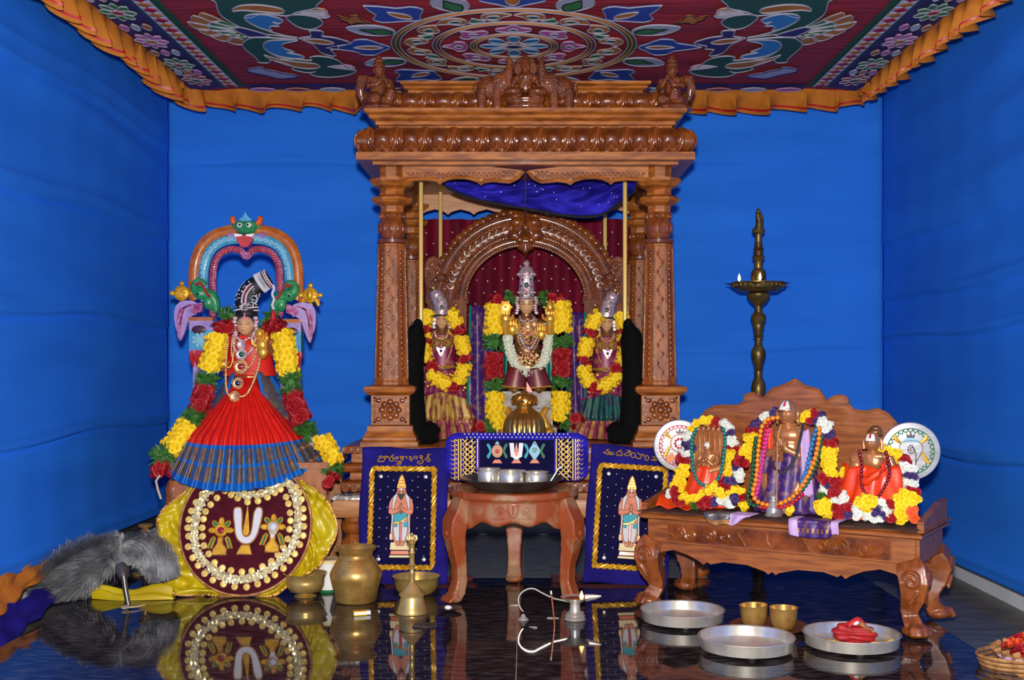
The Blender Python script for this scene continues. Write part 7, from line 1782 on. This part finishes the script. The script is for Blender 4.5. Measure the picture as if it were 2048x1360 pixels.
def stool_leg():
    b = MB()
    pts = [(-.245, .425), (-.262, .375), (-.285, .33), (-.288, .285), (-.278, .22), (-.264, .15), (-.262, .09), (-.275, .045), (-.29, .02)]
    b.tube([(0, y, z) for y, z in pts], [.042, .05, .052, .049, .04, .033, .033, .036, .032], 4, ph=pi / 4)
    b.ell((0, -.292, .018), (.034, .036, .018))
    for i in range(4): b.tube([(-.02 + .0135 * i, -.29, .034), (-.024 + .016 * i, -.318, .02), (-.026 + .0175 * i, -.33, .008)], [.011, .011, .007], 7)
    for k in range(8): a = k * pi / 4; b.ell((.026 * cos(a) * .8, -.322 + .004, .29 + .03 * sin(a)), (.009, .008, .011), 7, 5)
    b.ell((0, -.325, .29), (.01, .008, .012))
    return b
lg = blob(obj('leg', stool_leg(), M['wood_stool'], st, scale=(1.25, 1, 1)), .0042, 2); lg.rotation_euler = (0, 0, radians(58))
for a in (-58, 180):
    o = lg.copy(); COL.objects.link(o); o.rotation_euler = (0, 0, radians(a))

# steel tray and vessels on the stool
ty = 4.94; SZt = .4605
t = thing('steel_tray', 'dark steel tray with sloping rim on the round stool', 'tray', (-.055, ty, SZt))
obj('tray_dish', MB().lathe([(.145, 0), (.15, .001), (.215, .042), (.221, .044), (.219, .047), (.148, .006), (.02, .005)], 56), M['steel_dark'], t)
def steel_cup(px, r_, h, dy, lb, rim=.006):
    x = (px - CX) * (ty + dy) / F; t = thing('steel_vessel', lb, 'vessel', (x, ty + dy, SZt + .0065), group='steel vessels on the tray')
    obj('cup_body', MB().lathe([(r_ * .86, 0), (r_ * .96, .006), (r_, h * .3), (r_, h - .012), (r_ * .94, h - .006), (r_ + rim, h), (r_ + rim, h + .003), (r_ * .9, h), (r_ * .93, h * .5), (r_ * .9, .008), (.01, .006)], 36), M['steel'], t); return t
steel_cup(977, .045, .076, -.01, 'leftmost small steel cup on the tray'); steel_cup(1021, .056, .07, -.045, 'widest steel cup in the middle of the tray')
c3 = steel_cup(1072, .047, .064, -.03, 'steel cup with engraved flower at the right of the tray'); b = MB()
for k in range(5): b.tube([(0, -.048, .02), (.012 * (k - 2), -.047, .034 - .002 * abs(k - 2))], [.002, .004], 5)
obj('engraved_flower', b, M['silver'], c3)
t = thing('steel_spoon', 'steel spoon leaning in the right side of the tray', 'spoon', W(1095, 945, ty + .02)); t.location.z = SZt + .02
obj('bowl', MB().ell((0, 0, 0), (.02, .016, .008)), M['steel'], t); obj('stem', MB().tube([(.01, 0, .003), (.03, .0, .035), (.045, .005, .06), (.062, .01, .068)], [.004, .0035, .004, .006], 7), M['steel'], t)

# ------------------------------------------------------------------ tall oil lamp
p = W(1517, 1000, 6.2); p.z = 0
lp = thing('standing_oil_lamp', 'tall dark brass oil lamp with round dish and two flames behind the bench', 'oil lamp', p)
lz = lambda py: W(0, py, 6.2).z; q = 6.2 / F
LP = [(.12, 0), (.13, .02), (.12, .05), (.08, .07), (.05, .1), (.03, .13), (.03, .2), (.05, .24), (.03, .28), (.026, .34), (.045, .4), (.048, .44), (.03, .5), (.024, .54), (.032, .57), (.022, .6), (.03, .66), (.034, lz(790)), (.04, lz(778)), (.034, lz(764)), (.022, lz(756)), (.02, lz(742)), (.026, lz(739)), (.02, lz(736)), (.032, lz(720)), (.04, lz(708)), (.036, lz(700)), (.022, lz(692)), (.018, lz(676)), (.03, lz(672)), (.02, lz(668)), (.024, lz(662)), (.032, lz(652)), (.03, lz(648)), (.042, lz(636)), (.036, lz(630)), (.022, lz(624)), (.02, lz(612)), (.03, lz(608)), (.044, lz(604)), (.06, lz(594)), (.062, lz(588)), (.04, lz(584))]
obj('stem', MB().lathe(LP, 28), M['brass_dark'], lp, ang=30)
b = MB(); dz = lz(566)
b.lathe([(.04, lz(584)), (.1, lz(584)), (.13, lz(576)), (.138, dz - .002), (.138, dz + .004), (.128, dz), (.06, dz - .015), (.03, dz - .016)], 40)
for k in range(5):
    a = pi + k * 2 * pi / 5; u = Vector((cos(a), sin(a), 0)); sd = Vector((-sin(a), cos(a), 0)); b.add([u * .12 + sd * .05 + Vector((0, 0, dz)), u * .18 + sd * .012 + Vector((0, 0, dz - .004)), u * .18 - sd * .012 + Vector((0, 0, dz - .004)), u * .12 - sd * .05 + Vector((0, 0, dz)), u * .12 + Vector((0, 0, dz - .02))], [(0, 1, 4), (1, 2, 4), (2, 3, 4), (3, 0, 4), (3, 2, 1, 0)])
for k in range(30): b.ell((.136 * cos(k * pi / 15), .136 * sin(k * pi / 15), dz - .012), (.009, .009, .012), 6, 5)
obj('oil_dish', b, M['brass_dark'], lp, ang=30)
obj('upper_stem', MB().lathe([(.035, lz(576)), (.038, lz(566)), (.04, lz(548)), (.034, lz(541)), (.022, lz(537)), (.025, lz(530)), (.022, lz(522)), (.03, lz(518)), (.036, lz(515)), (.026, lz(511)), (.024, lz(502)), (.03, lz(499)), (.022, lz(495)), (.02, lz(484))], 24), M['brass_dark'], lp, ang=30)
b = MB(); zz_ = lz(462); b.tube([(0, 0, lz(486)), (0, 0, zz_)], [.018, .02], 10); b.ell((0, 0, zz_), (.036, .03, .022)); b.tube([(0, -.01, zz_ + .005), (0, -.014, zz_ + .05), (-.006, -.016, zz_ + .085), (-.008, -.02, zz_ + .1)], [.024, .016, .012, .01], 9); b.ell((-.006, -.022, lz(424)), (.013, .018, .014)); b.tube([(.014, .01, zz_ + .01), (.018, .012, zz_ + .06), (.016, .01, zz_ + .1)], [.014, .014, .005], 8); b.tube([(-.006, -.02, lz(424)), (-.006, -.02, lz(412))], [.006, .001], 6)
blob(obj('bird_finial', b, M['brass_dark'], lp), .004, 1)
fl_m = MB().lathe([(.002, 0), (.0075, .012), (.006, .024), (.001, .04)], 10)
for px, dy in ((1477, -.02), (1511, -.12)): x = (px - 1517) * (6.2 + dy) / F; obj('flame', MB().lathe([(.002, 0), (.0075, .012), (.006, .024), (.001, .04)], 10), M['flame'], lp, loc=(x, dy, dz + .006))

# ------------------------------------------------------------------ plates, cups and basket on the floor at the right
def plate(px, py, d, lb):
    Y = F * (CH - .05) / (py - HY); x = (px - CX) * Y / F; r_ = d * Y / F / 2
    t = thing('steel_plate', lb, 'plate', (x, Y, .0015), group='steel plates on the floor')
    obj('plate_dish', MB().lathe([(r_ * .92, .01), (r_ * .96, .012), (r_ * .99, .048), (r_ + .003, .05), (r_ + .001, .053), (r_ * .97, .05), (r_ * .9, .018), (r_ * .5, .0165), (.01, .0165)], 64), M['steel'], t)
    for k in range(3): a = k * 2.09 + .5; obj('foot', MB().lathe([(.014, 0), (.016, .012)], 10, T(r_ * .7 * cos(a), r_ * .7 * sin(a), 0)), M['steel_dark'], t)
    return t, (x, Y, r_)
plate(1365, 1219, 167, 'empty round steel plate nearest the left front paw of the bench')
plate(1493, 1273, 190, 'empty round steel plate in front of the two brass cups')
_, P3 = plate(1703, 1266, 190, 'round steel plate holding the red cloth bundle')
# red cloth with gold thread in the plate
b = MB(); r = random.Random(12); ph = [r.uniform(0, 6) for _ in range(6)]
t = thing('cloth_bundle', 'crumpled red cloth bundle with gold zari in the right steel plate', 'cloth', (P3[0] + .01, P3[1], .0185))
def g(u, v):
    a = 2 * pi * u; p = pi * v; k = 1 + .22 * sin(3 * a + ph[0] + 2 * v) * sin(p) + .05 * sin(7 * a + ph[1] + 5 * v) + .07 * sin(11 * v * pi + ph[2] + a)
    return (.068 * k * sin(p) * cos(a), .045 * k * sin(p) * sin(a), max(0, .034 - .036 * cos(p) * k))
obj('red_cloth', MB().grid(g, 60, 30, closeu=True), M['crimson'], t, ang=180)
obj('folded_band', MB().grid(lambda u, v: (-.03 + .075 * u, -.03 - .012 * sin(pi * v) + .012 * u, .06 + .03 * sin(pi * u * .9) - .026 * u * u + (v - .5) * .022 * (1 - .3 * u)), 16, 5), M['p_red'], t, ang=180)
obj('zari_fold', MB().grid(lambda u, v: (.005 + .05 * u, -.046 - .006 * sin(pi * v), .076 - .03 * u + (v - .5) * .016), 10, 4), M['zari_gold'], t, ang=180)
obj('white_pad', MB().ell((-.005, -.03, .075), (.014, .008, .01)), M['white'], t)
obj('gold_cord', MB().tube(cr([(-.125, .02, .004), (-.11, .0, .006), (-.09, .01, .004), (-.07, -.004, .006), (-.05, .01, .004)], 5), .004, 6), M['gold'], t); obj('gold_cord', MB().tube(cr([(.05, -.03, .004), (.08, -.035, .006), (.1, -.02, .004), (.13, -.015, .012)], 5), .0045, 6), M['gold'], t)
# copper saucer with two brass cups
sx, sy = (1538 - CX) * 4.36 / F, 4.36
o = obj('copper_saucer', MB().lathe([(.1, .001), (.11, .003), (.142, .016), (.144, .018), (.11, .007), (.02, .006)], 48), M['copper'], None, loc=(sx, sy, 0)); tag(o, 'shallow copper saucer under the two brass cups', 'saucer')
for px, dy, tl, lb in ((1509, .02, .12, 'brass cup tilted left on the copper saucer, with spoon'), (1567, -.025, 0, 'upright brass cup on the right of the copper saucer')):
    t = thing('brass_cup', lb, 'cup', ((px - CX) * (sy + dy) / F, sy + dy, .0085), (0, -tl * .4, 0), 'brass cups on the copper saucer')
    obj('cup_body', MB().lathe([(.03, 0), (.036, .003), (.046, .02), (.05, .045), (.051, .07), (.053, .078), (.054, .08), (.05, .079), (.047, .045), (.04, .014), (.01, .01)], 32), M['brass'], t)
    if tl: obj('spoon_stem', MB().tube([(.02, .01, .03), (.012, -.02, .07), (.01, -.035, .09)], [.003, .003, .005], 6), M['brass'], t)
# basket with flowers at the right edge
Y = 3.86; x = (2068 - CX) * Y / F
bk = thing('wicker_basket', 'wicker basket with a lilac rim at the right edge of the floor', 'basket', (x, Y, -.0685))
bk.location.z = .001 if x < 1.5 else -.068
obj('basket_wall', MB().lathe([(.09, 0), (.1, .02), (.115, .11), (.112, .112), (.096, .02), (.01, .012)], 32), M['wicker'], bk)
b = MB()
for j in range(7):
    rr_ = .1 + .0025 * j * 0 + .015 * j / 6; b.tube([(rr_ * cos(2 * pi * i / 48) * (1.02 + .02 * (i + j) % 2), rr_ * sin(2 * pi * i / 48) * (1.02 + .02 * ((i + j) % 2)), .012 + .015 * j) for i in range(48)], .0062, 5, closed=True)
obj('woven_strands', b, M['wicker'], bk)
obj('lilac_binding', MB().tube([(.117 * cos(2 * pi * i / 40), .117 * sin(2 * pi * i / 40), .1) for i in range(40)], .005, 6, closed=True), M['lilac'], bk)
b = MB()
for i in range(20): a = 2 * pi * i / 20; b.tube([(.118 * cos(a), .118 * sin(a), .105), (.128 * cos(a + .08), .128 * sin(a + .08), .118), (.116 * cos(a + .16), .116 * sin(a + .16), .122)], .009, 6)
obj('plaited_rim', b, M['wicker'], bk)
t = thing('loose_flowers', 'red and orange flowers heaped in the wicker basket', 'flowers', bk.location + Vector((0, 0, .03)))
for i in range(34):
    a, q = GR.uniform(0, 6.28), GR.uniform(0, 1) ** .5 * .085; n = Vector((cos(a) * q * 5, sin(a) * q * 5, 1)); place_flower(t, Vector((0, 0, 0)), 'o' if i % 3 else 'r', (q * cos(a), q * sin(a), .1 - q * .5 + .03), n, .055)
obj('flower_heap', MB().ell((0, 0, .04), (.085, .085, .07)), M['f_red'], t)

# ------------------------------------------------------------------ brass things at the left front
def base_at(px, py): Y = F * CH / (py - HY); return Vector(((px - CX) * Y / F, Y, .001)), Y / F
p, s = base_at(712, 1203)
t = thing('brass_pot', 'large dented brass water pot with flared rim', 'pot', p)
obj('pot_body', MB().lathe([(.078, 0), (.084, .006), (.092, .05), (.104, .095), (.108, .115), (.1, .135), (.086, .158), (.075, .176), (.067, .19), (.067, .2), (.085, .222), (.089, .226), (.084, .227), (.062, .2), (.06, .17), (.02, .165)], 48), M['brass'], t, ang=50)
b = MB()
for z_, r_ in ((.196, .068), (.178, .0755), (.166, .082), (.155, .088)): b.tube([(r_ * cos(2 * pi * i / 48), r_ * sin(2 * pi * i / 48), z_) for i in range(48)], .0018, 5, closed=True)
obj('neck_rings', b, M['brass'], t)
p, s = base_at(611, 1193)
t = thing('brass_bowl', 'footed brass bowl in front of the ruffled fan', 'bowl', p, group='brass bowls')
obj('bowl_body', MB().lathe([(.046, 0), (.048, .004), (.03, .012), (.034, .018), (.066, .024), (.078, .045), (.08, .065), (.078, .07), (.084, .085), (.09, .098), (.092, .1), (.088, .1), (.076, .075), (.07, .035), (.02, .028)], 40), M['brass_pale'], t, ang=50)
p, s = base_at(833, 1188)
t = thing('brass_bowl', 'wide shallow brass bowl behind the hand bell', 'bowl', p, group='brass bowls')
obj('bowl_body', MB().lathe([(.06, 0), (.066, .003), (.088, .022), (.094, .045), (.093, .058), (.1, .074), (.103, .077), (.099, .077), (.088, .05), (.08, .014), (.01, .01)], 44), M['brass_pale'], t, ang=50)
o = obj('flower_petal', MB().tube([(0, 0, 0), (.012, .0, .003), (.02, .003, .002)], [.003, .006, .002], 6), M['f_yellow'], None, loc=p + Vector((.035, -.02, .075))); tag(o, 'yellow petals floating in the wide brass bowl', 'petals')
o.location = p + Vector((.02, .02, .014))
p, s = base_at(824, 1226)
t = thing('hand_bell', 'brass hand bell with tall ringed handle standing on the floor', 'bell', p)
obj('bell_body', MB().lathe([(.062, 0), (.063, .004), (.056, .02), (.05, .04), (.046, .06), (.045, .066), (.052, .07), (.053, .076), (.044, .082), (.034, .096), (.024, .108), (.014, .118), (.011, .124)], 40), M['brass_pale'], t, ang=40)
obj('handle', MB().lathe([(.011, .12), (.012, .15), (.013, .154), (.01, .158), (.0105, .186), (.0135, .19), (.0135, .194), (.01, .198), (.0105, .232), (.0135, .236), (.0135, .24), (.0105, .244), (.011, .27), (.015, .276), (.012, .282)], 20), M['brass_pale'], t, ang=40)
b = MB().ell((0, 0, .292), (.014, .012, .018))
for k in range(6): a = k * pi / 3; b.tube([(.008 * cos(a), .008 * sin(a), .28), (.019 * cos(a), .016 * sin(a), .293), (.017 * cos(a), .015 * sin(a), .306)], [.005, .006, .003], 7)
b.seg((0, 0, .3), (0, 0, .316), .006, .002, 7); obj('figure_finial', b, M['brass_pale'], t)
p, s = base_at(657, 1182)
t = thing('plastic_tub', 'white plastic tub with green base behind the brass pot', 'tub', p)
obj('tub_wall', MB().lathe([(.05, .012), (.05, .02), (.055, .125), (.05, .126), (.046, .02), (.01, .018)], 32), M['white'], t); obj('green_base', MB().lathe([(.049, 0), (.051, .012)], 32), M['green'], t); obj('lid', MB().lathe([(.056, .124), (.057, .136), (.05, .14), (.04, .138)], 32), M['off_white'], t)
# matchbox
p, s = base_at(722, 1230)
t = thing('matchbox', 'small yellow and white matchbox lying on the granite', 'matchbox', p, (0, 0, radians(18)))
obj('sleeve', MB().box(-.03, .02, -.014, .014, 0, .017), M['paper_yellow'], t, smooth=False); obj('tray', MB().box(.02, .036, -.0125, .0125, .0015, .0155), M['white'], t, smooth=False); obj('label_strip', MB().box(-.0302, .0202, -.0143, -.0135, .004, .013), M['white'], t, smooth=False); obj('striking_top', MB().box(-.026, .018, -.011, .011, .017, .0175), M['p_red'], t, smooth=False)
# camphor dish and scrap of foil
p, s = base_at(900, 1222)
o = obj('small_dish', MB().lathe([(.02, 0), (.024, .002), (.046, .012), (.048, .014), (.024, .006), (.004, .005)], 32), M['steel_dark'], None, loc=p); tag(o, 'small dark steel dish beside the left claw of the stool', 'dish')
o = obj('camphor_ball', MB().ell((0, 0, .008), (.014, .011, .009)).ell((.008, .003, .007), (.008, .008, .006)), M['camphor'], None, loc=p + Vector((-.008, 0, .005))); tag(o, 'white camphor lump in the small steel dish', 'camphor')
p, s = base_at(850, 1252)
o = obj('foil_scrap', packet(-.045, .045, -.03, .03, 0, .008, 8), M['steel_dark'], None, ang=180, loc=p); tag(o, 'crumpled dark foil scrap in front of the hand bell', 'foil')
# silver hand lamp with curled handle
p, s = base_at(1150, 1240)
t = thing('hand_lamp', 'silver hand lamp with curled tail handle and a burning wick', 'oil lamp', p)
obj('lamp_body', MB().lathe([(.04, 0), (.042, .004), (.038, .01), (.04, .016), (.034, .022), (.036, .028), (.022, .034), (.02, .05), (.02, .062), (.03, .07), (.052, .084), (.056, .088), (.05, .087), (.02, .078), (.004, .077)], 36), M['steel'], t, ang=40)
obj('oil', MB().lathe([(.046, .0835), (.001, .0838)], 24), M['copper'], t)
obj('spout', MB().tube([(.04, 0, .084), (.075, -.004, .088), (.1, -.006, .092)], [.014, .01, .003], 8, flat=.4), M['steel'], t)
q = lambda px, py: (((px - 1150) * s), 0, (1240 - py) * s)
hp = [q(1020 + x / 8.5, 1160 + y / 8.5) for x, y in ((1010, 380), (900, 350), (760, 320), (640, 270), (520, 210), (430, 160), (340, 150), (250, 180), (180, 240), (145, 320), (155, 420), (190, 500), (225, 540))]
obj('curled_handle', MB().tube(cr(hp, 5), .0032, 7), M['steel'], t)
x_, _, z_ = hp[-1]; obj('handle_foot', MB().lathe([(.022, 0), (.02, .004), (.01, .012), (.006, .022)], 20, T(x_, 0, .0)), M['steel'], t)
obj('flame', MB().lathe([(.002, 0), (.0085, .01), (.006, .02), (.001, .034)], 10), M['flame'], t, loc=(.024, -.03, .083))
# incense stick
p, s = base_at(1109, 1251)
t = thing('incense_stick', 'reddish-brown incense stick standing upright before the stool', 'incense stick', p)
obj('stick', MB().tube([(0, 0, 0), (-.002, 0, .03), (-.012, 0, .118)], .0032, 7), M['copper'], t); obj('ash_tip', MB().tube([(-.012, 0, .118), (-.0135, 0, .13)], [.0036, .003], 7), M['camphor'], t)
for px, py, lb in ((1106, 1237, 'smear of white ash behind the incense stick'), (1070, 1256, 'dab of white ash left of the incense stick')):
    p, s = base_at(px, py); o = obj('ash_smear', MB().ell((0, 0, .0012), (.026 if px > 1080 else .01, .01, .0012), 14, 5).ell((-.012, .008, .001), (.012, .005, .001), 10, 4), M['camphor'], None, loc=p); tag(o, lb, 'ash')

# ------------------------------------------------------------------ fly whisk, cloths and lamp foot at the left
p = W(190, 1200, 4.86); p.z = .001
wk = thing('fly_whisk', 'shaggy grey yak-hair fly whisk with dark handle lying on the floor', 'fly whisk', p)
r = random.Random(31); b = MB(); q = 4.86 / F
sp = [Vector(((x - 190) * q, dy, (1200 - y) * q)) for x, y, dy in ((252, 1128, 0), (225, 1098, .03), (195, 1110, .04), (160, 1130, .05), (125, 1155, .05), (92, 1180, .04), (70, 1196, .03))]
sp2 = [Vector(((x - 190) * q, dy, (1200 - y) * q)) for x, y, dy in ((252, 1128, 0), (250, 1100, .03), (270, 1095, .05), (295, 1110, .06), (312, 1140, .07), (318, 1165, .07))]
for S_, RR, n in ((sp, (.03, .062, .08, .092, .092, .075, .04), 6500), (sp2, (.03, .055, .065, .065, .055, .03), 2800)):
    P = cr([tuple(v) for v in S_], 8); P = [Vector(v) for v in P]; m_ = len(P)
    b.tube(P, [.7 * RR[min(len(RR) - 1, int(i / 8))] for i in range(m_)], 10)
    for k in range(n):
        f_ = r.uniform(0, .96); i0 = int(f_ * (m_ - 1)); a = r.uniform(0, 6.28); ln = r.randint(5, 12); pts = []
        for j in range(4):
            i = min(m_ - 1, i0 + j * ln // 3); tn = (P[min(i + 1, m_ - 1)] - P[max(i - 1, 0)]).normalized(); u_ = Vector((0, 1, 0)); v_ = tn.cross(u_)
            R_ = RR[min(len(RR) - 1, int(i / 8))] * (.7 + .1 * j + .22 * r.random() + (.35 * r.random() ** 3 if j > 1 else 0)); c = P[i] + (u_ * cos(a + .15 * j) + v_ * sin(a + .15 * j)) * R_; c.z = max(c.z, .003); pts.append(c)
        for j in range(3):
            d = Vector((0, 0, 1)).cross(pts[j + 1] - pts[j]); d = d.normalized() * .0011 if d.length > 1e-6 else Vector((.001, 0, 0))
            b.add([pts[j] - d, pts[j] + d, pts[j + 1] + d * .6, pts[j + 1] - d * .6], [(0, 1, 2, 3)])
obj('yak_hair', b, M['grey_hair'], wk, ang=180)['kind'] = 'stuff'
A_ = lambda x, y, dy: Vector(((x - 190) * q, dy, max(.008, (1200 - y) * q)))
obj('handle', MB().tube([A_(262, 1140, -.09), A_(268, 1170, -.1), A_(275, 1202, -.11)], [.013, .011, .011], 12), M['steel_dark'], wk)
obj('ferrule', MB().tube([A_(250, 1122, -.06), A_(258, 1132, -.075), A_(262, 1144, -.088)], [.02, .028, .02], 14), M['steel_dark'], wk)
obj('cord_loop', MB().tube(cr([tuple(A_(275, 1205, -.115)), tuple(A_(268, 1205, -.15)), tuple(A_(276, 1205, -.17)), tuple(A_(284, 1205, -.15)), tuple(A_(294, 1205, -.14)), tuple(A_(306, 1205, -.1))], 6), .003, 6), M['jute'], wk)
def crumple(name, lb, cat, pts, h, m, seed, extra=None, side=0):
    """cloth lying in folds along a strip; pts = (x, y, half width)"""
    r = random.Random(seed); ph = [r.uniform(0, 6) for _ in range(5)]; P = cr(pts, 8); base = Vector((pts[0][0], pts[0][1], .0))
    base.z = extra if extra is not None else .002
    def g(u, v):
        i = min(len(P) - 2, int(u * (len(P) - 1))); f_ = u * (len(P) - 1) - i; x, y, w = [P[i][k] * (1 - f_) + P[i + 1][k] * f_ for k in range(3)]
        t_ = (v - .5) * 2; z_ = h * (1 - t_ * t_) * (.7 + .3 * sin(u * 8 + ph[0])) + .3 * h * sin(v * 16 + u * 5 + ph[1]) * (1 - t_ * t_)
        dx, dy = (w * t_ * 2, .0) if extra is not None else (.2 * w * sin(v * 9 + ph[2]), w * t_)
        return (x - base.x + dx, y - base.y + dy, max(.0, z_))
    o = obj(name, MB().grid(g, 50, 20), M[m], None, ang=180, loc=base); o.modifiers.new('t', 'SOLIDIFY').thickness = .002; return tag(o, lb, cat)
crumple('satin_cloth', 'crumpled yellow satin cloth end beside the whisk handle', 'cloth', [(W(185, 0, 4.93).x, 4.93, .02), (W(240, 0, 4.93).x, 4.93, .05), (W(300, 0, 4.93).x, 4.93, .05), (W(350, 0, 4.93).x, 4.93, .035)], .05, 'satin_yellow', 3)
def wallcloth(lb, x0, x1, z0, z1, ya, yb, m, ph):
    def g(u, v):
        tp = 1 - .75 * max(0, u - .25); y = ya + (yb - ya) * u; w = v * tp
        return (x0 + (x1 - x0) * w + .008 * sin(v * 11 + u * 9 + ph) + .006 * sin(u * 26 + ph), y, z0 + (z1 - z0) * w + .006 * sin(u * 15 + v * 4 + ph))
    o = obj('floor_cloth', MB().grid(g, 40, 16), M[m], None, ang=180); o.modifiers.new('t', 'SOLIDIFY').thickness = .004; return tag(o, lb, 'cloth', 'cloths piled below the left curtain')
wallcloth('folded orange cloth below the left blue curtain at the picture edge', -2.035, -1.955, .17, .05, 4.15, 4.98, 'cloth_orange', 1)
wallcloth('dark purple cloth below the folded orange cloth at the left edge', -1.975, -1.9, .07, -.06, 4.15, 4.84, 'velvet_navy', 2)
crumple('floor_mat', 'red patterned mat edge under the left velvet panel', 'mat', [(-.62, 5.19, .03), (-.4, 5.19, .03), (-.22, 5.2, .03)], .006, 'mat_red', 8)
crumple('floor_mat', 'red patterned mat edge under the right velvet panel', 'mat', [(.12, 5.2, .03), (.3, 5.19, .03), (.55, 5.19, .03)], .006, 'mat_red', 9)
crumple('red_cloth', 'red cloth fold behind the left leg of the stool', 'cloth', [(-.36, 5.32, .03), (-.3, 5.32, .03), (-.24, 5.32, .02)], .028, 'mat_red', 10)
crumple('red_cloth', 'red cloth fold behind the right leg of the stool', 'cloth', [(.12, 5.33, .03), (.18, 5.33, .04), (.25, 5.33, .03)], .03, 'mat_red', 11)
p = W(291, 1100, 5.5); p.z = 0
t = thing('brass_lamp_foot', 'brass turned lamp stand partly hidden behind the fan at the left', 'lamp stand', p)
obj('turned_stem', MB().lathe([(.06, 0), (.06, .012), (.02, .03), (.016, .08), (.024, .1), (.016, .12), (.02, .15), (.016, .19), (.026, .2), (.014, .21)], 20), M['brass'], t); obj('dish', MB().lathe([(.014, .208), (.034, .222), (.036, .23), (.03, .226), (.004, .22)], 20), M['brass'], t)
